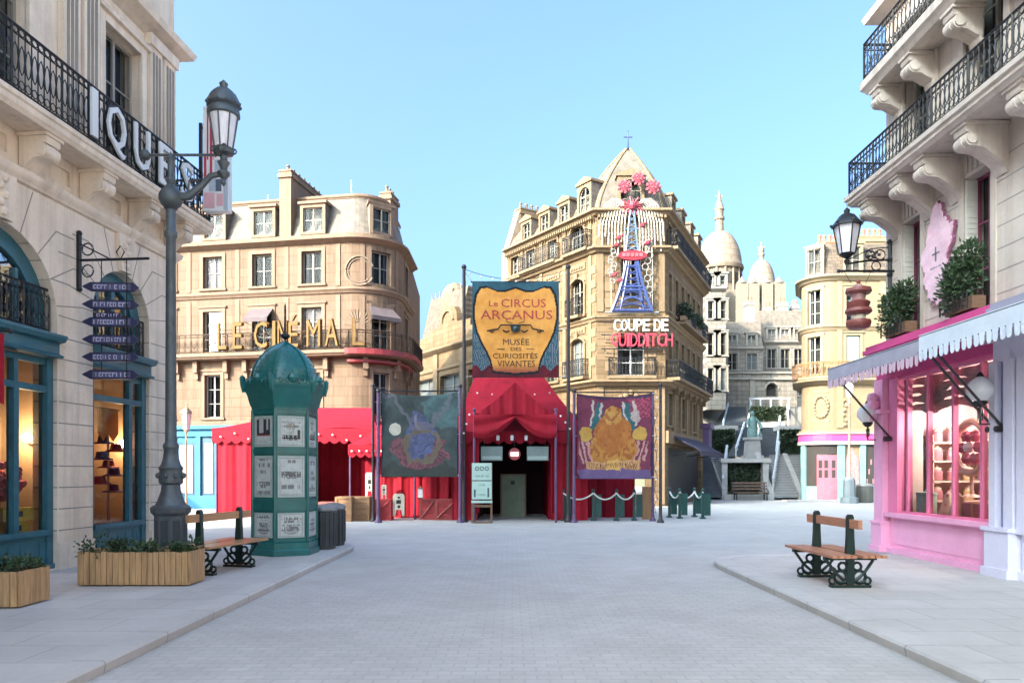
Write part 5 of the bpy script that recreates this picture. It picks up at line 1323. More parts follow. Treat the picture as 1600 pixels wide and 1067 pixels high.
b = B(MILK); b.box(-.08, .08, -.08, .08, .05, .34); b.build('glass', t_); b = B(WOODD); b.box(-.1, .1, -.1, .1, .0, .05); b.lathe([(.14, .34), (.02, .44)], 4, rot=pi / 4); b.build('frame', t_)
t_ = thing('plank_panel', 'upright brown plank panel behind the green barrier posts', 'panel', (PX(1012, 26), 26, G))
b = B(mat('tan_plank', (.36, .19, .09), .7, var=.25, stretch=(6, 1, .5), scale=4)); 
for k in range(4): b.box(-.2 + k * .1, -.105 + k * .1, -.02, .02, .0, 1.15)
b.build('boards', t_); b = B(WOODD); b.box(-.2, .2, .021, .05, .2, .3); b.box(-.2, .2, .021, .05, .85, .95); b.build('rail', t_)
BG = mat('barrier_green', (.008, .055, .047), .45, var=.2)
def post(px, Y, lab):
    t_ = thing('barrier_post', lab, 'barrier', (PX(px, Y), Y, G))
    b = B(BG); b.box(-.045, .045, -.045, .045, 0, 1.0); b.box(-.09, .09, -.09, .09, .003, .06); b.build('post', t_)
    b = B(BG); b.ball((0, 0, 1.04), .06, 8); b.build('cap', t_)
    b = B(BG); b.box(.06, .28, -.012, .012, .12, .9); b.build('side_board', t_)
    return t_
PP = [(880, 25.2, 'green barrier post at the tent end of the rope line'), (927, 25.2, 'green barrier post second from the tent in the rope line'), (963, 25.2, 'green barrier post third from the tent in the rope line'), (991, 25.3, 'green barrier post beside the upright brown plank panel'),
      (1046, 27.0, 'green barrier post just right of the black mast, nearest the corner building'), (1062, 26.4, 'green barrier post in the shorter rope line by the street, second from the mast'), (1085, 27.4, 'green barrier post near the open end of the shorter rope line'), (1098, 26.2, 'green barrier post at the open end of the shorter rope line')]
p0 = post(*PP[0])
for px, Y, lab in PP[1:]: dup(p0, (PX(px, Y), Y, G), 0, lab)
def rope(a, c, lab):
    A_ = Vector((PX(PP[a][0], PP[a][1]), PP[a][1], G + .95)); C_ = Vector((PX(PP[c][0], PP[c][1]), PP[c][1], G + .95))
    o = B(ROPE); o.tube([A_.lerp(C_, t / 10) - Vector((0, .05, .22 * 4 * (t / 10) * (1 - t / 10))) for t in range(11)], .03, 6)
    tag(o.build('barrier_rope'), lab, 'rope')
rope(0, 1, 'white rope sagging between the first two barrier posts beside the tent'); rope(1, 2, 'white rope sagging between the middle two barrier posts of the long line'); rope(2, 3, 'white rope ending at the barrier post by the plank panel')
rope(4, 5, 'white rope between the barrier posts just right of the black mast'); rope(5, 6, 'white rope in the middle of the shorter barrier line'); rope(6, 7, 'white rope at the open end of the shorter barrier line')
# ------------------------------------------------------------------ hillside steps between the corner building and the yellow one
Y0 = 44.4
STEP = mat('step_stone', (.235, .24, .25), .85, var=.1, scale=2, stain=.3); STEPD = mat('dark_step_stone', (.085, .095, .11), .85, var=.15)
CON = mat('pale_coping', (.36, .345, .33), .85, var=.1, stain=.3); WALLG = mat('terrace_wall', (.24, .225, .2), .9, var=.15, stain=.4)
RAILP = mat('pale_rail', (.5, .52, .54), .5)
SG = thing('hill_staircase', 'grey stone staircase climbing the hill in split flights with pale handrails', 'staircase', (0, Y0, G))
def flight(px0, px1, py0, py1, ya, yb, m, n=16):
    """steps rising from (py1 at ya) to (py0 at yb)"""
    x0, x1 = PX(px0, ya), PX(px1, ya); za, zb = PZ(py1, ya) - G, PZ(py0, yb) - G
    b = B(m); 
    for k in range(n):
        y_ = ya + (yb - ya) * k / n; z = za + (zb - za) * (k + 1) / n
        x0, x1 = PX(px0, y_), PX(px1, y_)
        b.box(x0, x1, y_ - Y0, yb - Y0 + .3, za if k == 0 else za + (zb - za) * k / n, z - .03); b.box(x0, x1, y_ - Y0 - .03, yb - Y0 + .3, z - .03 + .001, z, CON if m is STEP else m)
    b.build('flight', SG); return x0, x1, za, zb
def handrail(px0, py0, ya, px1, py1, yb, m=RAILP, h=.0, r=.08):
    b = B(m); a = Vector((PX(px0, ya), ya - Y0, PZ(py0, ya) - G)); c = Vector((PX(px1, yb), yb - Y0, PZ(py1, yb) - G)); b.tube([a, c], r, 6)
    n = 7
    for k in range(n + 1):
        q = a.lerp(c, k / n); b.tube([q, q - Vector((0, 0, .85))], r * .6, 4)
    b.build('handrail', SG)
def cheek(px0, py0, ya, px1, py1, yb, w_=.3, m=CON):
    """sloping cheek wall beside a flight, its top running between two points"""
    x = PX(px0, ya); a = (ya - Y0, PZ(py0, ya) - G); c = (yb - Y0, PZ(py1, yb) - G)
    b = B(m); b.prism([a, c, (c[0], max(-.05, a[1] - 2.5)), (a[0], max(-.05, a[1] - 2.5))], x - w_ / 2, x + w_ / 2, 'yz'); b.build('cheek_wall', SG)
# outer lower flights
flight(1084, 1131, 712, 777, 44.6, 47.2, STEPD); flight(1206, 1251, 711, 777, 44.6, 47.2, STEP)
# middle block with hedge niche and bench in front
xa, xb = PX(1131, 44.4), PX(1205, 44.4)
b = B(CON); zt = PZ(716, 44.8) - G
b.box(xa, xb, .0, .45, 0, .32); b.box(xa, xa + .35, .45, 5, 0, zt - .25); b.box(xb - .35, xb, .45, 5, 0, zt - .25); b.box(xa - .1, xb + .1, .3, .75, zt - .25, zt); b.box(xa + .35, xb - .35, 1.6, 5, 0, zt - .3, WALLG); b.build('planter_wall', SG)
b = B(STEP); b.box(xa, xb, .76, 6, zt - .26, zt - .05); b.box(xb, PX(1249, 44.6), 2.9, 7.5, zt - .3, zt - .05); b.box(PX(1080, 44.6), xa, 2.9, 7.5, zt - .3, zt - .05); b.build('landing', SG)
# middle upper flight beside the statue, side terraces with hedges
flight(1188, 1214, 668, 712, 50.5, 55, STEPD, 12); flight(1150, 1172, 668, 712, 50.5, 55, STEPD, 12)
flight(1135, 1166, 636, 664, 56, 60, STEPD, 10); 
b = B(WALLG); 
Yt = 53.0
b.box(PX(1108, Yt), PX(1150, Yt), Yt - Y0, Yt - Y0 + .4, 0, PZ(672, Yt) - G); b.box(PX(1218, Yt), PX(1262, Yt), Yt - Y0, Yt - Y0 + .4, 0, PZ(672, Yt) - G); b.build('terrace_wall', SG)
b = B(CON)
b.box(PX(1104, Yt), PX(1152, Yt), Yt - Y0 - .2, Yt - Y0 + 1, PZ(672, Yt) - G + .002, PZ(665, Yt) - G); b.box(PX(1216, Yt), PX(1262, Yt), Yt - Y0 - .2, Yt - Y0 + 1, PZ(672, Yt) - G + .002, PZ(665, Yt) - G)
Y2 = 57.0; b.box(PX(1186, Y2), PX(1225, Y2), Y2 - Y0 - .2, Y2 - Y0 + .4, PZ(676, Y2) - G, PZ(660, Y2) - G); b.build('coping', SG)
# ground of the upper terrace
b = B(WALLG); b.box(PX(1060, 60), PX(1330, 60), 15.3, 27, 0, PZ(636, 60) - G); b.box(PX(1165, 58), PX(1240, 58), 14.4, 15.3, 0, PZ(662, 58) - G); b.build('upper_terrace', SG)
for a in ((1084, 768, 44.5, 1100, 708, 47.2), (1132, 764, 44.5, 1142, 712, 47.2), (1206, 770, 44.5, 1216, 706, 47.2), (1252, 770, 44.5, 1247, 708, 47.2)): cheek(*a)
for a in ((1083, 752, 44.6, 1092, 692, 47.2), (1129, 748, 44.6, 1136, 696, 47.2), (1208, 748, 44.6, 1217, 690, 47.2), (1150, 700, 50.5, 1163, 660, 55), (1182, 712, 50.5, 1186, 668, 55), (1213, 705, 50.5, 1219, 650, 55), (1130, 660, 56, 1138, 630, 60), (1168, 662, 56, 1174, 628, 60), (1232, 658, 56, 1230, 632, 60)): handrail(*a)
b = B(RAILP)
for px in (1172, 1188, 1204, 1220, 1232): b.box(PX(px, 59) - .05, PX(px, 59) + .05, 14.5, 14.6, PZ(640, 59) - G, PZ(622, 59) - G)
b.box(PX(1170, 59), PX(1234, 59), 14.5, 14.6, PZ(624, 59) - G, PZ(622, 59) - G + .03); b.build('balustrade', SG)
def hedge(px0, px1, py0, py1, Y, dep, lab, n=900):
    x0, x1, z0, z1 = PX(px0, Y), PX(px1, Y), PZ(py1, Y), PZ(py0, Y)
    t_ = thing('clipped_hedge', lab, 'hedge', ((x0 + x1) / 2, Y, z0))
    hw, h = (x1 - x0) / 2, z1 - z0; b = B(LEAFD); b.box(-hw + .08, hw - .08, .1, dep, 0, h - .12)
    for i in range(n):
        f = random.random()
        if f < .7: p = (random.uniform(-hw, hw), random.uniform(-.06, .12), random.uniform(0, h))
        else: p = (random.uniform(-hw, hw), random.uniform(0, dep), h - random.uniform(-.06, .12))
        b.leaf(p, (random.uniform(-.6, .6), random.uniform(-1, .2), random.uniform(-.3, 1)), .22, .06)
    b.build('foliage', t_); b = B(WOODD); b.tube([(0, .3, -.05), (0, .3, .3)], .06, 5); b.build('stem', t_)
hedge(1139, 1197, 722, 766, 45.3, .5, 'dark hedge in the niche behind the green slatted bench at the foot of the steps')
hedge(1108, 1149, 674, 708, 52.6, .3, 'dark hedge on the terrace at the left of the statue')
hedge(1220, 1258, 674, 708, 52.6, .3, 'dark hedge on the terrace above the pale right flight')
hedge(1173, 1228, 637, 657, 57.2, .8, 'dark hedge on the top terrace under the arched wall')
# bench in front of the niche
t_ = thing('park_bench', 'long dark slatted bench at the foot of the hill steps', 'bench', (PX(1170, 44.3), 44.0, G))
b = B(WOODD)
for k in range(3): b.box(-1.05, 1.05, -.3 + k * .15, -.18 + k * .15, .44, .48)
b.build('seat', t_); b = B(mat('bench_brown', (.14, .08, .06), .6))
for z in (.62, .8, .98): b.box(-1.05, 1.05, .17, .2, z, z + .09)
b.build('backrest', t_)
for s in (-.9, .9): b = B(IRON); b.box(s - .03, s + .03, -.3, -.24, 0, .44); b.box(s - .03, s + .03, .2, .25, 0, 1.08); b.box(s - .03, s + .03, -.24, .2, .38, .44); b.build('leg', t_)
# statue on its pedestal
t_ = thing('statue', 'verdigris statue of a robed standing figure on a pale pedestal amid the steps', 'statue', (PX(1174, 50), 49.8, PZ(716, 49.8)))
b = B(CON); b.box(-.6, .6, -.5, .5, 0, .2); b.prism([(-.48, .2), (.48, .2), (.4, 1.25), (-.4, 1.25)], -.4, .4); b.box(-.5, .5, -.5, .5, 1.25, 1.42); b.build('pedestal', t_)
b = B(mat('verdigris', (.16, .27, .25), .6, metal=.2, var=.25, scale=6))
b.lathe([(.32, 1.42), (.36, 1.6), (.3, 2.0), (.24, 2.3), (.26, 2.55), (.22, 2.72), (.1, 2.82), (.08, 2.88), (.13, 2.98), (.14, 3.08), (.09, 3.2), (.001, 3.23)], 12)
b.tube([(-.2, 0, 2.68), (-.42, -.15, 2.42), (-.3, -.35, 2.25)], [.1, .075, .06], 7); b.tube([(.2, 0, 2.68), (.45, -.05, 2.4), (.55, -.2, 2.0), (.5, -.1, 1.5)], [.1, .1, .13, .16], 7); b.build('figure', t_)
# ------------------------------------------------------------------ upper town behind the steps
def back_building(px0, px1, pytop, pyroof, Y, lab, m, tm, rows, cols, roof=True, pybase=640, blind=.3, ch=()):
    x0, x1 = PX(px0, Y), PX(px1, Y); zb = PZ(pybase, Y); zt = PZ(pytop, Y) - zb; zr = PZ(pyroof, Y) - zb; W = x1 - x0
    t_ = thing('hill_building', lab, 'building', (x0, Y, zb))
    ops = []
    for (ra, rb) in rows:
        za, zz = PZ(rb, Y) - zb, PZ(ra, Y) - zb
        for c in cols: ops.append((c * W - .42, c * W + .42, za, zz))
    b = B(m); panel(b, 0, W, 0, zt, ops, 0, .2)
    for o in ops: surround(b, *o, t=.13, p=.05, m=tm)
    b.face([(0, 0, 0), (0, 8, 0), (0, 8, zt), (0, 0, zt)]); b.face([(W, 0, 0), (W, 0, zt), (W, 8, zt), (W, 8, 0)])
    b.sweep([(0, 0), (W, 0)], [(0, zt - .2), (.1, zt - .15), (.3, zt), (.3, zt + .12), (0, zt + .15)], tm); b.build('wall', t_)
    for o in ops: win(t_, *o, y=.12, fm=FRM, pm=GL, bars=1, blind=BLG if random.random() < blind else None)
    if roof:
        b = B(ZINC); b.prism([(-.05, zt + .15), (.8, zr), (5, zr), (6, zt + .15)], 0, W, 'yz'); b.build('roof', t_)
        for c in cols: dormer(t_, c * W, zt + .15, 1.0, min(1.2, (zr - zt) * .8), .0, .9, tm, ZINC, FRD, GL, ped=False)
    for cpx, cw, ct in ch:
        chimney(t_, PX(cpx, Y) - x0 - cw / 2, PX(cpx, Y) - x0 + cw / 2, .9, 1.7, zt, PZ(ct, Y) - zb, tm, 2, TERRA, ph=.5)
    return t_
back_building(1104, 1134, 452, 425, 56, 'narrow grey building in shadow directly beyond the corner building', STG, STGT, ((470, 498), (520, 555), (575, 610)), (.35, .75), ch=())
back_building(1131, 1192, 545, 500, 63, 'grey stone house with pale dormers, under the basilica', STG, STGT, ((552, 578), (590, 622)), (.22, .72), ch=((1136, .6, 480), (1178, .7, 468)))
back_building(1192, 1262, 535, 482, 66, 'wide grey house with a mansard and small chimneys, left of the yellow building', STG, STGT, ((545, 575), (586, 618)), (.2, .5, .8), ch=((1230, .8, 470), (1206, .6, 478), (1250, .5, 474)))
# arched retaining wall on the top terrace
t_ = thing('arched_wall', 'weathered retaining wall with a small arched opening above the steps', 'wall', (PX(1190, 60.5), 60.5, PZ(638, 60.5)))
b = B(STG); zt = PZ(584, 60.5) - PZ(638, 60.5); ox = PX(1206, 60.5) - PX(1190, 60.5)
panel(b, -3.4, 2.9, 0, zt, [(ox - .45, ox + .45, 1.0, 2.05, 'arch')], 0, .4); b.box(-3.4, 2.9, -.2, -.003, zt - .5, zt - .3, STGT); b.box(-3.5, 3.0, -.15, .5, zt + .002, zt + .15, STGT); b.box(-1.0, -.6, -.12, -.004, 0, zt - .5, STGT)
b.tube([(ox + .55 * cos(pi * k / 8), -.04, 1.6 + .55 * sin(pi * k / 8)) for k in range(9)], .1, 5, m=STGT); b.build('face', t_)
b = B(MATS['room_dark']); b.box(ox - .5, ox + .5, .4, .5, .9, 2.2); b.build('opening', t_)
# ------------------------------------------------------------------ basilica on the hill
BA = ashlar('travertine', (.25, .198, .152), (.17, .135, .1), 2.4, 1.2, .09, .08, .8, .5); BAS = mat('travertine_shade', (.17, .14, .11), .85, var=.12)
YB = 150
bs = thing('basilica', 'white domed basilica with a tall lantern, rising behind the rooftops', 'church', (PX(1124, YB), YB, PZ(600, YB)))
def bz(py): return PZ(py, YB) - PZ(600, YB)
def bw(px): return px * YB / F
def dome(cx, cyy, rpx, pyb, pyt, drum, name, lant):
    b = B(BA); r = bw(rpx); z0, z1 = bz(pyb), bz(pyt); H = z1 - z0
    prof = [(r * 1.04, z0 - .5), (r * 1.06, z0), (r * 1.0, z0 + .05 * H)]
    for k in range(1, 11):
        t = k / 10; prof.append((r * (cos(t * pi / 2) ** .82) * .93 + r * .07 * (1 - t) + .001, z0 + H * (.05 + .95 * (sin(t * pi / 2) ** 1.12))))
    prof[-1] = (bw(lant[0]) * 1.0, z1)
    b.lathe(prof, 32, (cx, cyy, 0)); o = b.build(name, bs)
    b = B(BA)
    zd = bz(drum); b.lathe([(r * .93, zd), (r * .93, z0 - .5)], 32, (cx, cyy, 0)); b.lathe([(r * 1.05, z0 - .9), (r * 1.09, z0 - .4), (r * 1.0, z0 - .2)], 32, (cx, cyy, 0))
    b.lathe([(r * 1.0, zd - .5), (r * 1.02, zd + .6), (r * .93, zd + .8)], 32, (cx, cyy, 0))
    n = 16
    for k in range(n):
        a = 2 * pi * k / n; b.tube([(cx + r * .97 * cos(a), cyy + r * .97 * sin(a), zd + .5), (cx + r * .97 * cos(a), cyy + r * .97 * sin(a), z0 - .6)], r * .05, 6)
    b.build('drum', bs)
    for k in range(n):
        a = 2 * pi * (k + .5) / n
        if sin(a) > .2: continue
        q = B(MATS['room_dark']); h = z0 - zd; w_ = r * .12
        q.box(-w_, w_, -.12, .1, zd + h * .35, z0 - h * .3); q.build('drum_window', bs, (cx + r * .935 * cos(a), cyy + r * .935 * sin(a), 0), a + pi / 2)
    b = B(BA); l0, l1, l2 = (bz(q) for q in lant[1:]); lr = bw(lant[0])
    b.lathe([(lr, z1 - .3), (lr * .85, l0), (lr * 1.15, l0 + .2), (lr * 1.15, l0 + .6), (lr * .9, l0 + .7), (lr * .9, l1), (lr * 1.1, l1 + .2), (lr * .9, l1 + .8), (lr * .35, l2 - 1.6), (.15, l2 - .4), (.12, l2)], 12, (cx, cyy, 0))
    b.box(cx - .7, cx + .7, cyy - .12, cyy + .12, l2 - 1.3, l2 - 1.0); b.build('lantern', bs)
dome(0, 0, 34, 418, 362, 466, 'dome', (7, 345, 330, 298)); 
dome(bw(50), -6, 19.5, 456, 420, 490, 'small_dome', (4.2, 415, 408, 392))
dome(bw(-42), -6, 18, 468, 436, 500, 'small_dome', (4, 431, 424, 408))
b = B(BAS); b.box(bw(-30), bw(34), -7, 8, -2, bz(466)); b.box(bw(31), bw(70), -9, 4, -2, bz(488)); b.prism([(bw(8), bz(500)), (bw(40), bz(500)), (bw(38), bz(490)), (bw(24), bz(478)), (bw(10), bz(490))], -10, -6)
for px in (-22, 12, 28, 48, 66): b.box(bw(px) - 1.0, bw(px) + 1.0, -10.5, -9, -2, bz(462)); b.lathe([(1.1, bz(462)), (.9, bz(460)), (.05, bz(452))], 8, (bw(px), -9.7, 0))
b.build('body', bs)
# hillside under the upper town
b = B(mat('hill_scrub', (.10, .10, .06), .9, var=.3)); b.prism([(60, G - .05), (64, 7), (140, 13), (330, 14), (330, G - .05)], PX(1090, 60), 160, 'yz', m=None); b.build('hill', kind='structure')

# ------------------------------------------------------------------ yellow building with the pink and aqua sweet shop
YY = 42.2
YX = PX(1296, YY) + .3
RY = 1.3
def yb(x, y, z):                                    # rounded left corner: x < 0 wraps round to the side
    if x >= 0: return (x, y, z)
    a = -x / RY
    if a > 1.95:
        e = -x - 1.95 * RY; a = 1.95; return (-(RY - y) * sin(a) - e * cos(a), RY - (RY - y) * cos(a) + e * sin(a), z)
    return (-(RY - y) * sin(a), RY - (RY - y) * cos(a), z)
YT = thing('yellow_building', 'yellow rounded building with a slate mansard above a pink and aqua sweet shop', 'building', (YX, YY, G))
XN = [-.3 * k for k in range(1, 19)]
yx0 = -5.5
OY = []
for x in (-1.15, 1.05, 4.4):
    OY += [(x - .4, x + .4, 7.3, 9.5), (x - .4, x + .4, 10.2, 12.2)]
b = B(STY, yb); panel(b, yx0, 9, 0, 12.85, OY + [(-2.2, -.1, .3, 3.1)], 0, .22, xs=XN)
for o in OY: surround(b, *o, t=.15, p=.05, m=STYT)
for x in (.12, 2.6): b.box(x, x + .35, -.08, .01, 4.2, 6.8, STYT); b.box(x, x + .3, -.06, .01, 7.1, 12.6, STYT)
b.tf = None
def ypath(x0, x1): return [yb(x, 0, 0)[:2] for x in sorted([x0, x1, 0, *[q for q in XN if x0 < q < x1]])]
FPY = ypath(yx0, 9)
for z, d in ((10.0, .2), (12.85, .35), (6.9, .5), (4.0, .15)): b.sweep(FPY, [(0, z - .22), (d * .3, z - .2), (d * .6, z - .06), (d, z), (d, z + .1), (0, z + .14)], STYT)
b.tf = yb
# stucco garlands and oval wreath over the shop
for a in range(0, 360, 20): b.ball((-.75 + .36 * cos(R(a)), -.04, 5.45 + .6 * sin(R(a))), .11, 6, STYT)
for k in range(6): b.ball((.55 + .12 * sin(k * 2), -.03, 4.4 + k * .28), .13, 6, STYT)
b.box(-1.2, -.3, -.06, .01, 4.55, 4.7, STYT); b.box(-1.15, -.35, -.06, .01, 6.25, 6.38, STYT)
b.build('wall', YT)
for o in OY: win(YT, *o, y=.14, fm=mat('pale_green_frame', (.28, .33, .28), .5), pm=GL, bars=2, tf=yb)
b = B(mat('mint_shutter', (.27, .34, .30), .6))
for x in (1.05,):
    for z0, z1 in ((7.3, 9.5),): b.box(x - .37, x + .37, .05, .09, z0 + .05, z1 - .05)
b.build('shutter', YT)
b = B(STYT, yb); b.box(-1.7, 0, -.55, -.003, 7.02, 7.14, nx=6); o = b.build('balcony', YT); b = B(mat('rust_iron', (.32, .16, .07), .6)); railing(b, [yb(x, -.5, 0)[:2] for x in (-2.4, -1.8, -1.2, -.6, 0, 1, 2.4, 3.6)], 7.1, 7.95, .2, .02, True); b.build('railing', o)
b = B(SLATE); b.sweep(FPY, [(0, 13.0), (-.1, 13.1), (-.5, 14.6), (-.8, 15.0), (-1.1, 15.08), (-1.1, 13)]); b.face([(0, 1, 15), (9, 1, 15), (9, 8, 15), (1.5, 8, 15)]); b.build('roof', YT)
for x in (-1.15, 1.05, 4.4): dormer(YT, x, 13.0, 1.15, 1.75, -.03, 1.0, STYT, SLATE, FRM, GL, tf=yb if x < 0 else None, ped=False)
chimney(YT, -.2, 1.6, 1.6, 2.4, 14.6, 15.3, TERRA, 6, TERRA, ph=.5, pr=.12); chimney(YT, 2.2, 3.8, 1.8, 2.6, 14.6, 15.7, STY, 5, TERRA, ph=.55, pr=.12); chimney(YT, 4.2, 6.0, 1.8, 2.6, 14.6, 15.5, TERRA, 6, TERRA, ph=.5, pr=.12)
# sweet shop front
ss = thing('sweet_shopfront', 'sweet shop front with a rose door, aqua posts and a magenta fascia', 'shopfront', (YX, YY, G))
b = B(PINKD, yb); b.box(-2.3, 5.5, -.2, -.003, 3.45, 3.85, nx=26); b.build('fascia', ss)
b = B(mat('cream_moulding', (.33, .29, .27), .9, spec=.1), yb); b.box(-2.3, 5.5, -.28, -.003, 3.853, 3.97, nx=26); b.build('moulding', ss); b = B(MATS['cream_moulding'], yb); b.box(-2.3, 5.5, -.24, -.003, 3.25, 3.445, nx=26); b.build('moulding', ss)
b = B(AQUA, yb)
for x0, x1 in ((-2.0, -1.6), (.12, .52), (1.42, 1.72), (2.7, 3.0)): b.box(x0, x1, -.16, -.003, .02, 3.24, nx=2)
b.box(-1.6, -.95, -.1, -.003, .02, .85, nx=4); b.box(.52, 1.42, -.1, -.003, .02, .9); b.box(1.72, 2.7, -.1, -.003, .02, .9); b.build('post', ss)
b = B(MATS['room_dark'], yb); b.box(-1.6, -.95, -.06, -.004, .86, 3.24, nx=4); b.build('display', ss); b = B(MATS['room_dark'], yb); b.box(1.72, 2.7, -.06, -.004, .9, 3.24); b.build('display', ss); b = B(MATS['room_dark'], yb); b.box(-.95, .12, -.05, -.004, 2.7, 3.24, nx=5); b.build('display', ss)
b = B(mat('shop_rose_light', (.36, .19, .19), .6, var=.3, scale=8)); b.prism([(.58, .95), (1.36, .95), (1.36, 2.4), (.97, 3.1), (.58, 2.4)], -.07, -.0045); b.build('poster', ss)
for k in range(7):
    b = B(mat('shop_pastel', (.3, .15, .16), .6, var=.5, scale=12)); b.box(1.78 + k * .12, 1.86 + k * .12, -.085, -.0605, 1.0 + (k % 3) * .55, 1.3 + (k % 3) * .55); b.build('sweet_box', ss)
dr = B(mat('rose_door', (.40, .12, .16), .9, spec=.1), yb); dr.box(-.93, .1, -.12, -.05, .05, 2.65, nx=6); dr.build('door', ss)
d_ = B(MATS['room_dark'], yb)
for x in (-.75, -.47, -.1):
    for z in (1.35, 1.9): d_.box(x - .09, x + .09, -.13, -.1205, z, z + .45)
d_.build('door_pane', ss)
b = B(STEP); b.box(YX - 9, YX + 12, YY - 1.2, YY + .02, G - .05, G + .12) if False else b.box(-3, 9, -1.0, .05, -.05, .1); b.build('step', ss)
# thin lamp post and bin before it
t_ = thing('thin_lamp_post', 'tall slim pale lamp post on a grey pedestal in front of the sweet shop', 'street lamp', (PX(1327, 39.5), 39.5, G))
b = B(mat('grey_pedestal', (.17, .195, .2), .6, var=.15)); b.lathe([(.45, 0), (.45, .3), (.32, .35), (.3, 1.25), (.2, 1.4)], 8, rot=pi / 8, sm=False); b.build('pedestal', t_)
b = B(mat('cream_post', (.22, .19, .14), .5)); b.lathe([(.1, 1.4), (.07, 1.8), (.055, 5.3), (.09, 5.35), (.05, 5.45), (.05, 5.7)], 10); b.build('post', t_); b = B(LANTG); b.lathe([(.12, 5.7), (.22, 6.3), (.1, 6.45), (.001, 6.55)], 8); b.build('lantern', t_)
RX0, RY0 = 7.5, 14.75                            # far corner of the wall
# ------------------------------------------------------------------ stone building with the pink shop on the right
RB = thing('pink_shop_building', 'pale stone building with a pink and lavender shop below an iron railed balcony', 'building', (RX0, RY0, 0), R(-90))
# local x: 0 at the far corner, growing towards the camera; outward is -y
UPR = [(.62, 1.27, 4.1, 6.3), (2.55, 3.25, 4.1, 6.4), (5.0, 5.65, 4.1, 6.4)]
UP2 = [(x - .5, x + .5, z, z + 2.4) for x in (1.2, 3.1, 5.3) for z in (7.4,)]
b = B(STR); panel(b, 0, 22, 0, 6.9, UPR + [(.75, 3.55, .5, 3.6), (4.25, 6.4, .5, 3.6)], 0, .32)
panel(b, 0, 22, 6.9, 12.4, UP2, 0, .3)
b.face([(0, 0, 0), (0, 0, 12.4), (0, 9, 12.4), (0, 9, 0)]); b.face([(22, 0, 0), (22, 9, 0), (22, 9, 12.4), (22, 0, 12.4)]); b.face([(0, 9, 0), (0, 9, 12.4), (22, 9, 12.4), (22, 9, 0)]); b.face([(0, 0, 12.4), (22, 0, 12.4), (22, 9, 12.4), (0, 9, 12.4)])
def inr(x, z): return any(o[0] - .03 < x < o[1] + .03 and o[2] < z < o[3] + .02 for o in UPR) or z < 3.9
z = 4.3
while z < 6.5:
    n = 350; run = None
    for i in range(n + 1):
        x = 6.6 * i / n; fr = not inr(x, z) and i < n
        if fr and run is None: run = x
        if not fr and run is not None:
            b.box(run, x, -.004, .01, z - .009, z + .009, STRJ); run = None
    z += .345
for z in (4.16 + .345 * k for k in range(6)): b.box(-.004, .01, 0, 4, z - .009, z + .009, STRJ)
for o in UPR:
    b.box(o[0] - .12, o[0], -.03, .01, o[2], o[3] + .1); b.box(o[1], o[1] + .12, -.03, .01, o[2], o[3] + .1); 
    for k in range(5): b.box(o[0] + .03 + k * .13, o[0] + .1 + k * .13, -.03, -.001, o[3] + .06, 6.75)
for o in UP2: surround(b, *o, t=.14, p=.06)
for z_ in (10.6, 12.2): b.sweep([(0, 4), (0, 0), (6.6, 0)][::1], [(0, z_ - .1), (.08, z_ - .06), (.14, z_), (.3, z_ + .08), (.34, z_ + .2), (0, z_ + .24)])
b.build('wall', RB)
for o in UPR: win(RB, *o, y=.2, fm=mat('plum_frame', (.24, .05, .10), .5), pm=GL, bars=2)
for o in UP2: win(RB, *o, y=.18, fm=FRM, pm=GL, bars=2)
for o in UPR:                                          # louvred shutters folded back into the far reveal
    b = B(mat('ivory_shutter', (.60, .57, .50), .6))
    b.box(o[0] + .012, o[0] + .05, .0, .19, o[2] + .05, o[3] - .03)
    for k in range(int((o[3] - o[2]) / .09)): b.box(o[0] + .05, o[0] + .062, .02, .17, o[2] + .12 + k * .09, o[2] + .17 + k * .09)
    b.build('shutter', RB)
    b = B(mat('plum_frame', (.24, .05, .10), .5)); b.box(o[1] - .04, o[1] - .002, .01, .3, o[2], o[3] - .01); b.build('reveal_lining', RB)
# balcony
b = B(STR); BPR = [(.74, .3), (.74, 0), (6.6, 0)]
b.sweep(BPR, [(0, 6.86), (.72, 6.84), (.75, 6.88), (.78, 6.9), (.78, 6.96), (.82, 6.98), (.82, 7.06), (0, 7.08)])
bal = b.build('balcony', RB)
for x in (.42, 1.55, 2.35, 3.5, 4.7, 6.0):
    b = B(STR); scroll_bracket(b, x, 6.79, .66, .3, .7); b.build('bracket', bal)
b = B(IRON); railing(b, [(.0, .0), (.0, -.74), (6.5, -.74)], 7.08, 7.74, .12, .011); b.build('railing', bal)
b = B(STR); b.sweep(BPR, [(0, 9.0), (.5, 8.98), (.55, 9.05), (.6, 9.1), (.6, 9.25), (0, 9.28)]); bal2 = b.build('balcony', RB)
for x in (.5, 1.6, 2.9, 4.2, 5.5):
    b = B(STR); scroll_bracket(b, x, 8.93, .48, .28, .55); b.build('bracket', bal2)
b = B(IRON); railing(b, [(.2, 0), (.2, -.54), (6.5, -.54)], 9.28, 10.0, .14, .011); b.build('railing', bal2)
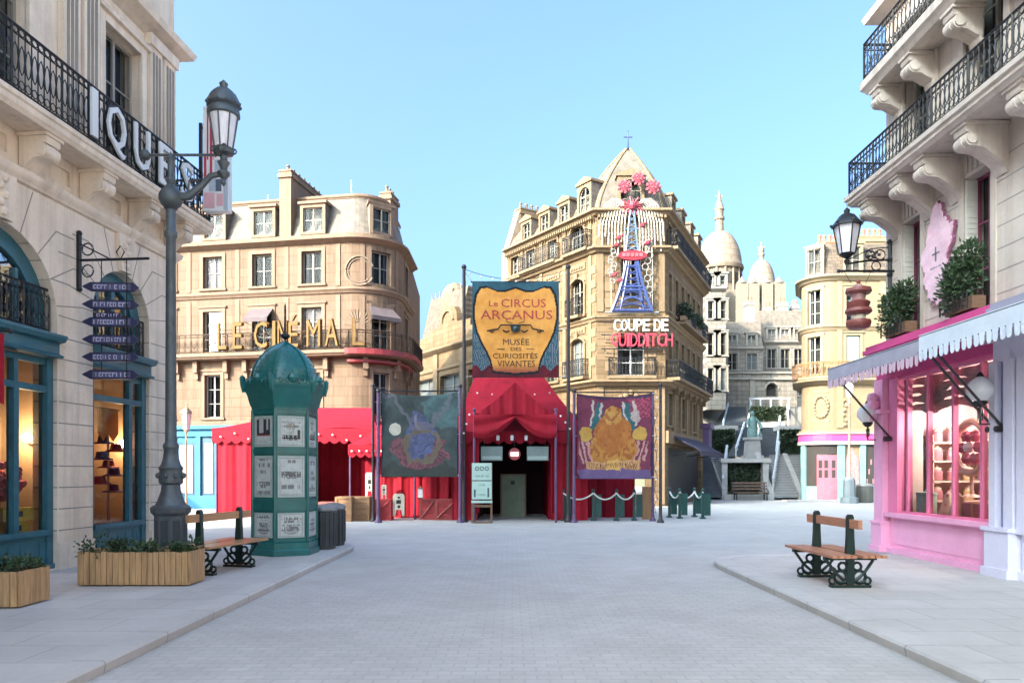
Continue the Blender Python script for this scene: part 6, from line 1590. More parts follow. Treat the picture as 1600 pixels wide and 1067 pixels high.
# pink shopfront
sf = thing('pink_shopfront', 'pink wooden shopfront with a wide mullioned display window', 'shopfront', (RX0, RY0, 0), R(-90))
b = B(PINK)
b.box(.02, .42, -.32, -.003, .0, .55); b.box(.05, .38, -.27, -.003, .55, 3.37); b.box(.0, .44, -.34, -.003, .552, .6); b.box(-.0, .44, -.36, -.003, 0.001, .12)
b.box(.0, .45, -.36, -.003, 2.7, 2.78); b.box(.44, 3.56, -.14, -.003, 0, .7); b.box(.44, 3.56, -.22, -.003, .001, .1); b.box(.44, 3.56, -.26, -.003, .7, .78)
for x0, x1 in ((.55, 3.46),): b.box(x0, x1, -.152, -.1405, .18, .21); b.box(x0, x1, -.152, -.1405, .6, .63)
b.ball((.2, -.36, 2.88), .13, 10); b.ball((.2, -.40, 2.66), .10, 10); b.ball((.2, -.38, 3.02), .11, 8)
b.build('frame', sf)
b = B(PINKM)
b.box(.40, .72, -.16, -.003, .78, 3.36)
for x in (.98, 1.65, 2.4, 3.15): b.box(x - .026, x + .026, -.11, -.02, .82, 3.3)
b.box(.72, 3.56, -.12, -.01, 3.3, 3.36); b.box(.72, 3.56, -.12, -.02, .78, .82)
b.build('mullion', sf)
b = B(PINKD); b.box(.0, 3.577, -.2, -.003, 3.362, 3.8); b.build('fascia', sf)
b = B(PINKD)
for z0, z1, d in ((3.8, 3.9, .34), (3.902, 3.98, .42), (3.982, 4.06, .36)): b.box(-.12, 3.75, -d, -.002, z0, z1)
b.build('cornice', sf)
g = B(GLS); g.face([(.72, -.07, .8), (3.56, -.07, .8), (3.56, -.07, 3.32), (.72, -.07, 3.32)]); g.build('pane', sf)
ROSE = mat('rose_interior', (.58, .44, .44), .8, var=.2); 
k = B(ROSE); Y1 = 2.4; X0, X1 = .5, 3.9
k.face([(X0, Y1, .3), (X1, Y1, .3), (X1, Y1, 3.5), (X0, Y1, 3.5)]); k.face([(X0, .33, .3), (X0, .33, 3.5), (X0, Y1, 3.5), (X0, Y1, .3)]); k.face([(X1, .33, .3), (X1, Y1, .3), (X1, Y1, 3.5), (X1, .33, 3.5)]); k.face([(X0, -.05, .76), (X1, -.05, .76), (X1, Y1, .76), (X0, Y1, .76)], mat('rose_floor', (.35, .16, .14), .5)); k.face([(X0, 0, 3.5), (X0, Y1, 3.5), (X1, Y1, 3.5), (X1, 0, 3.5)]); k.build('room', sf)
# ruched valance across the top of the window
b = B(mat('striped_voile', (.48, .40, .36), .8, var=.3, scale=6, stretch=(1, 1, 9)))
for i in range(40):
    x0, x1 = .75 + i * .066, .75 + (i + 1) * .066
    r0 = .3 + .1 * sin(i * .55); r1 = .3 + .1 * sin((i + 1) * .55)
    for j in range(4):
        z0, z1 = 3.3 - j * .16, 3.3 - (j + 1) * .16
        b.idx([b.P((x0, .05 + .03 * sin(j * 2.2 + i * .9), z0)), b.P((x1, .05 + .03 * sin(j * 2.2 + (i + 1) * .9), z0)), b.P((x1, .05 + .03 * sin((j + 1) * 2.2 + (i + 1) * .9), z1 - .05 * sin(x1 * 5))), b.P((x0, .05 + .03 * sin((j + 1) * 2.2 + i * .9), z1 - .05 * sin(x0 * 5)))], None, True)
b.build('curtain', sf)
def rw(x, y, z): return (RX0 + y, RY0 - x, z)
# lavender neighbour
lf = thing('lavender_shopfront', 'lavender wooden shopfront with panelled pilaster at the picture edge', 'shopfront', (RX0, RY0, 0), R(-90))
b = B(LAV)
b.box(3.58, 4.12, -.34, -.003, 0, .68); b.box(3.55, 4.15, -.38, -.003, .001, .14); b.box(3.54, 4.15, -.37, -.003, .682, .74); b.box(3.6, 3.74, -.28, -.003, .74, 3.2); b.box(3.9, 4.1, -.26, -.003, .74, 3.2); b.box(3.74, 3.9, -.18, -.003, .74, 3.2, LAVD)
b.box(4.15, 6.5, -.16, -.003, 0, .66); b.box(4.15, 6.5, -.24, -.003, .66, .72); b.box(4.15, 6.5, -.22, -.003, .001, .12); b.box(4.15, 4.35, -.24, -.003, .72, 3.2)
for x in (5.2, 6.0): b.box(x, x + .1, -.14, -.003, .72, 3.2)
b.box(6.2, 6.6, -.3, -.003, 0, 3.2); b.box(3.58, 6.6, -.2, -.003, 3.202, 3.8); b.build('frame', lf)
b = B(mat('lavender_grey', (.30, .29, .36), .5))
for z0, z1, d in ((3.8, 3.9, .34), (3.902, 3.98, .42), (3.982, 4.06, .36)): b.box(3.752, 6.7, -d, -.002, z0, z1)
b.build('cornice', lf)
g = B(GL); g.face([(4.2, -.05, .7), (6.2, -.05, .7), (6.2, -.05, 3.2), (4.2, -.05, 3.2)]); g.build('pane', lf)
b = B(MATS['room_dark']); b.box(4.1, 6.4, .6, .7, .3, 3.5); b.build('room', lf)
# awnings
def awning(nm, lab, x0, x1, m1, m2, stripe, dep=1.3, zt=3.72, zb=3.36, dz=0):
    t_ = thing('shop_awning', lab, 'awning', (RX0, RY0, 0), R(-90))
    n = max(4, round((x1 - x0) / stripe)); b = B(m1)
    for i in range(n):
        a = x0 + (x1 - x0) * i / n; c = x0 + (x1 - x0) * (i + 1) / n; m_ = m2 if i % 2 else m1
        for j in range(6):
            u, v = j / 6, (j + 1) / 6
            b.idx([b.P((a, -.22 - (dep - .22) * u, zt + (zb - zt) * u - .03 * sin(pi * u))), b.P((c, -.22 - (dep - .22) * u, zt + (zb - zt) * u - .03 * sin(pi * u))), b.P((c, -.22 - (dep - .22) * v, zt + (zb - zt) * v - .03 * sin(pi * v))), b.P((a, -.22 - (dep - .22) * v, zt + (zb - zt) * v - .03 * sin(pi * v)))], m_, True)
    b.build('canopy', t_)
    b = B(m1); nn = max(4, round((x1 - x0) / .13))
    for i in range(nn):
        a = x0 + (x1 - x0) * i / nn; c = x0 + (x1 - x0) * (i + 1) / nn; w_ = c - a; q = -dep - .004 - (.01 if i % 2 else 0)
        h = .27
        b.face([(a, -dep - .004, zb), (a, -dep - .004, zb - h), (c, -dep - .004, zb - h), (c, -dep - .004, zb)], m1)
        b.face([(a + w_ * .08, q - .006, zb - h + .03), (a + w_ * .1, q - .006, zb - h - .09), (a + w_ * .3, q - .006, zb - h - .13), (a + w_ * .7, q - .006, zb - h - .13), (a + w_ * .9, q - .006, zb - h - .09), (a + w_ * .92, q - .006, zb - h + .03)], m2)
        b.ball((a, q - .01, zb - h + .02), .009, 4, IRON)
    for xx in (x0, x1):
        b.face([(xx, -.22, zt), (xx, -.22, zt - .3), (xx, -.5, zt - .34), (xx, -.8, zb + .02), (xx, -dep, zb - .2), (xx, -dep, zb)], m2)
    b.build('valance', t_)
    b = B(BLKP)
    for xx in (x0 + .06, x1 - .08): b.tube([(xx, -.16, 2.2), (xx, -.7, 2.8), (xx, -dep + .02, zb - .03)], .02, 6); b.tube([(xx, -.3, 2.2), (xx, -.1, 2.2)], .045, 8)
    b.tube([(x0, -dep + .01, zb - .02), (x1, -dep + .01, zb - .02)], .018, 6); b.build('arm', t_)
AW1 = mat('mauve_grey_canvas', (.36, .345, .41), .85, var=.12); AW2 = mat('pink_canvas', (.62, .44, .52), .85, var=.08); AW3 = mat('pale_blue_canvas', (.62, .68, .74), .85, var=.06); AW4 = mat('white_blue_canvas', (.66, .72, .79), .85, var=.06)
awning('shop_awning', 'mauve and pink striped awning with scalloped edge over the pink shop window corner', .45, 3.66, AW1, AW2, .12, 1.36, 3.8, 3.56)
awning('shop_awning', 'pale blue awning with scalloped edge over the lavender shop', 3.72, 6.6, AW3, AW4, .25, 1.4, 3.86, 3.6)
# globe lamps on iron arms
def globe(x, z, lab):
    t_ = thing('globe_wall_lamp', lab, 'lamp', rw(x, 0, z), R(-90))
    b = B(IRON); b.tube([(0, -.14, -.24), (0, -.2, -.42), (0, -.42, -.42), (0, -.42, -.16)], .018, 6); b.lathe([(.05, -.16), (.1, -.1), (.09, -.07)], 10, (0, -.42, 0)); b.box(-.05, .05, -.17, -.12, -.4, -.1); b.tube([(-.06, -.42, -.2), (-.06, -.42, -.36), (.06, -.42, -.36), (.06, -.42, -.2)], .01, 4); b.build('bracket', t_)
    b = B(MILK); b.lathe([(.1, -.07), (.19, .02), (.2, .12), (.15, .22), (.06, .29), (.03, .3)], 16, (0, -.42, 0)); b.build('globe', t_); b = B(IRON); b.lathe([(.06, .3), (.03, .35), (.001, .38)], 10, (0, -.42, 0)); b.build('cap', t_)
globe(.1, 2.62, 'milk glass globe lamp on an iron arm at the corner of the pink shop'); globe(3.62, 2.7, 'milk glass globe lamp between the pink and the lavender shopfronts')
# goods in the window
def good(kind, lab, cat, fn, x, y, z, grp=None):
    t_ = thing(kind, lab, cat, rw(x, y, z), R(-90), grp); fn(t_); return t_
def wheel_(t_):
    b = B(mat('candy_ring', (.62, .42, .34), .5)); b.tube([(.44 * cos(a), 0, .44 * sin(a)) for a in [2 * pi * q / 24 for q in range(24)]], .07, 8, True); b.build('ring', t_)
    b = B(mat('candy_rose', (.50, .12, .18), .5)); 
    for q in range(6): a = pi * q / 3; b.ball((.22 * cos(a), 0, .22 * sin(a)), .11, 8)
    b.ball((0, -.05, 0), .1, 8, MILK); b.build('petals', t_)
    b = B(mat('candy_ring', (.62, .42, .34), .5)); b.tube([(0, 0, -.44), (0, 0, -.85)], .03, 6); b.lathe([(.2, -.85), (.05, -.8)], 12); b.build('stand', t_)
good('candy_display', 'big round candy wheel of rose petals in a cream ring inside the pink shop window', 'display', wheel_, 2.1, .4, 1.98)
def shelf(t_):
    for z in (.25, .62, 1.0, 1.35):
        b = B(mat('cream_shelf', (.62, .48, .38), .6)); b.box(-.75, .75, -.15, .15, z - .015, z + .015); b.build('board', t_)
    for s in (-.75, .75): b = B(mat('cream_shelf', (.62, .48, .38), .6)); b.box(s - .02, s + .02, -.15, .15, 0, 1.5); b.build('side_panel', t_)
good('candy_shelf', 'cream shelf unit full of sweets on the end wall of the pink shop', 'shelf', shelf, .7, 1.2, .76).rotation_euler = (0, 0, 0)
cols = [mat('sweet_red', (.42, .20, .22), .4), mat('sweet_cream', (.62, .52, .40), .5), mat('sweet_pink', (.62, .28, .34), .5), mat('sweet_brown', (.20, .09, .05), .5), mat('sweet_gold', (.5, .38, .2), .4), mat('sweet_mint', (.30, .45, .40), .5)]
names_ = ['red', 'cream', 'pink', 'brown', 'golden', 'mint']
place = ['left end', 'left half', 'middle', 'right half', 'right end']; lev = ['bottom', 'second', 'third', 'top']
for li, z in enumerate((.27, .64, 1.02, 1.37)):
    for i in range(5):
        ci = (li * 5 + i * 2 + li) % 6
        def jar(t_, ci=ci):
            b = B(cols[ci]); b.lathe([(.09, 0), (.1, .02), (.1, .17), (.07, .2)], 10); b.build('jar', t_); b = B(cols[1 if ci != 1 else 3]); b.lathe([(.075, .2), (.075, .235), (.02, .26), (.03, .28), (.001, .3)], 10); b.build('lid', t_)
        good('sweet_jar', '%s sweet jar at the %s of the %s shelf in the pink shop' % (names_[ci], place[i], lev[li]), 'jar', jar, .72, .6 + i * .3, .76 + z, 'sweet jars on the shelf')
def drum_(t_):
    b = B(mat('celadon', (.28, .42, .36), .5)); b.lathe([(.16, 0), (.17, .02), (.17, .36), (.18, .37), (.18, .41), (.02, .43)], 16); b.build('body', t_); b = B(cols[1]); b.ball((0, 0, .45), .03, 6); b.build('knob', t_)
good('round_tin', 'sage green round tin standing at the far end of the pink window sill', 'tin', drum_, 1.08, .2, .77)
def redbox(t_):
    b = B(cols[0]); b.box(-.25, .25, -.15, .15, .001, .26); b.build('body', t_); b = B(cols[4]); b.box(-.03, .03, -.153, .153, .0, .264); b.build('ribbon', t_)
good('red_gift_box', 'red gift box with golden ribbon low in the near end of the pink window', 'box', redbox, 2.45, .34, .77)
def cone(t_):
    b = B(cols[1]); b.lathe([(.16, 0), (.17, .04), (.14, .12), (.1, .25), (.05, .4), (.001, .46)], 12); b.build('body', t_); b = B(cols[2])
    for q in range(10): b.ball((.13 * cos(q * 1.3) * (1 - q / 14), .13 * sin(q * 1.3) * (1 - q / 14), .06 + q * .035), .035, 6)
    b.build('sweets', t_)
good('sweet_cone', 'cream cone piled with pink sweets on the sill of the pink window', 'display', cone, 1.6, .3, .77)
good('sweet_cone', 'cream cone with pink sweets beside the red gift box', 'display', cone, 2.02, .22, .77)
pl = thing('ceiling_lamp', 'small lit lamp hanging inside the pink shop behind the mullions', 'lamp', rw(1.5, .9, 2.45), R(-90))
b = B(BULB); b.ball((0, 0, 0), .06, 10); b.build('bulb', pl); b = B(IRON); b.tube([(0, 0, .05), (0, 0, 1.0)], .01, 4); b.build('cord', pl)
for q, e in (((0, -.1, -.1), 20), ((1.3, 0, .2), 22)):
    l = bpy.data.lights.new('lamp_light', 'POINT'); l.energy = e; l.color = (1, .88, .82); l.shadow_soft_size = .1; o = bpy.data.objects.new('lamp_light', l); COL.objects.link(o); o.parent = pl; o.location = q
# pink cut-out map sign between the upper windows
t_ = thing('pink_cutout_sign', 'ornate pink cut-out sign with a small cross emblem, on the stone wall between two windows', 'sign', rw(1.84, 0, 4.5), R(-90)); t_.scale = (1.05, 1, .74)
sp = [(-.05, .1), (.1, -.05), (.22, .12), (.30, .45), (.26, .62), (.34, .85), (.30, 1.05), (.42, 1.25), (.47, 1.55), (.50, 1.72), (.36, 1.74), (.30, 1.9), (.20, 1.98), (.16, 2.25), (.05, 2.38), (-.06, 2.32), (-.14, 2.0), (-.22, 1.82), (-.26, 1.5), (-.42, 1.3), (-.40, 1.05), (-.30, .85), (-.36, .6), (-.22, .4), (-.2, .2)]
sm = []
for i in range(len(sp)):
    a, c = sp[i], sp[(i + 1) % len(sp)]
    for q in range(3): t = q / 3; k = .02 * sin((i * 3 + q) * 2.1); sm.append((a[0] + (c[0] - a[0]) * t + k, a[1] + (c[1] - a[1]) * t + k))
b = B(PINKD); b.prism([(p[0] * 1.06, 1.15 + (p[1] - 1.15) * 1.03) for p in sm], -.06, -.02, 'xz', mat('sign_plum', (.30, .10, .18), .6)); b.build('backing', t_)
SH = [(p[0], p[1]) for p in sm]
def pinkc(u, v): return (.7, .4, .5)
b = B(mat('sign_pink', (.74, .50, .56), .6, var=.16, scale=3.5, stain=.5, stcol=(.60, .22, .36))); b.prism(SH, -.085, -.062, 'xz'); b.build('face', t_)
b = B(mat('sign_mark', (.12, .16, .18), .5)); b.box(.02, .05, -.095, -.0865, 1.0, 1.34); b.box(-.07, .14, -.095, -.0865, 1.17, 1.2)
scribble(b, -.12, .2, .84, .04, -.087, None); b.build('emblem', t_)
b = B(mat('sign_scroll', (.40, .28, .22), .6))
for q in range(7): b.ring((-.12 + q * .1, -.04, .02 + .05 * sin(q * 1.7)), .07, .016, 'y', 8, 4)
b.build('scroll', t_)
# bushes on the window sills
for x, lab in ((.95, 'round green bush in the window box, farther one of the pair above the pink shop'), (2.9, 'taller green bush in the window box beside the pink cut-out sign')):
    t_ = thing('window_bush', lab, 'plant', rw(x, -.2, 4.12), R(-90))
    b = B(LEAF); s = 1.15 if x > 2 else 1.0
    for c, r_ in (((0, -.05, .5), .32), ((-.1, -.1, .3), .28), ((.1, .0, .75 * s), .24), ((.05, -.12, .55), .3)): bush(b, c, r_, r_ * .9, r_ * 1.15, 420, .085, .022)
    b.build('foliage', t_); b = B(WOODD); b.box(-.36, .36, -.12, .1, .0, .2); b.build('box', t_); b = B(WOODD); b.tube([(0, 0, .1), (0, -.05, .5)], .025, 5); b.build('stem', t_)
    g_ = B(IRON); railing(g_, [(-.36, -.2), (.36, -.2)], .0, .25, .12, .008, False); g_.build('guard', t_)
# lantern on a scrolled wall bracket, and the hanging tiered sign under it
t_ = thing('wall_lantern', 'black lantern with frosted glass on a scrolled bracket over the pink shop', 'lantern', rw(.2, 0, 5.55), R(-90))
b = B(IRON); b.tube([(0, -.03, -.5), (0, -.03, .55)], .035, 6)
for z in (-.5, -.1, .2, .55): b.ball((0, -.03, z), .06, 8)
b.tube([(0, -.03, .2), (0, -.5, .18), (0, -.86, .12), (0, -.88, .22)], .022, 6); b.tube([(0, -.03, .45), (0, -.4, .42), (0, -.86, .2)], .012, 5)
for c, r_ in (((0, -.22, .3), .1), ((0, -.42, .3), .09), ((0, -.3, .08), .09)): b.ring(c, r_, .014, 'x', 10, 4)
for q in range(7): b.ball((random.uniform(-.03, .03), -.25 - .04 * q, .3 + .06 * sin(q * 2)), .035, 6)
b.build('bracket', t_)
b = B(IRON); L0 = (0, -.88, 0); b.lathe([(.03, .1), (.06, .18), (.03, .22), (.12, .28), (.16, .32)], 6, L0, sm=False); b.lathe([(.3, .86), (.27, .92), (.24, .95), (.14, 1.08), (.05, 1.12), (.06, 1.18), (.001, 1.24)], 6, L0, sm=False)
for q in range(6): a = q * pi / 3; b.tube([(.15 * cos(a), -.88 + .15 * sin(a), .32), (.25 * cos(a), -.88 + .25 * sin(a), .88)], .014, 4); b.ball((.29 * cos(a), -.88 + .29 * sin(a), .91), .03, 6)
lo = b.build('lantern', t_); b = B(LANTG); b.lathe([(.14, .33), (.235, .86)], 6, L0, sm=False); b.build('glass', lo)
t_ = thing('tiered_sign', 'hanging sign shaped like a stack of rust red cauldrons and trays, under the black lantern', 'sign', rw(.3, 0, 5.5), R(-90)); t_.scale = (.82,) * 3
b = B(IRON); b.tube([(0, -.0, .0), (0, -1.3, .0)], .03, 6); b.ball((0, -1.32, 0), .05, 8); b.tube([(0, -.55, 0), (0, -.68, -.3)], .008, 4); b.tube([(0, -1.2, 0), (0, -1.02, -.3)], .008, 4); b.build('bar', t_)
RU = mat('rust_red', (.20, .05, .04), .5, var=.2, scale=6); RU2 = mat('pale_rust', (.36, .19, .18), .5, var=.2)
c = (0, -.85, 0)
for prof, m_ in (([(.02, -.2), (.05, -.26), (.03, -.32)], RU), ([(.08, -.32), (.12, -.42), (.1, -.46)], RU2), ([(.28, -.42), (.3, -.5), (.26, -.55), (.12, -.55)], RU), ([(.17, -.55), (.15, -.72)], RU2), ([(.22, -.72), (.27, -.76), (.22, -.9)], RU), ([(.28, -.9), (.31, -.98), (.24, -1.04)], RU), ([(.15, -1.04), (.17, -1.12), (.15, -1.18)], MATS['sweet_cream']), ([(.27, -1.18), (.29, -1.24), (.26, -1.34), (.2, -1.38)], RU)):
    b = B(m_); b.lathe([(.001, prof[0][1])] + prof + [(.001, prof[-1][1])], 14, c); b.build('tier', t_)
# ------------------------------------------------------------------ street lamp by the stone building
t_ = thing('street_lamp', 'tall grey green iron street lamp with one frosted lantern, before the cream building', 'street lamp', (PX(267, 12), 12.0, 0))
b = B(LAMPM)
b.lathe([(.29, 0), (.29, .1), (.25, .13), (.25, .85), (.30, .9), (.31, .98), (.26, 1.02)], 8, rot=pi / 8, sm=False)
for k in range(8):
    a = k * pi / 4; c, s = cos(a), sin(a); q = .2335
    b.face([(q * c - s * .06, q * s + c * .06, .2), (q * c + s * .06, q * s - c * .06, .2), (q * c + s * .06, q * s - c * .06, .78), (q * c - s * .06, q * s + c * .06, .78)], mat('lamp_dark', (.04, .05, .055), .5))
b.build('base', t_)
b = B(LAMPM)
b.lathe([(.24, 1.02), (.2, 1.1), (.15, 1.25), (.14, 1.35), (.18, 1.38), (.19, 1.5), (.17, 1.58), (.19, 1.62), (.15, 1.68), (.12, 1.78), (.105, 1.92), (.12, 1.95), (.12, 2.0), (.09, 2.04), (.086, 2.4), (.075, 5.35), (.1, 5.4), (.1, 5.46), (.075, 5.5), (.078, 5.82), (.11, 5.85)], 16)
for k in range(8): a = k * pi / 4; b.ball((.2 * cos(a), .2 * sin(a), 1.5), .05, 6)
b.ball((0, 0, 6.02), .19, 14); b.lathe([(.1, 6.18), (.06, 6.24), (.085, 6.3), (.05, 6.36), (.05, 6.62), (.075, 6.66), (.03, 6.72), (.001, 6.78)], 12)
b.build('column', t_)
b = B(LAMPM)
b.tube([(.1, 0, 6.04), (.3, 0, 6.05), (.5, 0, 6.22), (.65, 0, 6.38), (.86, 0, 6.42)], [.075, .07, .055, .05, .045], 8)
b.tube([(.28, 0, 6.1), (.3, 0, 6.3), (.48, 0, 6.32), (.42, 0, 6.2)], .018, 5)
b.tube([(-.40, 0, 6.72), (.86, 0, 6.72)], .022, 6); b.ball((-.42, 0, 6.72), .09, 10)
b.lathe([(.001, 6.2), (.04, 6.26), (.03, 6.32), (.1, 6.4), (.1, 6.44), (.05, 6.47), (.06, 6.52), (.1, 6.6), (.05, 6.64), (.06, 6.7)], 10, (.86, 0, 0)); b.build('arm', t_)
b = B(LAMPM); L0 = (.86, 0, 0)
b.lathe([(.06, 6.7), (.16, 6.74), (.18, 6.8), (.15, 6.82)], 8, L0)
for k in range(4): a = k * pi / 2 + .4; b.ring((.86 + .16 * cos(a), .16 * sin(a), 6.8), .04, .014, 'y', 8, 4)
b.lathe([(.24, 7.34), (.26, 7.36), (.26, 7.42), (.23, 7.48), (.27, 7.52), (.27, 7.56), (.2, 7.7), (.12, 7.78), (.05, 7.8), (.07, 7.88), (.001, 7.95)], 12, L0)
for k in range(12): a = k * pi / 6; b.ball((.86 + .26 * cos(a), .26 * sin(a), 7.54), .03, 6)
for k in range(8): a = k * pi / 4; b.tube([(.86 + .15 * cos(a), .15 * sin(a), 6.82), (.86 + .235 * cos(a), .235 * sin(a), 7.36)], .012, 4)
lo = b.build('lantern', t_); b = B(LANTG); b.lathe([(.145, 6.83), (.225, 7.35)], 16, L0); b.build('glass', lo)

# ------------------------------------------------------------------ advertising kiosk
KR = R(29)
t_ = thing('advertising_kiosk', 'green hexagonal advertising kiosk with domed roof and old theatre posters', 'kiosk', (-4.36, 14.15, 0), KR)
a_ = .62; ro = -pi / 2 - pi / 6                        # one face looks along local -y
def hexa(prof, m=None): b.lathe(prof, 6, m=m, sm=False, rot=ro)
b = B(KGREEN); hexa([(a_ * 1.06, .002), (a_ * 1.06, .1), (a_ * 1.02, .13), (a_ * 1.02, .24), (a_ * .97, .26)]); b.build('base', t_)
b = B(KGREEN); hexa([(a_ * .95, .262), (a_ * .95, 2.70)])
for z0, z1 in ((.262, .30), (.84, 1.05), (1.90, 1.99), (2.64, 2.72)): hexa([(a_ * .99, z0), (a_ * .99, z1)])
for k in range(6):
    a = ro + k * pi / 3; b.tube([(a_ * .965 * cos(a), a_ * .965 * sin(a), .26), (a_ * .965 * cos(a), a_ * .965 * sin(a), 2.72)], .032, 6)
b.build('body', t_)
b = B(KGREEN); hexa([(a_ * 1.0, 2.723), (a_ * 1.0, 2.76), (a_ * 1.06, 2.84), (a_ * 1.12, 2.98), (a_ * 1.2, 3.08), (a_ * 1.21, 3.13), (a_ * 1.24, 3.15), (a_ * 1.24, 3.25), (a_ * 1.1, 3.27)])
for k in range(6):                                     # cresting along the rim
    c0 = Vector((a_ * 1.23 * cos(ro + k * pi / 3), a_ * 1.23 * sin(ro + k * pi / 3), 0)); c1 = Vector((a_ * 1.23 * cos(ro + (k + 1) * pi / 3), a_ * 1.23 * sin(ro + (k + 1) * pi / 3), 0))
    for q in range(7):
        p = c0.lerp(c1, (q + .5) / 7); b.ball((p.x * .98, p.y * .98, 3.24), .04, 6, sz=1.2)
    d = Vector((c0.x, c0.y, 0)).normalized(); b.tube([(c0.x * .985, c0.y * .985, 3.05), (c0.x * 1.01, c0.y * 1.01, 3.2), (c0.x * 1.03, c0.y * 1.03, 3.33), (c0.x * 1.05, c0.y * 1.05, 3.36)], [.04, .06, .055, .02], 6)
    m_ = c0.lerp(c1, .5); m_ = m_ * .97; b.ball((m_.x, m_.y, 3.3), .1, 8)
b.build('crown_moulding', t_)
b = B(KGREEN)
DP = [(a_ * 1.0, 3.24), (a_ * .99, 3.36), (a_ * .94, 3.5), (a_ * .84, 3.63), (a_ * .71, 3.75), (a_ * .54, 3.86), (a_ * .35, 3.95), (a_ * .16, 4.01), (.03, 4.05)]
b.lathe(DP, 36)
for k in range(6):
    a = ro + k * pi / 3; b.tube([(r_ * 1.01 * cos(a), r_ * 1.01 * sin(a), z) for r_, z in DP], .022, 5)
for j in range(8):                                     # fish-scale relief
    z = 3.3 + j * .075
    for q in range(len(DP) - 1):
        if DP[q][1] <= z < DP[q + 1][1]:
            t = (z - DP[q][1]) / (DP[q + 1][1] - DP[q][1]); rr = DP[q][0] + (DP[q + 1][0] - DP[q][0]) * t
            nn = max(8, int(30 * rr / .62))
            for k in range(nn): a = 2 * pi * (k + .5 * (j % 2)) / nn; b.ball((rr * cos(a), rr * sin(a), z), .017, 5)
b.build('dome', t_)
b = B(IRON); b.lathe([(.05, 3.98), (.03, 4.05), (.022, 4.1), (.09, 4.15), (.09, 4.19), (.025, 4.23), (.018, 4.75), (.001, 4.82)], 10); b.build('spire', t_)
def mkposter(seed):
    rnd = random.Random(seed)
    kind = seed % 4
    rows = sorted(rnd.uniform(.1, .92) for _ in range(9))
    def fc(u, v):
        n = vnoise(u + seed, v, 14); c = lerp((.43, .46, .42), (.54, .56, .51), n)
        if min(u, 1 - u, (v * 1.3), (1 - v) * 1.3) < .05: return lerp(c, (.32, .40, .36), .6)
        if abs(min(u, 1 - u) - .09) < .012 or abs(min(v, 1 - v) - .07) < .01: return lerp(c, (.14, .13, .12), .45)
        for i, r_ in enumerate(rows):
            h = .012 + .02 * ((i * 7 + seed) % 3)
            wdt = .2 + .13 * ((i * 5 + seed) % 3)
            if abs(v - r_) < h and abs(u - .5) < wdt * .78 and hsh(int(u * 34), i + seed) > .36: c = lerp(c, (.12, .11, .10), .75)
        if kind == 0 and .35 < v < .9 and .12 < u < .88:
            c = lerp((.02, .02, .022), (.06, .055, .06), n)
            if abs(u - .5 + .12) < .13 and v > .45 or (abs(u - .72) < .06 and v > .55): c = (.42, .42, .40)
            if v < .39: c = (.25, .05, .05)
        if kind == 1:
            if .26 < v < .38 and .16 < u < .84: c = (.05, .045, .04) if not (.30 < v < .345 and hsh(int(u * 30), 3) > .4) else (.4, .4, .37)
            if .74 < u < .82 and .3 < v < .55: c = (.06, .055, .05)
            if (u - .45) ** 2 * 1.4 + (v - .6) ** 2 < .045 and hsh(int(u * 26), int(v * 26)) > .45: c = lerp(c, (.30, .25, .19), .8)
        if kind == 2 and (u - .5) ** 2 / .09 + (v - .3) ** 2 / .03 < 1 and hsh(int(u * 30), int(v * 40)) > .45: c = lerp(c, (.17, .15, .14), .7)
        return c
    return fc
ap = a_ * .95 * cos(pi / 6)
sd_ = 0
for k in range(6):
    na = -pi / 2 + k * pi / 3                          # outward normal of the face
    for z0, z1, kk in ((.34, .80, 2), (1.09, 1.86, 3), (2.03, 2.60, 0 if k == 5 else 1)):
        sd_ += 4
        o = cloth('poster', .49, z1 - z0, 30, 40, mkposter(sd_ + kk), t_, ((ap + .012) * cos(na), (ap + .012) * sin(na), z0), na + pi / 2, None, POSTER, .008)
# ------------------------------------------------------------------ wheeled bins
def bin_(x, y, lab, z=0, m=None, r=.25, h=.9):
    t = thing('litter_bin', lab, 'bin', (x, y, z)); m = m or mat('bin_grey', (.045, .05, .05), .5, var=.2)
    b = B(m); b.lathe([(r * .92, 0), (r * .98, .04), (r, h * .86)], 20)
    for k in range(16): a = k * pi / 8; b.tube([(r * 1.0 * cos(a), r * 1.0 * sin(a), .08), (r * 1.02 * cos(a), r * 1.02 * sin(a), h * .82)], .018, 4)
    b.build('body', t); b = B(mat('bin_lid', (.22, .23, .23), .4, metal=.4)); b.lathe([(r * 1.08, h * .862), (r * 1.1, h * .9), (r * 1.02, h * .95), (r * .5, h), (.001, h * 1.01)], 20); b.build('lid', t)
bin_(PX(506, 15.0), 15.0, 'dark grey round litter bin touching the right side of the kiosk'); bin_(PX(520.5, 15.75), 15.75, 'dark grey round litter bin behind the other bin, towards the kerb')
bin_(PX(1351, 40.2), 40.2, 'dark litter bin standing in front of the aqua sweet shop window', G, mat('bin_olive', (.10, .10, .085), .5), .42, 1.05)
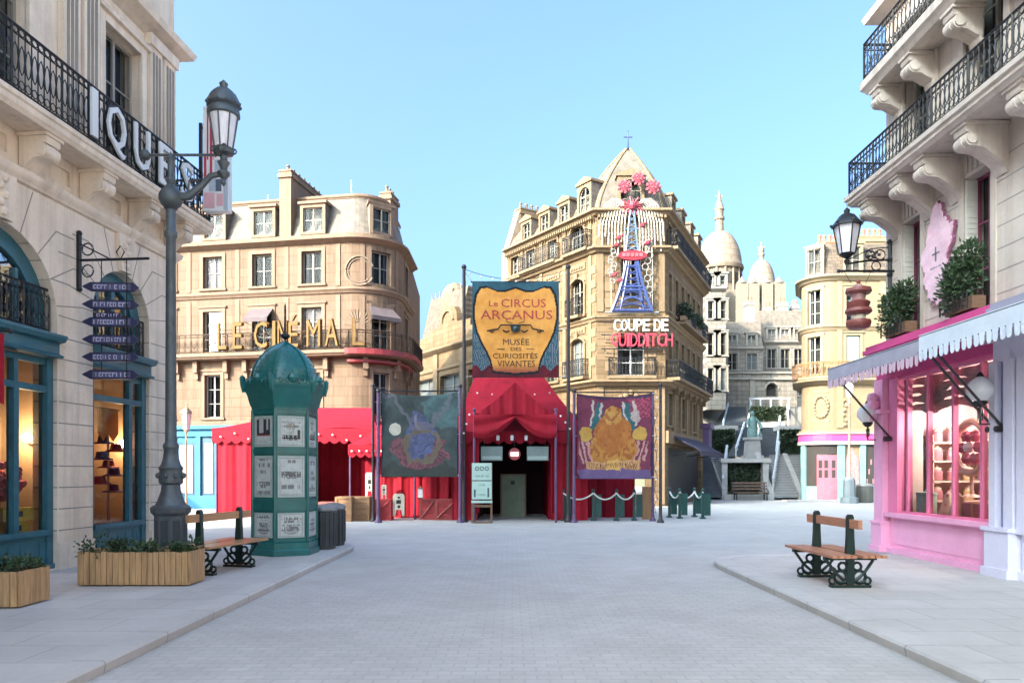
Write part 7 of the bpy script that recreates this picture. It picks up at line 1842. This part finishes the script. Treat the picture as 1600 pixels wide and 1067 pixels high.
# ------------------------------------------------------------------ planters
def planter(x0, x1, y0, y1, h, lab, seed):
    t = thing('wooden_planter', lab, 'planter', ((x0 + x1) / 2, y0, 0)); W = x1 - x0; D = y1 - y0
    b = B(WOODL); n = int(W / .075)
    for k in range(n):
        a = -W / 2 + W * k / n; b.box(a + .003, a + W / n - .004, -.02 - .006 * (k % 3 == 1), .005, .02, h + random.uniform(-.012, .004))
    m = int(D / .08)
    for k in range(m):
        for s in (-1, 1): b.box(*sorted((s * W / 2, s * (W / 2 + .02))), D * k / m + .003, D * (k + 1) / m - .003, .02, h)
    b.box(-W / 2, W / 2, D, D + .02, .02, h); b.build('boards', t)
    b = B(mat('potting_soil', (.04, .028, .02), .95)); b.box(-W / 2 + .002, W / 2 - .002, .006, D - .002, .1, h - .05); b.build('soil', t)
    b = B(LEAF); rnd = random.Random(seed)
    for k in range(int(W * 14)):
        cx = rnd.uniform(-W / 2 + .05, W / 2 - .05); cy = rnd.uniform(.02, D - .04); s_ = rnd.choice((.06, .09, .12, .15)) * (1.5 if cx < -W / 2 + .3 and seed == 1 else 1)
        bush(b, (cx, cy, h + s_ * .3), s_, s_, s_ * .8, 60, .06, .016)
    b.build('plants', t)
planter(PX(123, 10.05), PX(294, 10.05), 10.05, 10.55, .47, 'slatted wooden planter of low greenery at the foot of the street lamp', 1)
planter(-7.25, PX(28, 8.4), 8.4, 8.95, .42, 'slatted wooden planter at the bottom corner beside the teal shop plinth', 2)
# ------------------------------------------------------------------ double-sided benches
def bench(loc, rz, lab, wood):
    t = thing('double_bench', lab, 'bench', loc, rz)       # long axis = local y
    for s in (-1, 1):
        b = B(wood)
        for k in range(4): x = s * (.075 + k * .085); b.box(x - .035, x + .035, -.78, .78, .42, .455)
        b.build('seat', t)
    b = B(wood); b.box(-.028, .028, -.78, .78, .80, .92); b.build('backrest', t)
    for yy in (-.5, .5):
        b = B(mat('bench_green', (.012, .03, .025), .4, metal=.3)); 
        b.prism([(-.06, .4), (-.045, .7), (-.04, .95), (-.02, .985), (.02, .985), (.04, .95), (.045, .7), (.06, .4)], yy - .035, yy + .035); b.box(-.36, .36, yy - .03, yy + .03, .37, .419)
        b.box(-.05, .05, yy - .03, yy + .03, .04, .37); b.box(-.27, .27, yy - .05, yy + .05, .0, .035)
        for s in (-1, 1):
            b.ring((s * .13, yy, .14), .085, .024, 'y', 12, 5); b.ring((s * .1, yy, .28), .055, .02, 'y', 10, 5); b.ring((s * .24, yy, .09), .045, .018, 'y', 10, 5)
            b.tube([(s * .04, yy, .06), (s * .2, yy, .2), (s * .32, yy, .37)], .022, 5)
        b.build('cast_leg', t)
    return t
bench((-4.62, 11.65, 0), R(-14), 'wooden double-sided bench with black scrolled iron legs, between planter and kiosk', WOODB)
bench((4.55, 10.45, 0), R(2), 'wooden double-sided bench with dark green iron posts, on the pavement facing the pink shop', mat('bench_red_wood', (.42, .18, .10), .5, var=.25, scale=6, stretch=(4, .5, 4)))
# ------------------------------------------------------------------ unseen building added out of the frame to shade the square
bl = thing('unseen_shade_building', 'unseen cream stone building added past the arched shop corner to shade the square', 'building', (-27, 4, 0), 0)
b = B(STH); b.box(-10, 0, 0, 21, G - .02, 8.5); b.sweep([(0, 21), (0, 0)][::-1], [(0, 8.2), (.4, 8.4), (.4, 8.6), (0, 8.7)], STHT); b.build('wall', bl)
